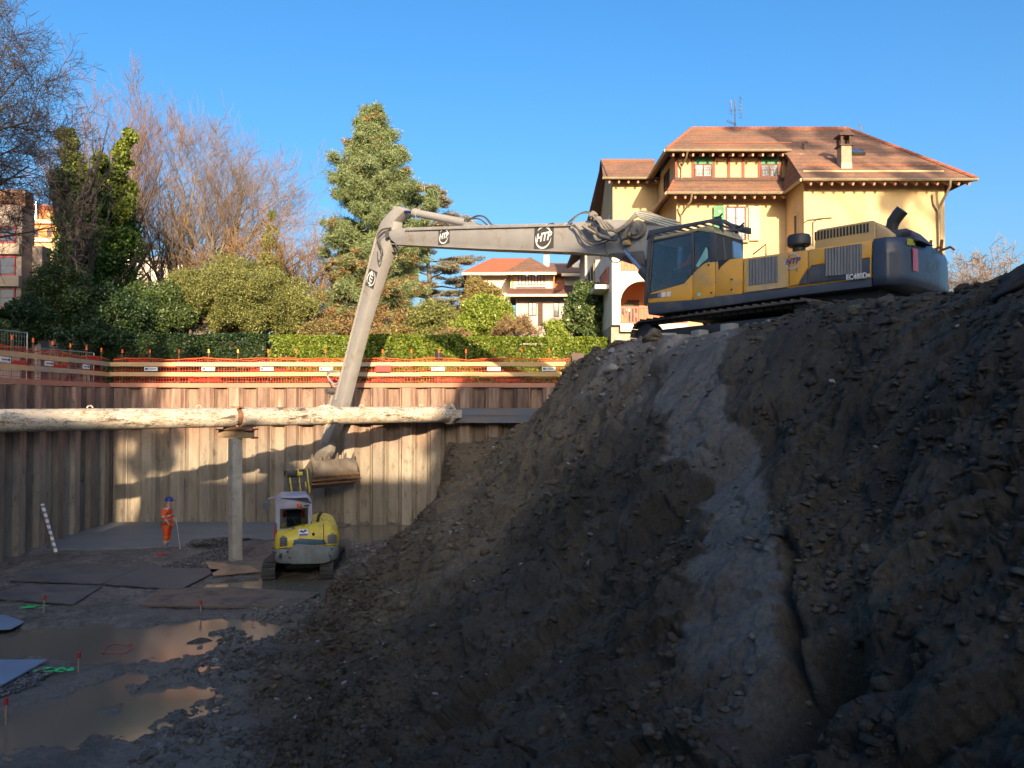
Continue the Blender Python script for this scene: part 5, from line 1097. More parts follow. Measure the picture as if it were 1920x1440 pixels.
mesh_fence((-18.5, 29.0, 6.0), (-18.05, 32.2, 6.0), 1.5, 'lower galvanised mesh fence panel next to the corner of the railings')
# unseen trees added behind the camera so their crowns dapple the light
tz = leaf_mat('leaf_shade', (.03, .05, .02), (.05, .08, .03))
def shade_tree(x, y, z0, z1, rad, n_, seed, label, per=150, size=.35):
    rs = np.random.RandomState(seed); root = empty('dapple_tree', (x, y, 6), label, 'tree'); C = []
    for i in range(n_): v = rs.normal(size=3); v /= np.linalg.norm(v); v *= rs.rand() ** .4; C.append((x + v[0] * rad, y + v[1] * rad * .6, (z0 + z1) / 2 + v[2] * (z1 - z0) / 2))
    leafmesh('foliage', clumps(C, [rad * .2] * n_, [per] * n_, seed), size, tz, root, seed)
    S = [(x, y, 5.9, x, y, z0 + 2, .35, .2)] + [(x, y, z0 + 1, *c, .12, .03) for c in C[::2]]; segmesh('trunk', S, bark, root, 6)
shade_tree(-8.3, -23, SB - 4, SB + 6, 2.3, 26, 91, 'unseen leafy tree added behind the camera to dapple the sunlight')
shade_tree(-2.5, -22, SB - 7, SB - 3.4, 2.0, 14, 92, 'unseen low leafy tree added behind the camera to break the shadow edge')
bare = lambda: None
b_ = Vector((24.5, -22, 6)); root = empty('dapple_tree', b_, 'unseen tall forked tree added behind the camera to dapple the yellow house', 'tree')
big, fin = grow(b_, 34, .5, 95, nprim=10, spread=.7, up=.3, lv=3, first=.45); segmesh('trunk', big + fin, bark, root, 5)
rs = np.random.RandomState(97); tip = [s[3:6] for s in big + fin if s[5] > 24]; tip = [tip[i] for i in rs.choice(len(tip), min(60, len(tip)), False)]
leafmesh('foliage', clumps(tip, [.75] * len(tip), [70] * len(tip), 9), .3, tz, root, 9)
# ------------------------------------------------------------------ text helper
def text_mesh(name, s, size, m, parent, loc, xdir, ydir, depth=.004, shear=0.0, bold=0.0, sx=1.0):
    cu = bpy.data.curves.new('t', 'FONT'); cu.body = s; cu.size = size; cu.extrude = depth; cu.align_x = 'CENTER'; cu.align_y = 'CENTER'; cu.offset = bold; cu.shear = shear; cu.resolution_u = 3
    to = bpy.data.objects.new('t', cu); sc.collection.objects.link(to)
    dg = bpy.context.evaluated_depsgraph_get(); me = bpy.data.meshes.new_from_object(to.evaluated_get(dg)); bpy.data.objects.remove(to); me.name = name
    x, y = Vector(xdir).normalized(), Vector(ydir).normalized(); z = x.cross(y); M = Matrix((x * sx, y, z)).transposed().to_4x4(); M.translation = Vector(loc)
    me.transform(M); me.materials.clear(); return mk(name, me, m, parent)
# ------------------------------------------------------------------ long reach excavator
yel = mat('machine_yellow', (.80, .40, .05), (.72, .36, .045), scale=1.5, rough=.42, dirt=(.42, .30, .16), dirt_amt=.35, dirt_scale=1.2, coat=.15)
yeld = mat('machine_yellow_dusty', (.62, .42, .17), (.55, .37, .16), scale=2, rough=.6, dirt=(.42, .34, .25), dirt_amt=.3)
blu = mat('machine_blueblack', (.025, .036, .062), (.032, .045, .075), scale=1.2, rough=.42, dirt=(.07, .075, .09), dirt_amt=.25, coat=.2)
blud = mat('machine_blue_dusty', (.05, .065, .10), (.07, .08, .105), scale=2, rough=.65, dirt=(.13, .125, .12), dirt_amt=.3, spec=.3)
blk = mat('black_steel', (.02, .022, .026), (.035, .035, .036), scale=3, rough=.5)
gry = mat('arm_grey', (.30, .295, .29), (.26, .255, .25), scale=1.2, rough=.55, dirt=(.22, .18, .13), dirt_amt=.22, dirt_scale=1.5)
grd = mat('arm_dark', (.10, .09, .085), (.07, .065, .06), scale=2, rough=.6)
hos = mat('hose_rubber', (.05, .048, .045), (.09, .08, .07), scale=3, rough=.6)
hosg = mat('hose_dusty', (.24, .22, .19), (.15, .14, .12), scale=3, rough=.7)
chrome = mat('rod_chrome', (.35, .4, .55), rough=.15, metal=.9)
grille = mat('grille_grey', (.20, .205, .21), (.12, .125, .13), scale=3, rough=.6, stretch=(3, 3, .3))
trackm = mat('track_steel', (.10, .085, .07), (.06, .055, .05), scale=5, rough=.7, bump=.4)
cabgl = glass_mat('cab_glass', (.82, .85, .88))
red_r = mat('reflector_red', (.45, .015, .02), rough=.2, coat=.5)
whit = mat('decal_white', (.8, .8, .8), rough=.5); dk = mat('decal_dark', (.07, .065, .06), rough=.5); purp = mat('decal_purple', (.12, .08, .28), rough=.5)
U = Vector((-.69, .724, 0)).normalized(); Lf = Vector((-U.y, U.x, 0)); CE = Vector((5.78, 17.21, 6.45)); angE = math.atan2(U.y, U.x)
def loc2w(v): return CE + U * v[0] + Lf * v[1] + Vector((0, 0, v[2]))
def side(px, py, y=1.6):        # pixel -> (x, z) in the machine frame on the plane y
    r = ray(px, py); o_ = Vector((0, 0, CAMZ)) - CE; t = (y - o_.dot(Lf)) / r.dot(Lf); w_ = o_ + r * t; return (w_.dot(U), w_.z)
def SP(pts, y=1.6): return [side(a, b_, y) for a, b_ in pts]
E = empty('long_reach_excavator', CE, 'yellow and dark blue long reach tracked excavator on the crest of the earth bank', 'excavator', rz=angE)
def eb(mb, name, m, par=None, **k): return mb.build(name, m, par or E, world=False, **k)
YS = 1.6
# chassis frame
mb = MB(); mb.prism(SP([(1213, 570), (1300, 557), (1480, 540), (1634, 521), (1634, 537.5), (1480, 556), (1330, 577), (1215, 590)]), 'y', -YS, YS - .005); eb(mb, 'deck_frame', blud, bevel=.02)
mb = MB(); mb.prism(SP([(1225, 590), (1330, 578), (1634, 538), (1634, 556), (1500, 575), (1330, 596), (1270, 600)]), 'y', -1.3, 1.25); eb(mb, 'underside', blk)
mb = MB(); mb.cyl((0, 0, .55), (0, 0, 1.0), .85, n=32); mb.box((0, 0, .5), (2.0, 1.2, .4)); eb(mb, 'slew_ring', blk)
# engine side body
mb = MB(); mb.prism(SP([(1393, 484), (1516, 467.5), (1634, 450), (1634, 521), (1480, 540.5), (1393, 551)]), 'y', -YS, YS - .02); eb(mb, 'engine_body', yel, bevel=.03)
mb = MB(); mb.prism(SP([(1349, 489), (1357, 494), (1368, 486), (1392.3, 483), (1392.3, 551), (1341, 556.5), (1341, 491)]), 'y', .3, YS); eb(mb, 'side_panel', yel, bevel=.02)
mb = MB(); mb.prism(SP([(1346, 489), (1348, 507), (1352, 500), (1368, 486)]), 'y', YS, YS + .006); eb(mb, 'notch', blk)
# panel seams and doors
mb = MB(); mb.prism(SP([(1394.5, 486), (1478.5, 474), (1478.5, 538.5), (1394.5, 549.5)]), 'y', YS - .01, YS + .012); eb(mb, 'side_door', yel, bevel=.012)
mb = MB(); mb.prism(SP([(1480.5, 474), (1515, 469.5), (1515, 500), (1497, 533), (1480.5, 536.5)]), 'y', YS - .01, YS + .012); eb(mb, 'side_door', yel, bevel=.01)
mb = MB(); mb.prism(SP([(1515, 503), (1515, 531.5), (1497.5, 534)]), 'y', YS - .01, YS + .013); eb(mb, 'blue_trim', blud)
mb = MB(); mb.prism(SP([(1517, 469), (1631, 453), (1631, 483), (1618, 485), (1547, 494), (1522, 498), (1517, 503)]), 'y', YS - .01, YS + .013); eb(mb, 'rear_door', yel, bevel=.01)
mb = MB(); mb.prism(SP([(1517, 504), (1523, 499), (1547, 495.5), (1618, 486), (1631, 484.5), (1631, 518), (1517, 532)]), 'y', YS - .01, YS + .013); eb(mb, 'blue_trim', blud, bevel=.01)
def grill(pts, n_, y=YS + .012, ty=.02):
    q = SP(pts); mb = MB(); mb.prism(q, 'y', y, y + ty * .4); g_ = eb(mb, 'grille', grille); mb = MB()
    for i in range(n_):
        t = (i + .5) / n_; a = Vector(q[0]).lerp(Vector(q[1]), t); c = Vector(q[3]).lerp(Vector(q[2]), t); w_ = (Vector(q[1]) - Vector(q[0])).length / n_ * .32
        mb.add([(a.x - w_, y + ty * .4, a.y), (a.x + w_, y + ty * .4, a.y), (a.x, y + ty, a.y), (c.x - w_, y + ty * .4, c.y), (c.x + w_, y + ty * .4, c.y), (c.x, y + ty, c.y)], [(0, 2, 5, 3), (2, 1, 4, 5)])
    eb(mb, 'slats', grille, g_); return g_
mb = MB(); mb.prism(SP([(1400, 486), (1465, 477.5), (1476, 477), (1476, 538), (1400, 548)]), 'y', YS + .005, YS + .016); eb(mb, 'dusty_panel', yeld)
grill([(1405, 487), (1459, 480), (1459, 529), (1405, 535.5)], 9, YS + .018); grill([(1547.6, 466.5), (1617, 457), (1617, 512), (1547.6, 518)], 12, YS + .018)
for (a, b_) in ((1372, 524), (1372, 543), (1334, 549), (1329, 497)):
    x, z = side(a, b_); mb = MB(); mb.cyl((x, YS - .02, z), (x, YS + .02, z), .02, n=8); eb(mb, 'latch', blk)
# vent hood
q = SP([(1522, 468), (1524, 434), (1529, 428.5), (1629, 411.5), (1634, 412), (1634, 450)]); mb = MB(); mb.prism(q, 'y', -.9, YS - .12)
hd = eb(mb, 'vent_hood', yeld, bevel=.05)
t0, t1 = side(1529, 440, YS - .12), side(1627, 424, YS - .12)
for i in range(17):
    t = i / 16; x = t0[0] + (t1[0] - t0[0]) * t; z = t0[1] + (t1[1] - t0[1]) * t; mb = MB(); mb.bb(x - .018, x + .018, YS - .13, YS - .112, z - .085, z + .085); mb.v = [(v[0], v[1], v[2] - .03) for v in mb.v]; eb(mb, 'vent_slot', blk, hd)
q2 = SP([(1634, 413), (1662, 433), (1662, 446), (1634, 450)]); mb = MB(); mb.prism(q2, 'y', -.9, YS - .2); eb(mb, 'hood_end', yeld, bevel=.03)
# handrails behind the intake
for px, py in ((1506, 446), (1524, 444)):
    x, z = side(px, py, .6); mb = MB(); mb.tube([(x, .6, z - .2), (x, .6, z + .3), (x - .1, .6, z + .36), (x - .4, .6, z + .33)], .016, 6); eb(mb, 'grab_rail', yeld)
x, z = side(1498, 452, 1.0); mb = MB(); mb.cyl((x, 1.0, z - .25), (x, 1.0, z - .05), .13, n=20); mb.lathe([(.20, -.12), (.235, -.09), (.24, .06), (.21, .12), (.05, .13)], (x, 1.0, z), 28); eb(mb, 'air_intake', blk, smooth=1)
# exhaust
x, z = side(1672, 432, .9); mb = MB(); mb.tube([(x, .9, z - .35), (x, .9, z + .05), (x - .03, .9, z + .16), (x - .12, .9, z + .28), (x - .2, .9, z + .36)], [.105, .11, .12, .12, .12], 16); eb(mb, 'exhaust', blk, smooth=1)
q = SP([(1657, 450), (1657, 434), (1700, 427), (1728, 452)], 1.1); mb = MB(); mb.prism(q, 'y', .35, 1.1); eb(mb, 'engine_cover', blud, bevel=.04)
mb = MB(); x, z = side(1700, 438, 1.1); mb.box((x, 1.11, z), (.16, .02, .07)); eb(mb, 'handle', blk)
# counterweight: rounded tail
zt_, zb_ = side(1634, 449)[1] + .02, side(1634, 537)[1]; xr = side(1636, 500)[0]
outl = [(xr, -YS - .02), (xr, YS + .02)] + [(xr - .25, 1.62), (xr - .40, 1.52), (xr - .50, 1.35), (xr - .55, 1.1), (xr - .58, .75), (xr - .60, .35), (xr - .60, 0), (xr - .58, -.35), (xr - .54, -.75), (xr - .5, -1.1), (xr - .42, -1.35), (xr - .34, -1.5), (xr - .25, -1.62)]
cwl = [(zb_, 0, .93), (zb_ + .14, .02, 1.0), (zb_ + .22, .01, .985), (zt_ - .32, 0, .98), (zt_ - .12, -.01, .955), (zt_, -.03, .87)]
vs, fs = [], []; n_ = len(outl)
for z, _, s in cwl:
    for (x, y) in outl: vs.append((xr + (x - xr) * s if x < xr else x, y * (1 - (1 - s) * .35), z))
for i in range(len(cwl) - 1):
    for k in range(n_): fs.append((i * n_ + k, i * n_ + (k + 1) % n_, (i + 1) * n_ + (k + 1) % n_, (i + 1) * n_ + k))
fs += [tuple(range(n_))[::-1], tuple(range((len(cwl) - 1) * n_, len(cwl) * n_))]
mb = MB(); mb.add(vs, fs); cw = eb(mb, 'counterweight', blu, bevel=.02, smooth=60)
def on_cw(a, z0_, z1_, y0_, y1_, m, nm, off=.012):
    # patch on the rear face between two y stations
    def xo(y):
        pr_ = sorted([(yy, x) for x, yy in outl if yy > -1.7 and x < xr - .01], key=lambda t: t[0]); return float(np.interp(y, [p[0] for p in pr_], [p[1] for p in pr_]))
    k = 4; vs = []
    for i in range(k + 1):
        y = y0_ + (y1_ - y0_) * i / k; x = xr + (xo(y) - xr) * .99 - off; vs += [(x, y, z0_), (x - .0, y, z1_)]
    mb = MB(); mb.add(vs, [(2 * i, 2 * i + 2, 2 * i + 3, 2 * i + 1) for i in range(k)]); mb.add([(v[0] + off * 1.5, v[1], v[2]) for v in vs], [(2 * i, 2 * i + 1, 2 * i + 3, 2 * i + 2) for i in range(k)]); eb(mb, nm, m, cw)
on_cw(0, zt_ - .62, zt_ - .2, .92, 1.14, red_r, 'tail_reflector'); on_cw(0, zt_ - .15, zt_ - .03, 1.0, 1.3, mat('sticker_yellow', (.6, .62, .1), rough=.5), 'warning_sticker', .0)
for x, z in ((xr - .3, zt_ + .02), (xr - .5, zt_ + .0)):
    mb = MB(); mb.tube([(x, -.6, z - .1), (x - .03, -.6, z + .22)], .03, 6); mb.tube([(x, -.6, z), (x - .18, -.6, z + .05), (x - .25, -.6, z - .02)], .025, 6); eb(mb, 'lifting_hook', rustm)
# text
x, z = side(1500, 490); 
def logo(par, c, xd, yd, s, fg, bgm=None, nrm=None):
    xd, yd = Vector(xd).normalized(), Vector(yd).normalized(); nz = xd.cross(yd); c = Vector(c)
    if bgm: mb = MB(); mb.add([c - xd * s * 1.15 - yd * s * 1.05, c + xd * s * 1.15 - yd * s * 1.05, c + xd * s * 1.2 + yd * s * 1.05, c - xd * s * 1.05 + yd * s * 1.05], [(0, 1, 2, 3)]); bgp = mb.build('logo_plate', bgm, par, world=False); par2 = bgp; 
    else: par2 = par
    def arc(a0, a1, nm):
        mb = MB(); k = 26; vs = []
        for i in range(k + 1):
            t = a0 + (a1 - a0) * i / k; th = .12 * math.sin(math.pi * min(1, max(.0, (i + .6) / (k + 1.2)))) ** .7 + .01
            for rr_ in (1.0 - th, 1.0 + th * .35): vs.append(c + nz * .008 + (xd * math.cos(t) + yd * math.sin(t)) * s * .92 * rr_)
        mb.add(vs, [(2 * i, 2 * i + 1, 2 * i + 3, 2 * i + 2) for i in range(k)]); mb.build(nm, fg[0], par2, world=False)
    arc(R(5), R(135), 'logo_arc'); arc(R(165), R(350), 'logo_arc')
    text_mesh('logo_text', 'HTP', s * .95, fg[1], par2, c + nz * .009, xd, yd, .002, shear=.25, bold=s * .035, sx=1.0)
XR = Vector((-1, 0, 0))   # reading direction on the left side of the machine
def sid3(px, py, y): x, z = side(px, py, y); return Vector((x, y, z))
# seen from the left side the reading direction runs towards the rear (-x)
lx = (sid3(1510, 489, YS) - sid3(1485, 492, YS)); logo(E, sid3(1482 + 4, 490, YS + .016), (-1, 0, 0), (0, 0, 1), .17, (mat('decal_silver', (.6, .58, .6), rough=.4), purp))
text_mesh('model_number', 'EC480D', .145, whit, E, sid3(1606, 518.5, YS + .05), (-1, 0, 0), (0, 0, 1), .002, bold=.004, sx=.78); text_mesh('model_number', 'HR', .08, whit, E, sid3(1627.5, 516.5, YS + .05), (-1, 0, 0), (0, 0, 1), .002, bold=.003, sx=.8)
text_mesh('marking', '1', .10, dk, E, sid3(1494, 506, YS + .018), (-1, 0, 0), (0, 0, 1), .002, bold=.004)
# ------------------------------------------------------------------ cab
cy0, cy1 = .42, YS
cab_in = mat('cab_inside', (.05, .055, .065), (.035, .04, .05), scale=3, rough=.8)
qd = SP([(1214, 568.5), (1214, 552), (1221, 549), (1282, 531.5), (1298, 513.5), (1298, 563)]); mb = MB(); mb.prism(qd, 'y', cy0, cy1); eb(mb, 'cab_door', yel, bevel=.02)
qd = SP([(1298.8, 562.8), (1298.8, 512), (1320, 494), (1329, 490.5), (1340.5, 489.5), (1340.5, 557)]); mb = MB(); mb.prism(qd, 'y', cy0, cy1); eb(mb, 'cab_side', yel, bevel=.02)
def strip(pa, pb, w_, m, nm, y=cy1, th=.06, par=None):
    a, b_ = sid3(*pa, y), sid3(*pb, y); mb = MB(); d = (b_ - a).normalized(); s_ = Vector((d.z, 0, -d.x)) * w_ / 2
    mb.add([a - s_, a + s_, b_ + s_, b_ - s_, a - s_ - Vector((0, th, 0)), a + s_ - Vector((0, th, 0)), b_ + s_ - Vector((0, th, 0)), b_ - s_ - Vector((0, th, 0))], [(0, 1, 2, 3), (4, 7, 6, 5), (0, 4, 5, 1), (1, 5, 6, 2), (2, 6, 7, 3), (3, 7, 4, 0)]); return eb(mb, nm, m, par, bevel=.008)
fr_m = mat('cab_frame', (.075, .08, .095), (.055, .06, .07), scale=2, rough=.5)
cf = []
for y in (cy1, cy0 + .06):
    strip((1212, 569), (1222, 444), .11, fr_m, 'cab_pillar', y); strip((1298.5, 515), (1297.5, 437), .075, fr_m, 'cab_pillar', y); strip((1336, 492), (1336, 434), .15, fr_m, 'cab_pillar', y)
    strip((1222, 452), (1298, 436), .05, fr_m, 'cab_rail', y)
mb = MB(); mb.prism(SP([(1225, 451), (1226, 445), (1295, 430.5), (1325, 423), (1336, 424.5), (1344, 437), (1326, 436), (1310, 433), (1298, 436)]), 'y', cy0, cy1 + .015); eb(mb, 'cab_roof', mat('roof_beige', (.42, .36, .2), (.36, .31, .18), rough=.6), bevel=.03)
# glass
def pane(pts, y, nm='glass'): mb = MB(); mb.prism(SP(pts, y), 'y', y - .008, y); return eb(mb, nm, cabgl)
pane([(1216, 551), (1224, 455), (1296, 439), (1297, 513), (1282, 531)], cy1 - .02); pane([(1299, 512), (1299, 436), (1327, 433), (1334, 440), (1334, 489), (1320, 494)], cy1 - .02)
pane([(1216, 551), (1224, 455), (1297, 438), (1334, 440), (1334, 520), (1214, 560)], cy0 + .02)
x0_, z0_ = side(1214, 560); x1_, z1_ = side(1223, 447); mb = MB(); mb.add([(x0_, cy0 + .1, z0_), (x0_, cy1 - .1, z0_), (x1_, cy1 - .1, z1_), (x1_, cy0 + .1, z1_)], [(0, 1, 2, 3)]); eb(mb, 'windscreen', cabgl)
xb, _ = side(1342, 500); mb = MB(); mb.bb(xb, xb + .05, cy0, cy1 - .02, side(1340, 530)[1], side(1340, 436)[1]); eb(mb, 'cab_back', cab_in)
mb = MB(); mb.bb(xb, x0_ - .05, cy0 + .05, cy1 - .08, side(1300, 562)[1], side(1300, 562)[1] + .06); eb(mb, 'cab_floor', cab_in)
strip((1218, 520), (1270, 507), .03, blk, 'grab_bar', cy1 - .06); strip((1270, 507), (1297, 510), .03, blk, 'grab_bar', cy1 - .06)
# rear right curved side window of the cab / hood
mb = MB(); q = SP([(1343, 442), (1362, 446), (1374, 452), (1378, 484), (1357, 487), (1348, 484)], .9); mb.prism(q, 'y', .5, .9); eb(mb, 'rear_window', mat('glass_blue', (.16, .30, .52), (.10, .2, .38), rough=.12, coat=.6), bevel=.03)
# falling object guard
for y in (cy1 + .02, cy0 - .02):
    mb = MB(); mb.prism(SP([(1214, 450), (1218, 432.5), (1347, 409), (1356, 411), (1356, 424), (1341, 421), (1330, 418), (1224, 441), (1222, 448)], cy1), 'y', y - .03, y + .03); eb(mb, 'roof_guard', fr_m, bevel=.01)
gz0, gz1 = side(1218, 433), side(1347, 409.5)
for i in range(9):
    t = i / 8; x = gz0[0] + (gz1[0] - gz0[0]) * t; z = gz0[1] + (gz1[1] - gz0[1]) * t; mb = MB(); mb.bb(x - .02, x + .02, cy0, cy1, z - .06, z - .02); eb(mb, 'guard_bar', fr_m)
strip((1218, 440), (1209, 572), .07, fr_m, 'front_guard', cy1 + .05, .05); strip((1218, 440), (1209, 572), .07, fr_m, 'front_guard', cy0, .05)
for k in range(7):
    t = k / 6.0; a = sid3(1218 - 9 * t, 440 + 132 * t, cy1 + .03); mb = MB(); mb.bar((a.x + .02, cy0, a.z), (a.x + .02, cy1, a.z), .02); eb(mb, 'guard_bar', fr_m)
strip((1350, 413), (1356, 487), .07, fr_m, 'rops_post', 1.3, .07); 
a, b_, c_ = sid3(1356, 414, .6), sid3(1380, 428, .3), sid3(1386, 483, .3); mb = MB(); mb.bar(a, b_, .07); mb.bar(b_, c_, .07); mb.bar(b_, b_ + Vector((-.2, 0, .03)), .04); eb(mb, 'rops_post', fr_m)
for (px, py) in ((1346, 409), (1386, 426)): a = sid3(px, py, .9); mb = MB(); mb.box(a, (.14, .1, .06)); mb.tube([a, a + Vector((-.12, 0, .08))], .02, 5); eb(mb, 'work_lamp', blk)
a = sid3(1436, 458, -.9); mb = MB(); mb.tube([sid3(1412, 477, -.9), a, a + Vector((0, 0, -.35))], .018, 6); eb(mb, 'grab_rail', timber_dark)
# decals on the door
for px, w_, m in ((1227, .34, dk), (1244, .10, whit), (1254, .13, whit)): a = sid3(px, 554.5 - (px - 1227) * .12, cy1 + .004); mb = MB(); mb.box(a, (w_ if w_ > .2 else .1, .008, .11)); eb(mb, 'decal', m)
a = sid3(1236, 553.5, cy1 + .01); mb = MB(); mb.box(a, (.08, .008, .08)); eb(mb, 'decal', mat('decal_blue', (.2, .25, .5), rough=.5))
a = sid3(1311, 552, cy1 + .004); mb = MB(); mb.cyl(a, a + Vector((0, .008, 0)), .045, n=16); eb(mb, 'decal', mat('decal_teal', (.3, .6, .5), rough=.5))
mb = MB(); mb.add([sid3(px, py, cy1 - .014) for px, py in ((1305, 498), (1308, 501), (1327, 484), (1327, 468), (1324, 463))], [(0, 1, 2, 3, 4)]); eb(mb, 'window_sticker', mat('sticker_teal', (.15, .45, .45), (.3, .55, .5), scale=14, rough=.5))
# interior: seat, lever consoles
xs, zs = side(1308, 525, 1.0); fl = side(1300, 562)[1] + .06
mb = MB(); mb.box((xs, 1.0, fl + .45), (.5, .5, .12)); mb.box((xs - .26, 1.0, fl + .85), (.12, .48, .75)); mb.box((xs - .05, 1.0, fl + .2), (.3, .3, .4)); eb(mb, 'seat', cab_in, bevel=.03)
for y in (.68, 1.32): mb = MB(); mb.box((xs + .25, y, fl + .5), (.4, .12, .3)); mb.cyl((xs + .35, y, fl + .65), (xs + .38, y, fl + .9), .02, n=6); eb(mb, 'console', cab_in)
# ------------------------------------------------------------------ boom, stick, bucket
yb = .36
mb = MB(); ft = [(.55, 2.0), (.85, 1.45)]
qb = SP([(727, 439), (731, 433), (742, 428), (900, 423.5), (1071, 418.5), (1110, 412), (1167, 411), (1200, 414)], yb) + [(.95, 2.75)] + ft + [(1.6, 1.9)] + SP([(1206, 486), (1180, 484), (1142, 476), (1080, 470.5), (900, 464), (742, 456.5), (733, 450)], yb)
mb.prism(qb, 'y', -yb, yb); bo = eb(mb, 'boom', gry, bevel=.02)
mb = MB(); q = SP([(735, 456.5), (900, 464), (1080, 470.5), (1142, 476), (1142, 478.5), (1080, 473), (900, 466.5), (735, 458)], yb); mb.prism(q, 'y', -yb - .03, yb + .03); eb(mb, 'bottom_plate', gry, bo)
for k in range(3):
    mb = MB(); pts = [(*side(px, py - 2.5 + 2.2 * k, yb + .03),) for px, py in ((760, 430), (900, 425.5), (1071, 421))]; pts = [(p_[0], yb - .02 + .03 * k, p_[1]) for p_ in pts]; mb.tube(pts, .022, 6); eb(mb, 'hydraulic_line', gry, bo)
for px in range(770, 1075, 36):
    a = sid3(px, 431 - (px - 760) * .031, yb + .02); mb = MB(); mb.box(a, (.09, .05, .09)); eb(mb, 'clamp', gry, bo)
# logos
for px, py, s_ in ((1019, 445, .35), (832, 443, .27)): logo(bo, sid3(px, py, yb + .006), (-1, 0, 0), (0, 0, 1), s_, (whit, whit), dk)
# curved hoses around the boom knuckle
def hz(pts, r_=.03, m=hos, y=yb + .12, nm='hose'):
    q = [Vector((*[side(px, py, y)[0]], y + dy, side(px, py, y)[1])) for px, py, dy in pts]; out = []
    for i in range(len(q) - 1):
        p0, p1, p2, p3 = q[max(0, i - 1)], q[i], q[i + 1], q[min(len(q) - 1, i + 2)]
        for k in range(6):
            t = k / 6; out.append(.5 * ((2 * p1) + (p2 - p0) * t + (2 * p0 - 5 * p1 + 4 * p2 - p3) * t * t + (3 * p1 - p0 - 3 * p2 + p3) * t ** 3))
    out.append(q[-1]); mb = MB(); mb.tube(out, r_, 6); return eb(mb, nm, m, bo)
for k in range(4):
    o_ = k * 5; hz([(1112 + o_, 405 + o_ * .6, 0), (1128 + o_, 418, .1), (1140 + o_, 432 - o_ * .3, .15), (1160, 436 + o_ * .3 - 4, .1), (1176, 420 + o_ * .3, .05), (1190, 402 + o_ * .4, 0), (1205, 396 + o_ * .5, -.05), (1228, 404 + o_ * .9, -.2)], .033, hosg)
for k in range(4): hz([(1190 + k * 3, 398 + k * 3.2, 0), (1215, 402 + 4 * k, -.05), (1262, 414 + 5 * k, -.3)], .032, mat('pipe_pale', (.42, .42, .36), (.33, .33, .28), rough=.5))
hz([(1070, 421, 0), (1085, 430, .05), (1095, 448, .06), (1115, 460, .06), (1140, 455, .1), (1155, 445, .1)], .02); hz([(1076, 421, 0), (1092, 436, .05), (1105, 452, .06), (1125, 453, .06), (1150, 447, .1)], .02)
hz([(1106, 425, .05), (1120, 432, .1), (1135, 447, .15), (1160, 452, .1)], .035); hz([(1132, 455, 0), (1140, 478, 0), (1150, 492, 0), (1162, 490, 0), (1170, 480, 0)], .015)
hz([(1095, 424, .05), (1125, 440, .12), (1148, 449, .1)], .045, hosg)
hz([(1065, 418, 0), (1080, 405, 0), (1098, 397, 0), (1110, 401, 0), (1120, 408, 0)], .02); hz([(1070, 418, 0), (1085, 402, 0), (1105, 399, 0), (1116, 405, 0)], .02, hosg)
for (px, py, s_) in ((1112, 404, .2), (1121, 412, .17), (1103, 424, .15), (1117, 431, .16), (1165, 434, .17), (1172, 446, .22), (1190, 424, .2), (1185, 440, .18), (1200, 434, .2), (1176, 456, .2)):
    a = sid3(px, py, yb + .06); mb = MB(); M = Matrix.Rotation(rng.uniform(0, 1.5), 3, 'Y'); mb.box(a, (s_, .16, s_ * .7), M); mb.cyl(a + Vector((0, .05, 0)), a + Vector((0, .14, 0)), s_ * .3, n=10); eb(mb, 'valve_block', rng.choice((hosg, grd, mat('brass', (.4, .28, .14), (.3, .22, .12), rough=.5))), bo, bevel=.01)
a = sid3(1199, 431, yb); mb = MB(); mb.cyl(a, a + Vector((0, .14, 0)), .24, n=20); mb.cyl(a + Vector((0, .14, 0)), a + Vector((0, .2, 0)), .15, n=16); eb(mb, 'pivot_boss', hosg, bo)
# boom lift cylinders
for y in (yb + .16, -yb - .16):
    a = sid3(1172, 470, y); b2_ = Vector((1.75, y, 1.0)); m_ = a.lerp(b2_, .3); mb = MB(); mb.cyl(a, m_, .06, n=12); cyl_ = eb(mb, 'lift_rod', chrome, smooth=1); mb = MB(); mb.cyl(m_, b2_, .13, n=16); eb(mb, 'lift_cylinder', grd, smooth=1)
mb = MB(); q = SP([(1142, 476), (1206, 470), (1212, 500), (1190, 497), (1165, 489)], yb); mb.prism(q, 'y', -yb - .05, yb + .05); eb(mb, 'cylinder_shadow_block', grd, bo, bevel=.03)  # dark block standing in for the cylinders and shadow under the boom
# stick cylinder on top of the boom
yc_ = .0; a, m_, b2_ = sid3(759, 397, .1), sid3(778, 399, .1), sid3(884, 420, .1)
mb = MB(); mb.cyl(a, m_, .06, n=14); eb(mb, 'stick_rod', mat('rod_blue', (.03, .05, .2), rough=.2, metal=.5), smooth=1); mb = MB(); mb.cyl(m_, b2_, .135, n=24); mb.cyl(m_ - (b2_ - m_).normalized() * .03, m_ + (b2_ - m_).normalized() * .2, .155, n=24); eb(mb, 'stick_cylinder', gry, smooth=1)
mb = MB(); q = SP([(872, 426), (884, 416), (893, 418), (905, 425)], .1); mb.prism(q, 'y', -.2, .25); eb(mb, 'cylinder_mount', gry)
hz([(868, 412, -.2), (885, 403, -.2), (900, 405, -.2), (912, 418, -.2), (918, 422, -.2)], .03); hz([(862, 410, -.2), (888, 408, -.2), (905, 420, -.2)], .025)
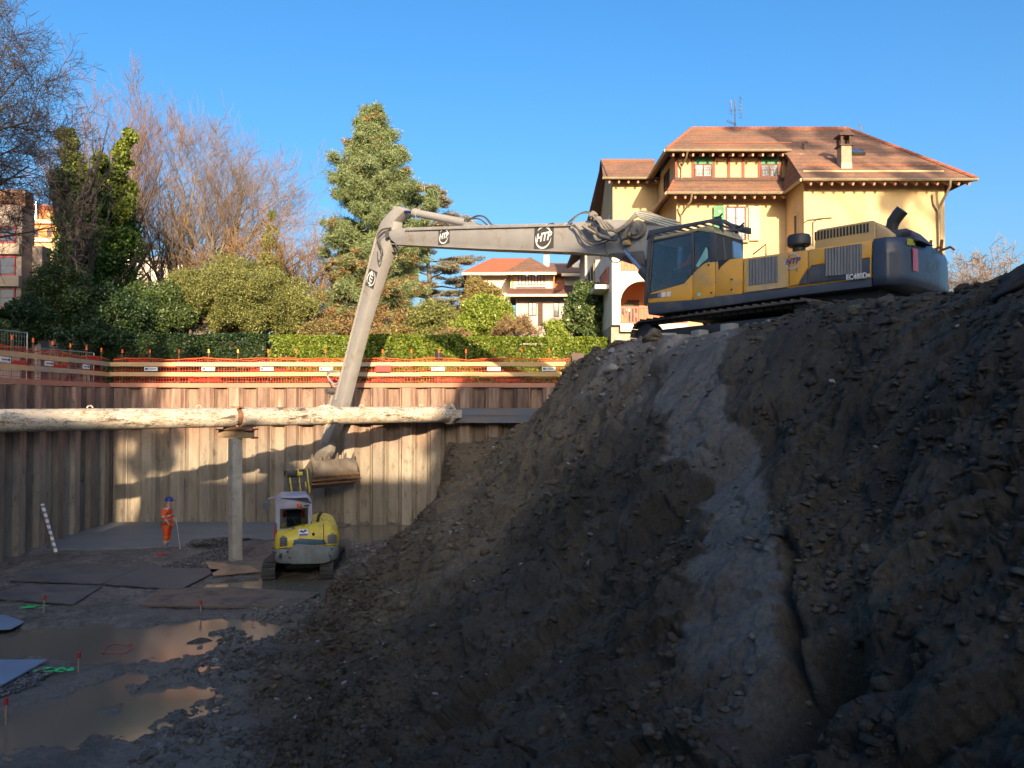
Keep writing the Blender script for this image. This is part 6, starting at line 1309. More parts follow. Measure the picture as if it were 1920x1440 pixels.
# stick
ys = .21
qs = SP([(739, 386), (748, 387), (757.5, 393), (753, 400), (738, 414), (736, 440), (727, 467), (715, 497), (678, 612), (640, 764), (625, 806), (614, 834), (602, 828), (612, 800), (620, 764), (652, 646), (659.5, 620), (695.6, 477), (704.6, 441), (712, 418), (724, 403), (733, 394)], ys)
mb = MB(); mb.prism(qs, 'y', -ys, ys); stk = eb(mb, 'stick', gry, bevel=.03)
mb = MB(); pts = [sid3(px, py, ys + .02) for px, py in ((705, 444), (690, 500), (662, 612), (640, 700), (628, 750))]; mb.tube(pts, .03, 6); mb.tube([p_ + Vector((-.09, .01, 0)) for p_ in pts], .025, 6); eb(mb, 'hydraulic_line', gry, stk)
a = sid3(728, 440, ys + .1); mb = MB(); mb.cyl(a - Vector((0, .9, 0)), a + Vector((0, .06, 0)), .13, n=18); eb(mb, 'pivot_pin', grd, stk)
logo(stk, sid3(696, 523, ys + .008), (side(700, 508, ys)[0] - side(693, 536, ys)[0], 0, side(700, 508, ys)[1] - side(693, 536, ys)[1]), (side(693, 520, ys)[0] - side(703, 524, ys)[0], 0, side(693, 520, ys)[1] - side(703, 524, ys)[1]), .30, (whit, whit), dk)
hz([(735, 428, .05), (720, 432, .1), (712, 446, .12), (718, 460, .15), (722, 472, .12), (718, 476, .1)], .035, hos, ys + .05); hz([(733, 430, .05), (722, 440, .1), (716, 450, .12), (724, 470, .2), (720, 492, .2), (712, 484, .1), (710, 472, .05)], .022, hos, ys + .05)
hz([(741, 458, 0), (748, 470, 0), (744, 473, 0), (740, 465, 0)], .025)
# steel loop and linkage half way down the stick
mb = MB(); lp = [sid3(px, py, -.1) for px, py in ((634, 697), (620, 695), (613, 703), (618, 713), (628, 722), (636, 716))]; mb.tube(lp, .045, 6); mb.bar(lp[0], lp[2] + Vector((0, 0, .1)), .05); eb(mb, 'link_arm', gry, stk)
a = sid3(622, 733, 0); mb = MB(); mb.cyl(a - Vector((0, .2, 0)), a + Vector((0, .25, 0)), .13, n=14); eb(mb, 'link_pin', grd, stk); mb = MB(); mb.tube([sid3(px, py, -.1) for px, py in ((624, 740), (619, 757), (612, 800), (600, 850))], .08, 10); eb(mb, 'bucket_cylinder', gry, stk)
# coupler and bucket
qc = SP([(602, 827), (615, 826), (612, 848), (603, 864), (588, 866), (584, 856)], .25); mb = MB(); mb.prism(qc, 'y', -.17, .17); eb(mb, 'coupler', hosg, bevel=.04)
bc = sid3(617, 881, 0); bk_m = mat('bucket_steel', (.20, .175, .14), (.11, .09, .07), scale=2.5, rough=.5, metal=.2, bump=.2)
prof = []; 
for i in range(15):
    t = R(122 + i * 16); prof.append((bc.x + .60 * math.cos(t) + .02, bc.z - .08 + .64 * math.sin(t)))
# open shell, opening towards the machine side
th = .04; inn = [(x + (bc.x - x) * .08, z + (bc.z - z) * .08) for x, z in prof]; mb = MB(); mb.prism(prof + inn[::-1], 'y', -1.05, 1.05); bu = eb(mb, 'bucket', bk_m, smooth=1)
for y in (-1.05, 1.01): mb = MB(); mb.prism(prof, 'y', y, y + .04); eb(mb, 'side_plate', bk_m, bu)
lip = Vector((prof[0][0], 0, prof[0][1])); dlip = (lip - Vector((prof[1][0], 0, prof[1][1]))).normalized() * 0 + Vector((-.2, 0, 1))
for i in range(6):
    y = -.97 + i * .388; a = lip + Vector((0, y, 0)); mb = MB(); s_ = Vector((-dlip.z, 0, dlip.x)) * .04; tp_ = a + dlip * .26
    mb.add([a - s_ + Vector((0, -.07, 0)), a - s_ + Vector((0, .07, 0)), a + s_ + Vector((0, .07, 0)), a + s_ + Vector((0, -.07, 0)), tp_ + Vector((0, -.025, 0)), tp_ + Vector((0, .025, 0))], [(0, 1, 2, 3), (0, 4, 5, 1), (3, 2, 5, 4), (0, 3, 4), (1, 5, 2)]); eb(mb, 'tooth', bk_m, bu)
for k in (4, 5, 6): mb = MB(); x, z = prof[k]; mb.bb(x - .06, x + .06, -1.07, 1.07, z - .05, z + .02); eb(mb, 'wear_strip', rustm, bu)
# ------------------------------------------------------------------ undercarriage (turned a little away from the upper body)
Vd = Vector((-.54, .84, 0)).normalized(); rv = math.atan2(Vd.y, Vd.x) - angE
def track_assembly(parent, L, r_, wd, off, rot, z0, nsh, m, cz=0.0, ctr=(0, 0), frame_m=None, name='track'):
    """closed belt of shoes round two wheels"""
    Mx = Matrix.Rotation(rot, 3, 'Z'); per = 2 * L + 2 * math.pi * r_
    def pos(s):
        s %= per
        if s < L: return (-L / 2 + s, 2 * r_, 0.0)
        s -= L
        if s < math.pi * r_: a = s / r_; return (L / 2 + r_ * math.sin(a), r_ + r_ * math.cos(a), -a)
        s -= math.pi * r_
        if s < L: return (L / 2 - s, 0, math.pi)
        s -= L; a = s / r_; return (-L / 2 - r_ * math.sin(a), r_ - r_ * math.cos(a), math.pi - a)
    mb = MB(); pitch_ = per / nsh
    for i in range(nsh):
        x, z, a = pos(i * pitch_); M = Matrix.Rotation(-a, 3, 'Y'); c = Vector((x, off, z0 + z)); mb.box(c, (pitch_ * .93, wd, .035), M); mb.box(c + M @ Vector((0, 0, .035)), (.03, wd, .05), M); mb.box(c - M @ Vector((0, 0, .05)), (pitch_ * .8, wd * .3, .07), M)
    mb.v = [tuple(Mx @ Vector(v) + Vector((ctr[0], ctr[1], 0))) for v in mb.v]; tk = mb.build(name, m, parent, world=False)
    mb = MB(); mb.box((0, off, z0 + r_), (L, wd * .45, r_ * .75)); mb.v = [tuple(Mx @ Vector(v) + Vector((ctr[0], ctr[1], 0))) for v in mb.v]; mb.build('track_frame', frame_m or m, parent, world=False, bevel=.03)
    for x in (-L / 2, L / 2):
        mb = MB(); mb.cyl((x, off - wd * .25, z0 + r_), (x, off + wd * .27, z0 + r_), r_ * .88, n=24); mb.cyl((x, off - wd * .3, z0 + r_), (x, off + wd * .33, z0 + r_), r_ * .4, n=16); mb.v = [tuple(Mx @ Vector(v) + Vector((ctr[0], ctr[1], 0))) for v in mb.v]; mb.build('idler' if x > 0 else 'sprocket', frame_m or m, tk, world=False)
    for i in range(6):
        x = -L / 2 + L * (i + .7) / 6.4; mb = MB(); mb.cyl((x, off - wd * .3, z0 + r_ * .32), (x, off + wd * .36, z0 + r_ * .32), r_ * .28, n=14); mb.v = [tuple(Mx @ Vector(v) + Vector((ctr[0], ctr[1], 0))) for v in mb.v]; mb.build('roller', frame_m or m, tk, world=False)
track_assembly(E, 4.5, .37, .6, 1.38, rv, .20, 50, trackm, frame_m=blk); track_assembly(E, 4.5, .37, .6, -1.38, rv, .20, 50, trackm, frame_m=blk)
# grey timber and stone packing in front of the near track
for k, (px, py, D_, w_, h_, lab) in enumerate(((1252, 638, 17.3, .36, .12, 'pale concrete block under the nose of the steel track'), (1312, 632, 16.6, .26, .10, 'grey concrete block below the track rollers'), (1370, 622, 16.0, .28, .14, 'grey concrete block wedged below the middle of the track'))):
    q = P(px, py, D_); mb = MB(); mb.box(q, (w_, .35, h_ + .2), Matrix.Rotation(.3 * k, 3, 'Z')); tag(mb.build('concrete_block', concrete, bevel=.03), lab, 'concrete block', 'blocks packed under the excavator track')
# ------------------------------------------------------------------ mini excavator seen from behind
lil = mat('cab_lilac_grey', (.34, .34, .43), (.29, .30, .38), scale=2, rough=.5, dirt=(.25, .23, .22), dirt_amt=.25)
ym = mat('mini_yellow', (.68, .52, .03), (.60, .45, .03), scale=2, rough=.5, coat=.08, dirt=(.30, .24, .13), dirt_amt=.32, dirt_scale=3)
gm = mat('mini_counterweight', (.20, .25, .26), (.15, .185, .19), scale=2, rough=.6, dirt=(.16, .145, .12), dirt_amt=.6, dirt_scale=2.5)
rub = mat('rubber_track', (.035, .035, .036), (.08, .07, .06), scale=3, rough=.75, bump=.4)
MC = Vector((-6.42, 23.4, .04)); mf = Vector((-.30, .954, 0)).normalized(); angM = math.atan2(mf.y, mf.x)
Q = empty('mini_excavator', MC, 'small yellow and lilac grey mini excavator seen from behind in the puddle', 'mini excavator', rz=angM)
Q.scale = (.93, .93, .95)
def qb_(mb, name, m, par=None, **k): return mb.build(name, m, par or Q, world=False, **k)
tr = math.atan2(1, -.07) - angM
track_assembly(Q, 2.0, .30, .42, .92, tr, -.02, 46, rub, ctr=(.35, .0), frame_m=blk, name='rubber_track'); track_assembly(Q, 2.0, .30, .42, -.92, tr, -.02, 46, rub, ctr=(.35, .0), frame_m=blk, name='rubber_track')
mb = MB(); mb.box((.3, 0, .45), (1.4, 1.3, .3)); mb.cyl((.2, 0, .55), (.2, 0, .75), .45, n=20); qb_(mb, 'undercarriage', blk)
# dozer blade
Mx = Matrix.Rotation(tr, 3, 'Z'); mb = MB(); prb = [(1.95, .1), (2.02, .45), (2.12, .75), (2.18, .75), (2.10, .42), (2.03, .08)]; mb.prism(prb, 'y', -1.15, 1.4); mb.bar((1.0, .4, .4), (2.0, .7, .4), .1); mb.bar((1.0, -.4, .4), (2.0, -.7, .4), .1)
mb.v = [tuple(Mx @ Vector(v)) for v in mb.v]; qb_(mb, 'dozer_blade', grd)
# x forward, y left.  tail at x=-1.15
def rounded(x0, x1, y0, y1, r, n=5):
    o_ = []
    for cx_, cy_, a0 in ((x1 - r, y1 - r, 0), (x0 + r, y1 - r, 90), (x0 + r, y0 + r, 180), (x1 - r, y0 + r, 270)):
        for i in range(n + 1): a = R(a0 + 90 * i / n); o_.append((cx_ + r * math.cos(a), cy_ + r * math.sin(a)))
    return o_
def loft(levels, name, m, par=None, smooth=50, bevel=0):
    n_ = len(levels[0][1]); vs = [(x, y, z) for z, o_ in levels for x, y in o_]; fs = []
    for i in range(len(levels) - 1): fs += [(i * n_ + k, i * n_ + (k + 1) % n_, (i + 1) * n_ + (k + 1) % n_, (i + 1) * n_ + k) for k in range(n_)]
    fs += [tuple(range(n_))[::-1], tuple(range((len(levels) - 1) * n_, len(levels) * n_))]
    mb = MB(); mb.add(vs, fs); return qb_(mb, name, m, par, smooth=smooth, bevel=bevel)
cwm = loft([(.62, rounded(-1.12, .6, -.95, .95, .35)), (.70, rounded(-1.18, .6, -1.0, 1.0, .38)), (1.0, rounded(-1.2, .6, -1.02, 1.02, .4)), (1.08, rounded(-1.16, .6, -.98, .98, .4))], 'counterweight', gm)
mb = MB(); mb.prism([(-.72, .62), (-.6, 1.1), (.35, 1.22), (.55, 1.1), (.62, .66), (.45, .6), (-.5, .56)], 'x', -1.225, -1.1); qb_(mb, 'rear_casting', gm, cwm, bevel=.03)
loft([(1.05, rounded(-1.12, 1.0, -1.0, 1.0, .3)), (1.12, rounded(-1.14, 1.0, -1.02, 1.02, .32)), (1.35, rounded(-1.14, 1.0, -1.02, 1.0, .34)), (1.62, rounded(-1.08, 1.0, -.98, .98, .36)), (1.78, rounded(-.95, 1.0, -.9, .92, .36)), (1.84, rounded(-.75, 1.0, -.75, .8, .3))], 'hood', ym); hdm = [c for c in Q.children if c.name.startswith('hood')][0]
for v in hdm.data.vertices:
    if v.co.z > 1.2: v.co.z -= .24 * min(1, max(0, (v.co.y + .25) / .4)) * (v.co.z - 1.2) / .6
mb = MB(); mb.prism([(-.62, 1.14), (-.52, 1.3), (.25, 1.38), (.42, 1.34), (.45, 1.18)], 'x', -1.155, -1.12); qb_(mb, 'rear_recess', mat('recess_blue', (.05, .11, .14), rough=.4), bevel=.01)
for y0_, y1_ in ((.62, .86), (-.92, -.62)):
    mb = MB(); mb.prism([(y0_, 1.16), (y0_ + .03, 1.42), ((y0_ + y1_) / 2, 1.5), (y1_, 1.42), (y1_, 1.16)], 'x', -1.148, -1.05); qb_(mb, 'rear_vent', grille, bevel=.01)
mb = MB(); mb.bb(-1.15, -1.135, -.02, .28, 1.46, 1.66); mb.v = [(v[0] + (v[2] - 1.46) * .25, v[1], v[2]) for v in mb.v]; lb = qb_(mb, 'rear_decal', whit); mb = MB(); mb.prism([(.0, 1.60), (.08, 1.655), (.14, 1.6), (.2, 1.64), (.26, 1.58), (.14, 1.54)], 'x', -1.162, -1.15); mb.bb(-1.165, -1.15, .0, .26, 1.47, 1.52); mb.v = [(v[0] + (v[2] - 1.46) * .25, v[1], v[2]) for v in mb.v]; qb_(mb, 'emblem', tagb, lb)
mb = MB(); mb.tube([(-.72, -.33, 1.8), (-.76, -.36, 2.0), (-.84, -.44, 2.12)], .05, 10); qb_(mb, 'exhaust', blk, smooth=1)
mb = MB(); mb.cyl((-.6, .4, 1.55), (-.6, .4, 1.64), .08, n=12); qb_(mb, 'filler_cap', blk)
mb = MB(); mb.cyl((-.7, .1, 1.62), (-.7, .1, 1.70), .06, n=12); qb_(mb, 'filler_cap', blk)
mb = MB(); mb.cyl((-1.13, -.18, 1.50), (-1.165, -.18, 1.49), .045, n=12); qb_(mb, 'lock', blk)
mb = MB(); mb.tube([(-1.15, -.5, 1.12), (-1.16, -.5, 1.35), (-1.1, -.5, 1.63), (-.98, -.5, 1.76), (-.7, -.5, 1.83), (-.3, -.48, 1.845)], .012, 5); qb_(mb, 'panel_seam', blk)
mb = MB(); mb.tube([(-1.155, -.9, 1.1), (-1.165, -.5, 1.11), (-1.165, .5, 1.11), (-1.155, .9, 1.1)], .012, 5); qb_(mb, 'panel_seam', blk)
for y in (-.38, -.22, 0, .2, .4): mb = MB(); mb.cyl((-1.15, y, 1.17), (-1.175, y, 1.17), .022, n=8); qb_(mb, 'bolt', blk)
# cab on the left
cx0, cx1, cy0m, cy1m, cz0, cz1 = -.55, .85, -.16, .98, 1.2, 2.62
def frame_ring(x, name):
    mb = MB(); out = [(cy0m, cz0), (cy0m, cz1 - .2), (cy0m + .16, cz1), (cy1m - .16, cz1), (cy1m, cz1 - .2), (cy1m, cz0)]
    inn = [(cy0m + .14, 1.62), (cy0m + .14, cz1 - .44), (cy0m + .18, cz1 - .38), (cy1m - .18, cz1 - .38), (cy1m - .14, cz1 - .44), (cy1m - .14, 1.62)]
    mb.prism(out + inn[::-1], 'x', x, x + .06); return qb_(mb, name, lil, bevel=.015)
frame_ring(cx0, 'cab_rear'); frame_ring(cx1, 'cab_front')
mb = MB(); mb.bb(cx0 + .0, cx0 + .07, cy0m + .1, cy1m - .1, 1.4, 1.63); qb_(mb, 'cab_rear_panel', lil)
mb = MB(); mb.bb(cx0 + .02, cx0 + .03, cy0m + .12, cy1m - .12, 1.61, cz1 - .37); qb_(mb, 'rear_glass', glass_mat('clear_glass', (.62, .66, .68)))
mb = MB()
for a, b_ in (((cy0m + .13, 1.62), (cy0m + .17, cz1 - .37)), ((cy1m - .17, 1.62), (cy1m - .13, cz1 - .37))): mb.bb(cx0 - .012, cx0 + .01, a[0], b_[0], a[1], b_[1])
for z in (1.62, cz1 - .41): mb.bb(cx0 - .013, cx0 + .011, cy0m + .13, cy1m - .13, z, z + .04)
qb_(mb, 'rear_seal', blk)
mb = MB(); mb.prism([(cy0m, cz1 - .22), (cy0m + .16, cz1 - .01), (cy1m - .16, cz1 - .01), (cy1m, cz1 - .22), (cy1m - .03, cz1 - .25), (cy1m - .17, cz1 - .06), (cy0m + .17, cz1 - .06), (cy0m + .03, cz1 - .25)], 'x', cx0 - .03, cx1 + .08); qb_(mb, 'cab_roof', lil, bevel=.02)
for y in (cy1m, cy0m + .05):
    mb = MB()
    for x in (cx0 + .03, cx1, .25): mb.bb(x - .04, x + .04, y - .05, y, cz0 - .4 if y > .5 else cz0, cz1 - .2)
    mb.bb(cx0, cx1, y - .05, y - .002, cz1 - .34, cz1 - .22); mb.bb(cx0, cx1, y - .05, y - .002, cz0 - .4 if y > .5 else cz0, cz0 + .32); qb_(mb, 'cab_side', lil, bevel=.01)
mb = MB(); mb.bb(cx0 + .1, cx0 + .24, cy1m + .001, cy1m + .012, 1.35, 1.6); qb_(mb, 'side_decal', redp)
mb = MB(); mb.bb(cx0 + .05, cx0 + .35, cy1m - .01, cy1m + .05, 1.62, 1.66); mb.bb(cx0 + .05, cx0 + .08, cy1m, cy1m + .05, 1.2, 1.66); qb_(mb, 'door_handle', redp)
mb = MB(); mb.cyl((cx0 - .07, .25, cz1 - .32), (cx0 - .07, .25, cz1 - .22), .07, n=14); mb.bb(cx0 - .1, cx0, .2, .3, cz1 - .38, cz1 - .35); qb_(mb, 'beacon', mat('beacon_amber', (.75, .16, .02), rough=.3))
mb = MB(); mb.tube([(cx0 - .02, -.05, cz1 - .3), (cx0 - .1, -.02, cz1 - .28), (cx0 - .1, .1, cz1 - .3)], .025, 6); qb_(mb, 'work_lamp', blk)
mb = MB(); mb.tube([(cx1, cy1m, cz1 - .15), (cx1 - .1, cy1m + .25, cz1 - .2), (cx1 - .1, cy1m + .3, cz1 - .28)], .02, 6); mb.cyl((cx1 - .13, cy1m + .3, cz1 - .42), (cx1 - .1, cy1m + .3, cz1 - .42), .13, n=20); qb_(mb, 'mirror', mat('mirror', (.5, .55, .6), rough=.08, metal=.8))
mb = MB(); mb.box((.05, .41, 1.55), (.5, .5, .12)); mb.box((-.24, .41, 1.85), (.14, .46, .62)); mb.box((-.24, .41, 2.2), (.12, .28, .2)); qb_(mb, 'seat', cab_in, bevel=.03)
mb = MB(); mb.bb(cx0, cx1, cy0m, cy1m, 1.2, 1.25); qb_(mb, 'cab_floor', cab_in)
# boom folded up in front of the cab
ymb = ym; mb = MB(); mb.prism([(1.0, .7), (1.35, .75), (1.6, 1.8), (1.75, 2.6), (1.9, 3.1), (1.75, 3.28), (1.45, 3.15), (1.25, 2.5), (1.05, 1.6)], 'y', .15, .45); bm_ = qb_(mb, 'boom', ymb, bevel=.03)
mb = MB(); mb.prism([(1.5, 3.2), (1.85, 3.3), (2.3, 2.4), (2.5, 1.2), (2.3, 1.1), (2.05, 2.2)], 'y', .2, .4); qb_(mb, 'stick', ymb, bevel=.02)
mb = MB(); mb.prism([(2.2, 1.2), (2.6, 1.2), (2.7, .8), (2.5, .5), (2.2, .55), (2.35, .8)], 'y', -.05, .6); qb_(mb, 'bucket', grd)
for k, (y, r_) in enumerate(((.05, .05), (.55, .05), (.3, .07))): mb = MB(); mb.cyl((1.15, y, 1.7), (1.4, y, 3.3), r_, n=10); qb_(mb, 'cylinder', blk if k < 2 else ymb)
for k in range(16):
    y = -.10 + .05 * k; mb = MB(); a = [(1.0, y - .1, 2.55), (.95 + .1 * rng.random(), y - .05, 2.9), (1.15, y, 3.25 + .1 * rng.random()), (1.4, y + .05, 3.3), (1.55, y + .04, 3.1)]; mb.tube(a, .026, 6); qb_(mb, 'hose', hos if k % 6 != 1 else ymb, bm_)
mb = MB(); mb.box((1.15, .02, 2.75), (.3, .3, .35)); mb.box((1.1, .25, 3.2), (.25, .3, .12)); qb_(mb, 'valve_block', ymb, bm_, bevel=.02)
mb = MB(); mb.box((1.1, .45, 3.22), (.3, .35, .2)); mb.box((1.1, .28, 3.0), (.2, .12, .5)); qb_(mb, 'hose_guard', blk, bm_, bevel=.02)

mb = MB(); mb.tube([(cx0 - .03, .3, 1.66), (cx0 - .035, .45, 1.95)], .012, 5); mb.tube([(cx0 - .04, .3, 1.95), (cx0 - .04, .6, 1.95)], .01, 5); qb_(mb, 'wiper', blk)
for y in (cy0m + .02, cy1m - .02): mb = MB(); mb.tube([(cx0 - .01, y, 1.3), (cx0 - .05, y, 1.35), (cx0 - .05, y, 1.75), (cx0 - .01, y, 1.8)], .014, 5); qb_(mb, 'grab_handle', blk)
mb = MB(); mb.tube([(-1.0, .95, .95), (-1.05, 1.06, 1.0), (-.4, 1.08, 1.0), (-.35, .98, .95)], .018, 5); qb_(mb, 'grab_handle', blk)
for y0_ in (-.86, .68):
    for k in range(5): mb = MB(); mb.bb(-1.16, -1.145, y0_ - .06, y0_ + .16, 1.2 + k * .05, 1.215 + k * .05); qb_(mb, 'vent_louvre', blk)
for y, z in ((-.7, .8), (.55, .82), (.62, 1.0), (-.75, 1.0)): mb = MB(); mb.cyl((-1.22, y, z), (-1.245, y, z), .03, n=8); qb_(mb, 'bolt', blk)
mb = MB(); mb.cyl((-1.22, .86, .9), (-1.235, .8, .9), .07, n=14); qb_(mb, 'tow_eye', blk)
# ------------------------------------------------------------------ people
skin = mat('skin', (.55, .32, .22), rough=.6)
def suit_mat(name, bands, col=(.85, .10, .015), axis=2):
    m = bpy.data.materials.new(name); n, b, o = nodes_of(m); tc = n.nodes.new('ShaderNodeTexCoord'); s = n.nodes.new('ShaderNodeSeparateXYZ'); n.links.new(tc.outputs['Object'], s.inputs[0])
    mr = n.nodes.new('ShaderNodeMapRange'); mr.inputs[2].default_value = 2.0; n.links.new(s.outputs[axis], mr.inputs[0])
    st = [(0, (col))];
    for z0, z1, c in bands: st += [(z0 / 2, c), (z1 / 2, col)]
    r = ramp(n, mr.outputs[0], st); r.color_ramp.interpolation = 'CONSTANT'
    t = noise_tex(n, 9, 4, .6); c = mixc(n, .5, r.outputs[0], ramp(n, t.outputs[0], [(.35, (.6, .6, .6)), (.65, (1, 1, 1))]).outputs[0], 'MULTIPLY')
    n.links.new(c, b.inputs['Base Color']); b.inputs['Roughness'].default_value = .8; bumpn(n, b, noise_tex(n, 14, 3, .5).outputs[0], .6, .02); return m
def skinned(name, verts, edges, radii, m, parent, root=0, sub=2):
    me = bpy.data.meshes.new(name); me.from_pydata(verts, edges, []); o = mk(name, me, m, parent)
    sk = o.modifiers.new('Skin', 'SKIN'); sk.use_smooth_shade = True
    if not me.skin_vertices: 
        bm = bmesh.new(); bm.from_mesh(me); bm.verts.layers.skin.verify(); bm.to_mesh(me); bm.free()
    for i, v in enumerate(me.skin_vertices[0].data):
        r_ = radii[i]; v.radius = (r_, r_) if np.isscalar(r_) else r_; v.use_root = (i == root)
    ss = o.modifiers.new('Sub', 'SUBSURF'); ss.levels = sub; ss.render_levels = sub; return o
def hand(V, E_, Rd, wrist, d, side_, up, s=1.0):
    d, side_, up = Vector(d).normalized(), Vector(side_).normalized(), Vector(up).normalized(); w = Vector(V[wrist]); V.append(tuple(w + d * .05 * s)); Rd.append((.032 * s, .018 * s)); E_.append((wrist, len(V) - 1)); pl_ = len(V) - 1
    for k, (off, ln) in enumerate(((-.028, .075), (-.010, .085), (.010, .08), (.028, .06))):
        a = w + d * .085 * s + side_ * off * s; V.append(tuple(a)); Rd.append(.0105 * s); E_.append((pl_, len(V) - 1)); b_ = a + (d * .8 + up * -.5).normalized() * ln * .5 * s; V.append(tuple(b_)); Rd.append(.009 * s); E_.append((len(V) - 2, len(V) - 1)); c = b_ + (d * .3 - up).normalized() * ln * .45 * s; V.append(tuple(c)); Rd.append(.008 * s); E_.append((len(V) - 2, len(V) - 1))
    a = w + d * .04 * s - side_ * .045 * s; V.append(tuple(a)); Rd.append(.012 * s); E_.append((pl_, len(V) - 1)); V.append(tuple(a + (d - side_ * .3 - up * .5).normalized() * .04 * s)); Rd.append(.010 * s); E_.append((len(V) - 2, len(V) - 1))
def helmet(parent, c, m, fwd=(1, 0, 0), r_=.135):
    f = Vector(fwd).normalized(); l = Vector((-f.y, f.x, 0)); mb = MB(); pr_ = [(r_ * 1.0, -.02)] + [(r_ * math.cos(t), r_ * .95 * math.sin(t)) for t in np.linspace(.05, 1.5, 9)]; mb.lathe(pr_, (0, 0, 0), 20)
    bm_ = [( .07, -.1), (.13, -.09), (.20, -.05), (.215, 0), (.20, .05), (.13, .09), (.07, .1)]; mb.prism([(a, b_) for a, b_ in bm_], 'z', -.025, -.008); mb.bar((-.1, 0, .115), (.1, 0, .125), .03, .02)
    M = Matrix((f, l, Vector((0, 0, 1)))).transposed(); mb.v = [tuple(M @ Vector((v[0] * 1.1, v[1] * .95, v[2])) + Vector(c)) for v in mb.v]; return mb.build('helmet', m, parent, world=False, smooth=50)
# standing worker, turned to the right of the picture; local x = the way he faces
wq = zf(313, 1034); Wk = empty('person', (wq.x, wq.y, zt(wq.x, wq.y) - .01), 'person in bright orange hi-vis workwear and blue helmet standing with a thin rod', 'person', rz=R(8))
V_ = [(0, 0, .96), (0, 0, 1.12), (.01, 0, 1.32), (.02, 0, 1.47), (.035, 0, 1.55), (.05, 0, 1.64), (.05, 0, 1.73),
      (0, .10, .9), (.02, .11, .5), (-.02, .11, .09), (.12, .12, .035), (0, -.10, .9), (.0, -.11, .5), (-.03, -.11, .09), (.11, -.12, .035),
      (0, .2, 1.43), (.02, .26, 1.16), (.18, .22, .98), (0, -.2, 1.43), (-.06, -.26, 1.16), (.10, -.24, .96)]
Ed = [(0, 1), (1, 2), (2, 3), (3, 4), (4, 5), (5, 6), (0, 7), (7, 8), (8, 9), (9, 10), (0, 11), (11, 12), (12, 13), (13, 14), (3, 15), (15, 16), (16, 17), (3, 18), (18, 19), (19, 20)]
Rd = [.13, .12, .14, .10, .06, .085, .09, .09, .06, .045, .04, .09, .06, .045, .04, .06, .045, .033, .06, .045, .033]
hand(V_, Ed, Rd, 17, (.6, 0, -.6), (0, 1, 0), (.5, 0, .6)); hand(V_, Ed, Rd, 20, (.5, 0, -.7), (0, -1, 0), (.6, 0, .5))
V_ += [(.13, 0, 1.66), (.13, 0, 1.615)]; Rd += [.02, .03]; Ed += [(5, len(V_) - 2), (len(V_) - 2, len(V_) - 1)]
skinned('body', V_, Ed, Rd, skin, Wk)
silver = (.55, .53, .5); jk_m = suit_mat('hivis_jacket', [(1.02, 1.07, silver), (1.17, 1.22, silver), (1.44, 1.50, silver)]); tr_m = suit_mat('hivis_trousers', [(.22, .30, silver), (.40, .46, (.8, .25, .03)), (.80, .88, (.75, .2, .05))])
V2 = [(0, 0, .97), (0, 0, 1.14), (.01, 0, 1.32), (.02, 0, 1.45), (0, .2, 1.42), (.02, .27, 1.17), (.17, .235, 1.0), (0, -.2, 1.42), (-.06, -.27, 1.17), (.08, -.25, .98), (.03, 0, 1.53)]
skinned('jacket', V2, [(0, 1), (1, 2), (2, 3), (3, 4), (4, 5), (5, 6), (3, 7), (7, 8), (8, 9), (3, 10)], [.185, .17, .185, .15, .10, .08, .062, .10, .08, .062, .085], jk_m, Wk)
V3 = [(0, 0, .95), (0, .11, .84), (.02, .12, .5), (-.015, .115, .2), (0, -.11, .84), (0, -.12, .5), (-.025, -.115, .2)]
skinned('trousers', V3, [(0, 1), (1, 2), (2, 3), (0, 4), (4, 5), (5, 6)], [.175, .13, .10, .085, .13, .10, .085], tr_m, Wk)
for y in (.115, -.115): skinned('boot', [(-.02, y, .2), (-.02, y, .06), (.13, y * 1.05, .045)], [(0, 1), (1, 2)], [.065, .062, .045], mat('boot_grey', (.22, .24, .3), (.12, .12, .14), rough=.8), Wk)
helmet(Wk, (.055, 0, 1.735), mat('helmet_blue', (.02, .04, .28), rough=.3))
a = P(330, 971, wq.y - .15); b_ = P(338, 1022, wq.y - .15); mb = MB(); mb.tube([(b_.x, b_.y, .12), (a.x, a.y, a.z)], .014, 6); tag(mb.build('measuring_rod', mat('rod_grey', (.5, .5, .5), rough=.5)), 'thin grey measuring rod standing in front of the person in orange', 'rod')
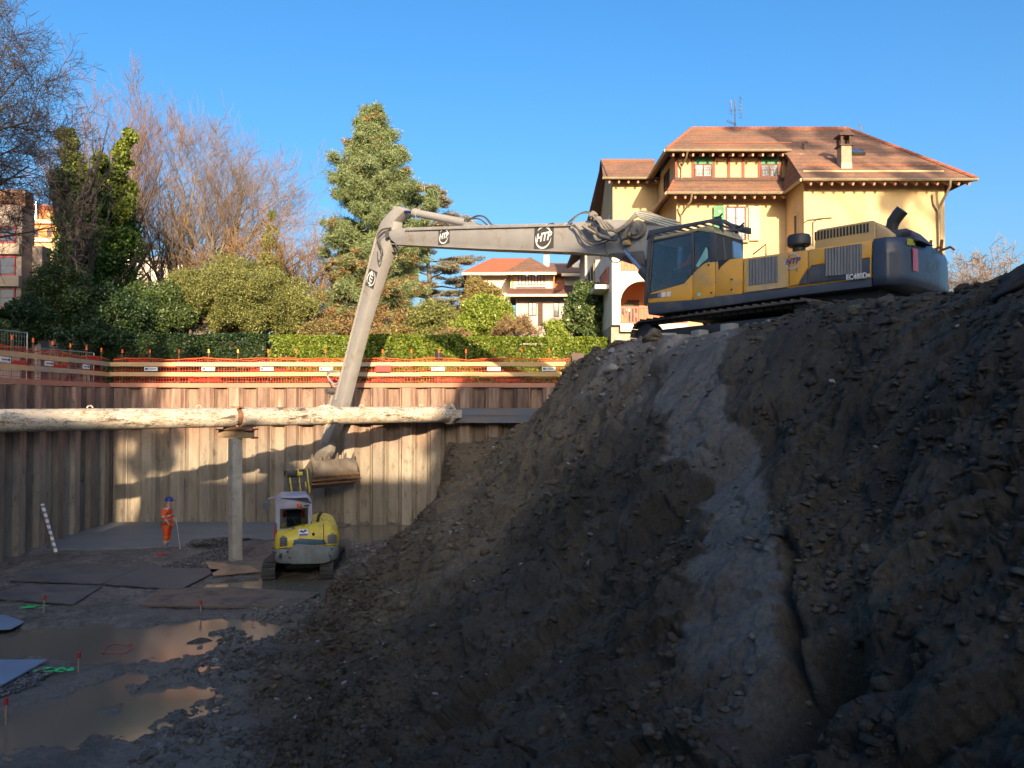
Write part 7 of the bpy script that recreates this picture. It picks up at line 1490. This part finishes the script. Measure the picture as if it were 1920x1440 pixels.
# driver of the big excavator (faces the machine front) and of the small one
def driver(C0, fwd, label, s=1.0, hm=None, seat_z=0.0):
    ang = math.atan2(fwd.y, fwd.x); D_ = empty('person', C0, label, 'person', rz=ang)
    V_ = [(0, 0, .1), (0, 0, .28), (.0, 0, .46), (.0, 0, .6), (.02, 0, .70), (.03, 0, .79), (.03, 0, .87), (.2, .1, .1), (.44, .12, .12), (.48, .12, -.28), (.58, .12, -.32), (.2, -.1, .1), (.44, -.12, .12), (.48, -.12, -.28), (.58, -.12, -.32), (0, .2, .57), (.08, .28, .33), (.34, .27, .28), (0, -.2, .57), (.08, -.28, .33), (.34, -.27, .28)]
    Ed = [(0, 1), (1, 2), (2, 3), (3, 4), (4, 5), (5, 6), (0, 7), (7, 8), (8, 9), (9, 10), (0, 11), (11, 12), (12, 13), (13, 14), (3, 15), (15, 16), (16, 17), (3, 18), (18, 19), (19, 20)]
    Rd = [.13, .12, .14, .10, .06, .085, .09, .09, .06, .045, .04, .09, .06, .045, .04, .06, .045, .033, .06, .045, .033]
    hand(V_, Ed, Rd, 17, (1, 0, -.1), (0, 1, 0), (0, 0, 1)); hand(V_, Ed, Rd, 20, (1, 0, -.1), (0, -1, 0), (0, 0, 1)); skinned('body', V_, Ed, Rd, skin, D_)
    jm = mat('driver_orange', (.85, .08, .02), (.7, .06, .02), scale=6, rough=.8)
    skinned('jacket', [(0, 0, .1), (0, 0, .28), (0, 0, .46), (0, 0, .58), (0, .2, .56), (.08, .28, .33), (.3, .27, .29), (0, -.2, .56), (.08, -.28, .33), (.3, -.27, .29)], [(0, 1), (1, 2), (2, 3), (3, 4), (4, 5), (5, 6), (3, 7), (7, 8), (8, 9)], [.16, .16, .175, .13, .095, .075, .055, .095, .075, .055], jm, D_)
    skinned('trousers', [(0, 0, .1), (.2, .1, .1), (.44, .12, .12), (.48, .12, -.2), (.2, -.1, .1), (.44, -.12, .12), (.48, -.12, -.2)], [(0, 1), (1, 2), (2, 3), (0, 4), (4, 5), (5, 6)], [.15, .11, .085, .07, .11, .085, .07], mat('driver_trousers', (.45, .5, .06), (.3, .06, .03), scale=5, rough=.8), D_)
    if hm: helmet(D_, (.035, 0, .88), hm)
    else: mb = MB(); mb.lathe([(.095, -.02), (.10, .03), (.08, .09), (.03, .115)], (.02, 0, .85), 16); mb.build('hair', mat('hair_brown', (.05, .03, .02), rough=.9), D_, world=False, smooth=60)
    return D_
driver(loc2w((xs - .02, 1.0, fl + .5)), U, 'person in orange clothing driving behind the dark cab glass of the long reach excavator', hm=mat('helmet_red', (.8, .05, .02), rough=.4))
lw = MC + mf * .02 + Vector((-mf.y, mf.x, 0)) * .38 + Vector((0, 0, 1.5)); driver(lw, mf, 'person in orange clothing seated in the mini excavator with their back turned')
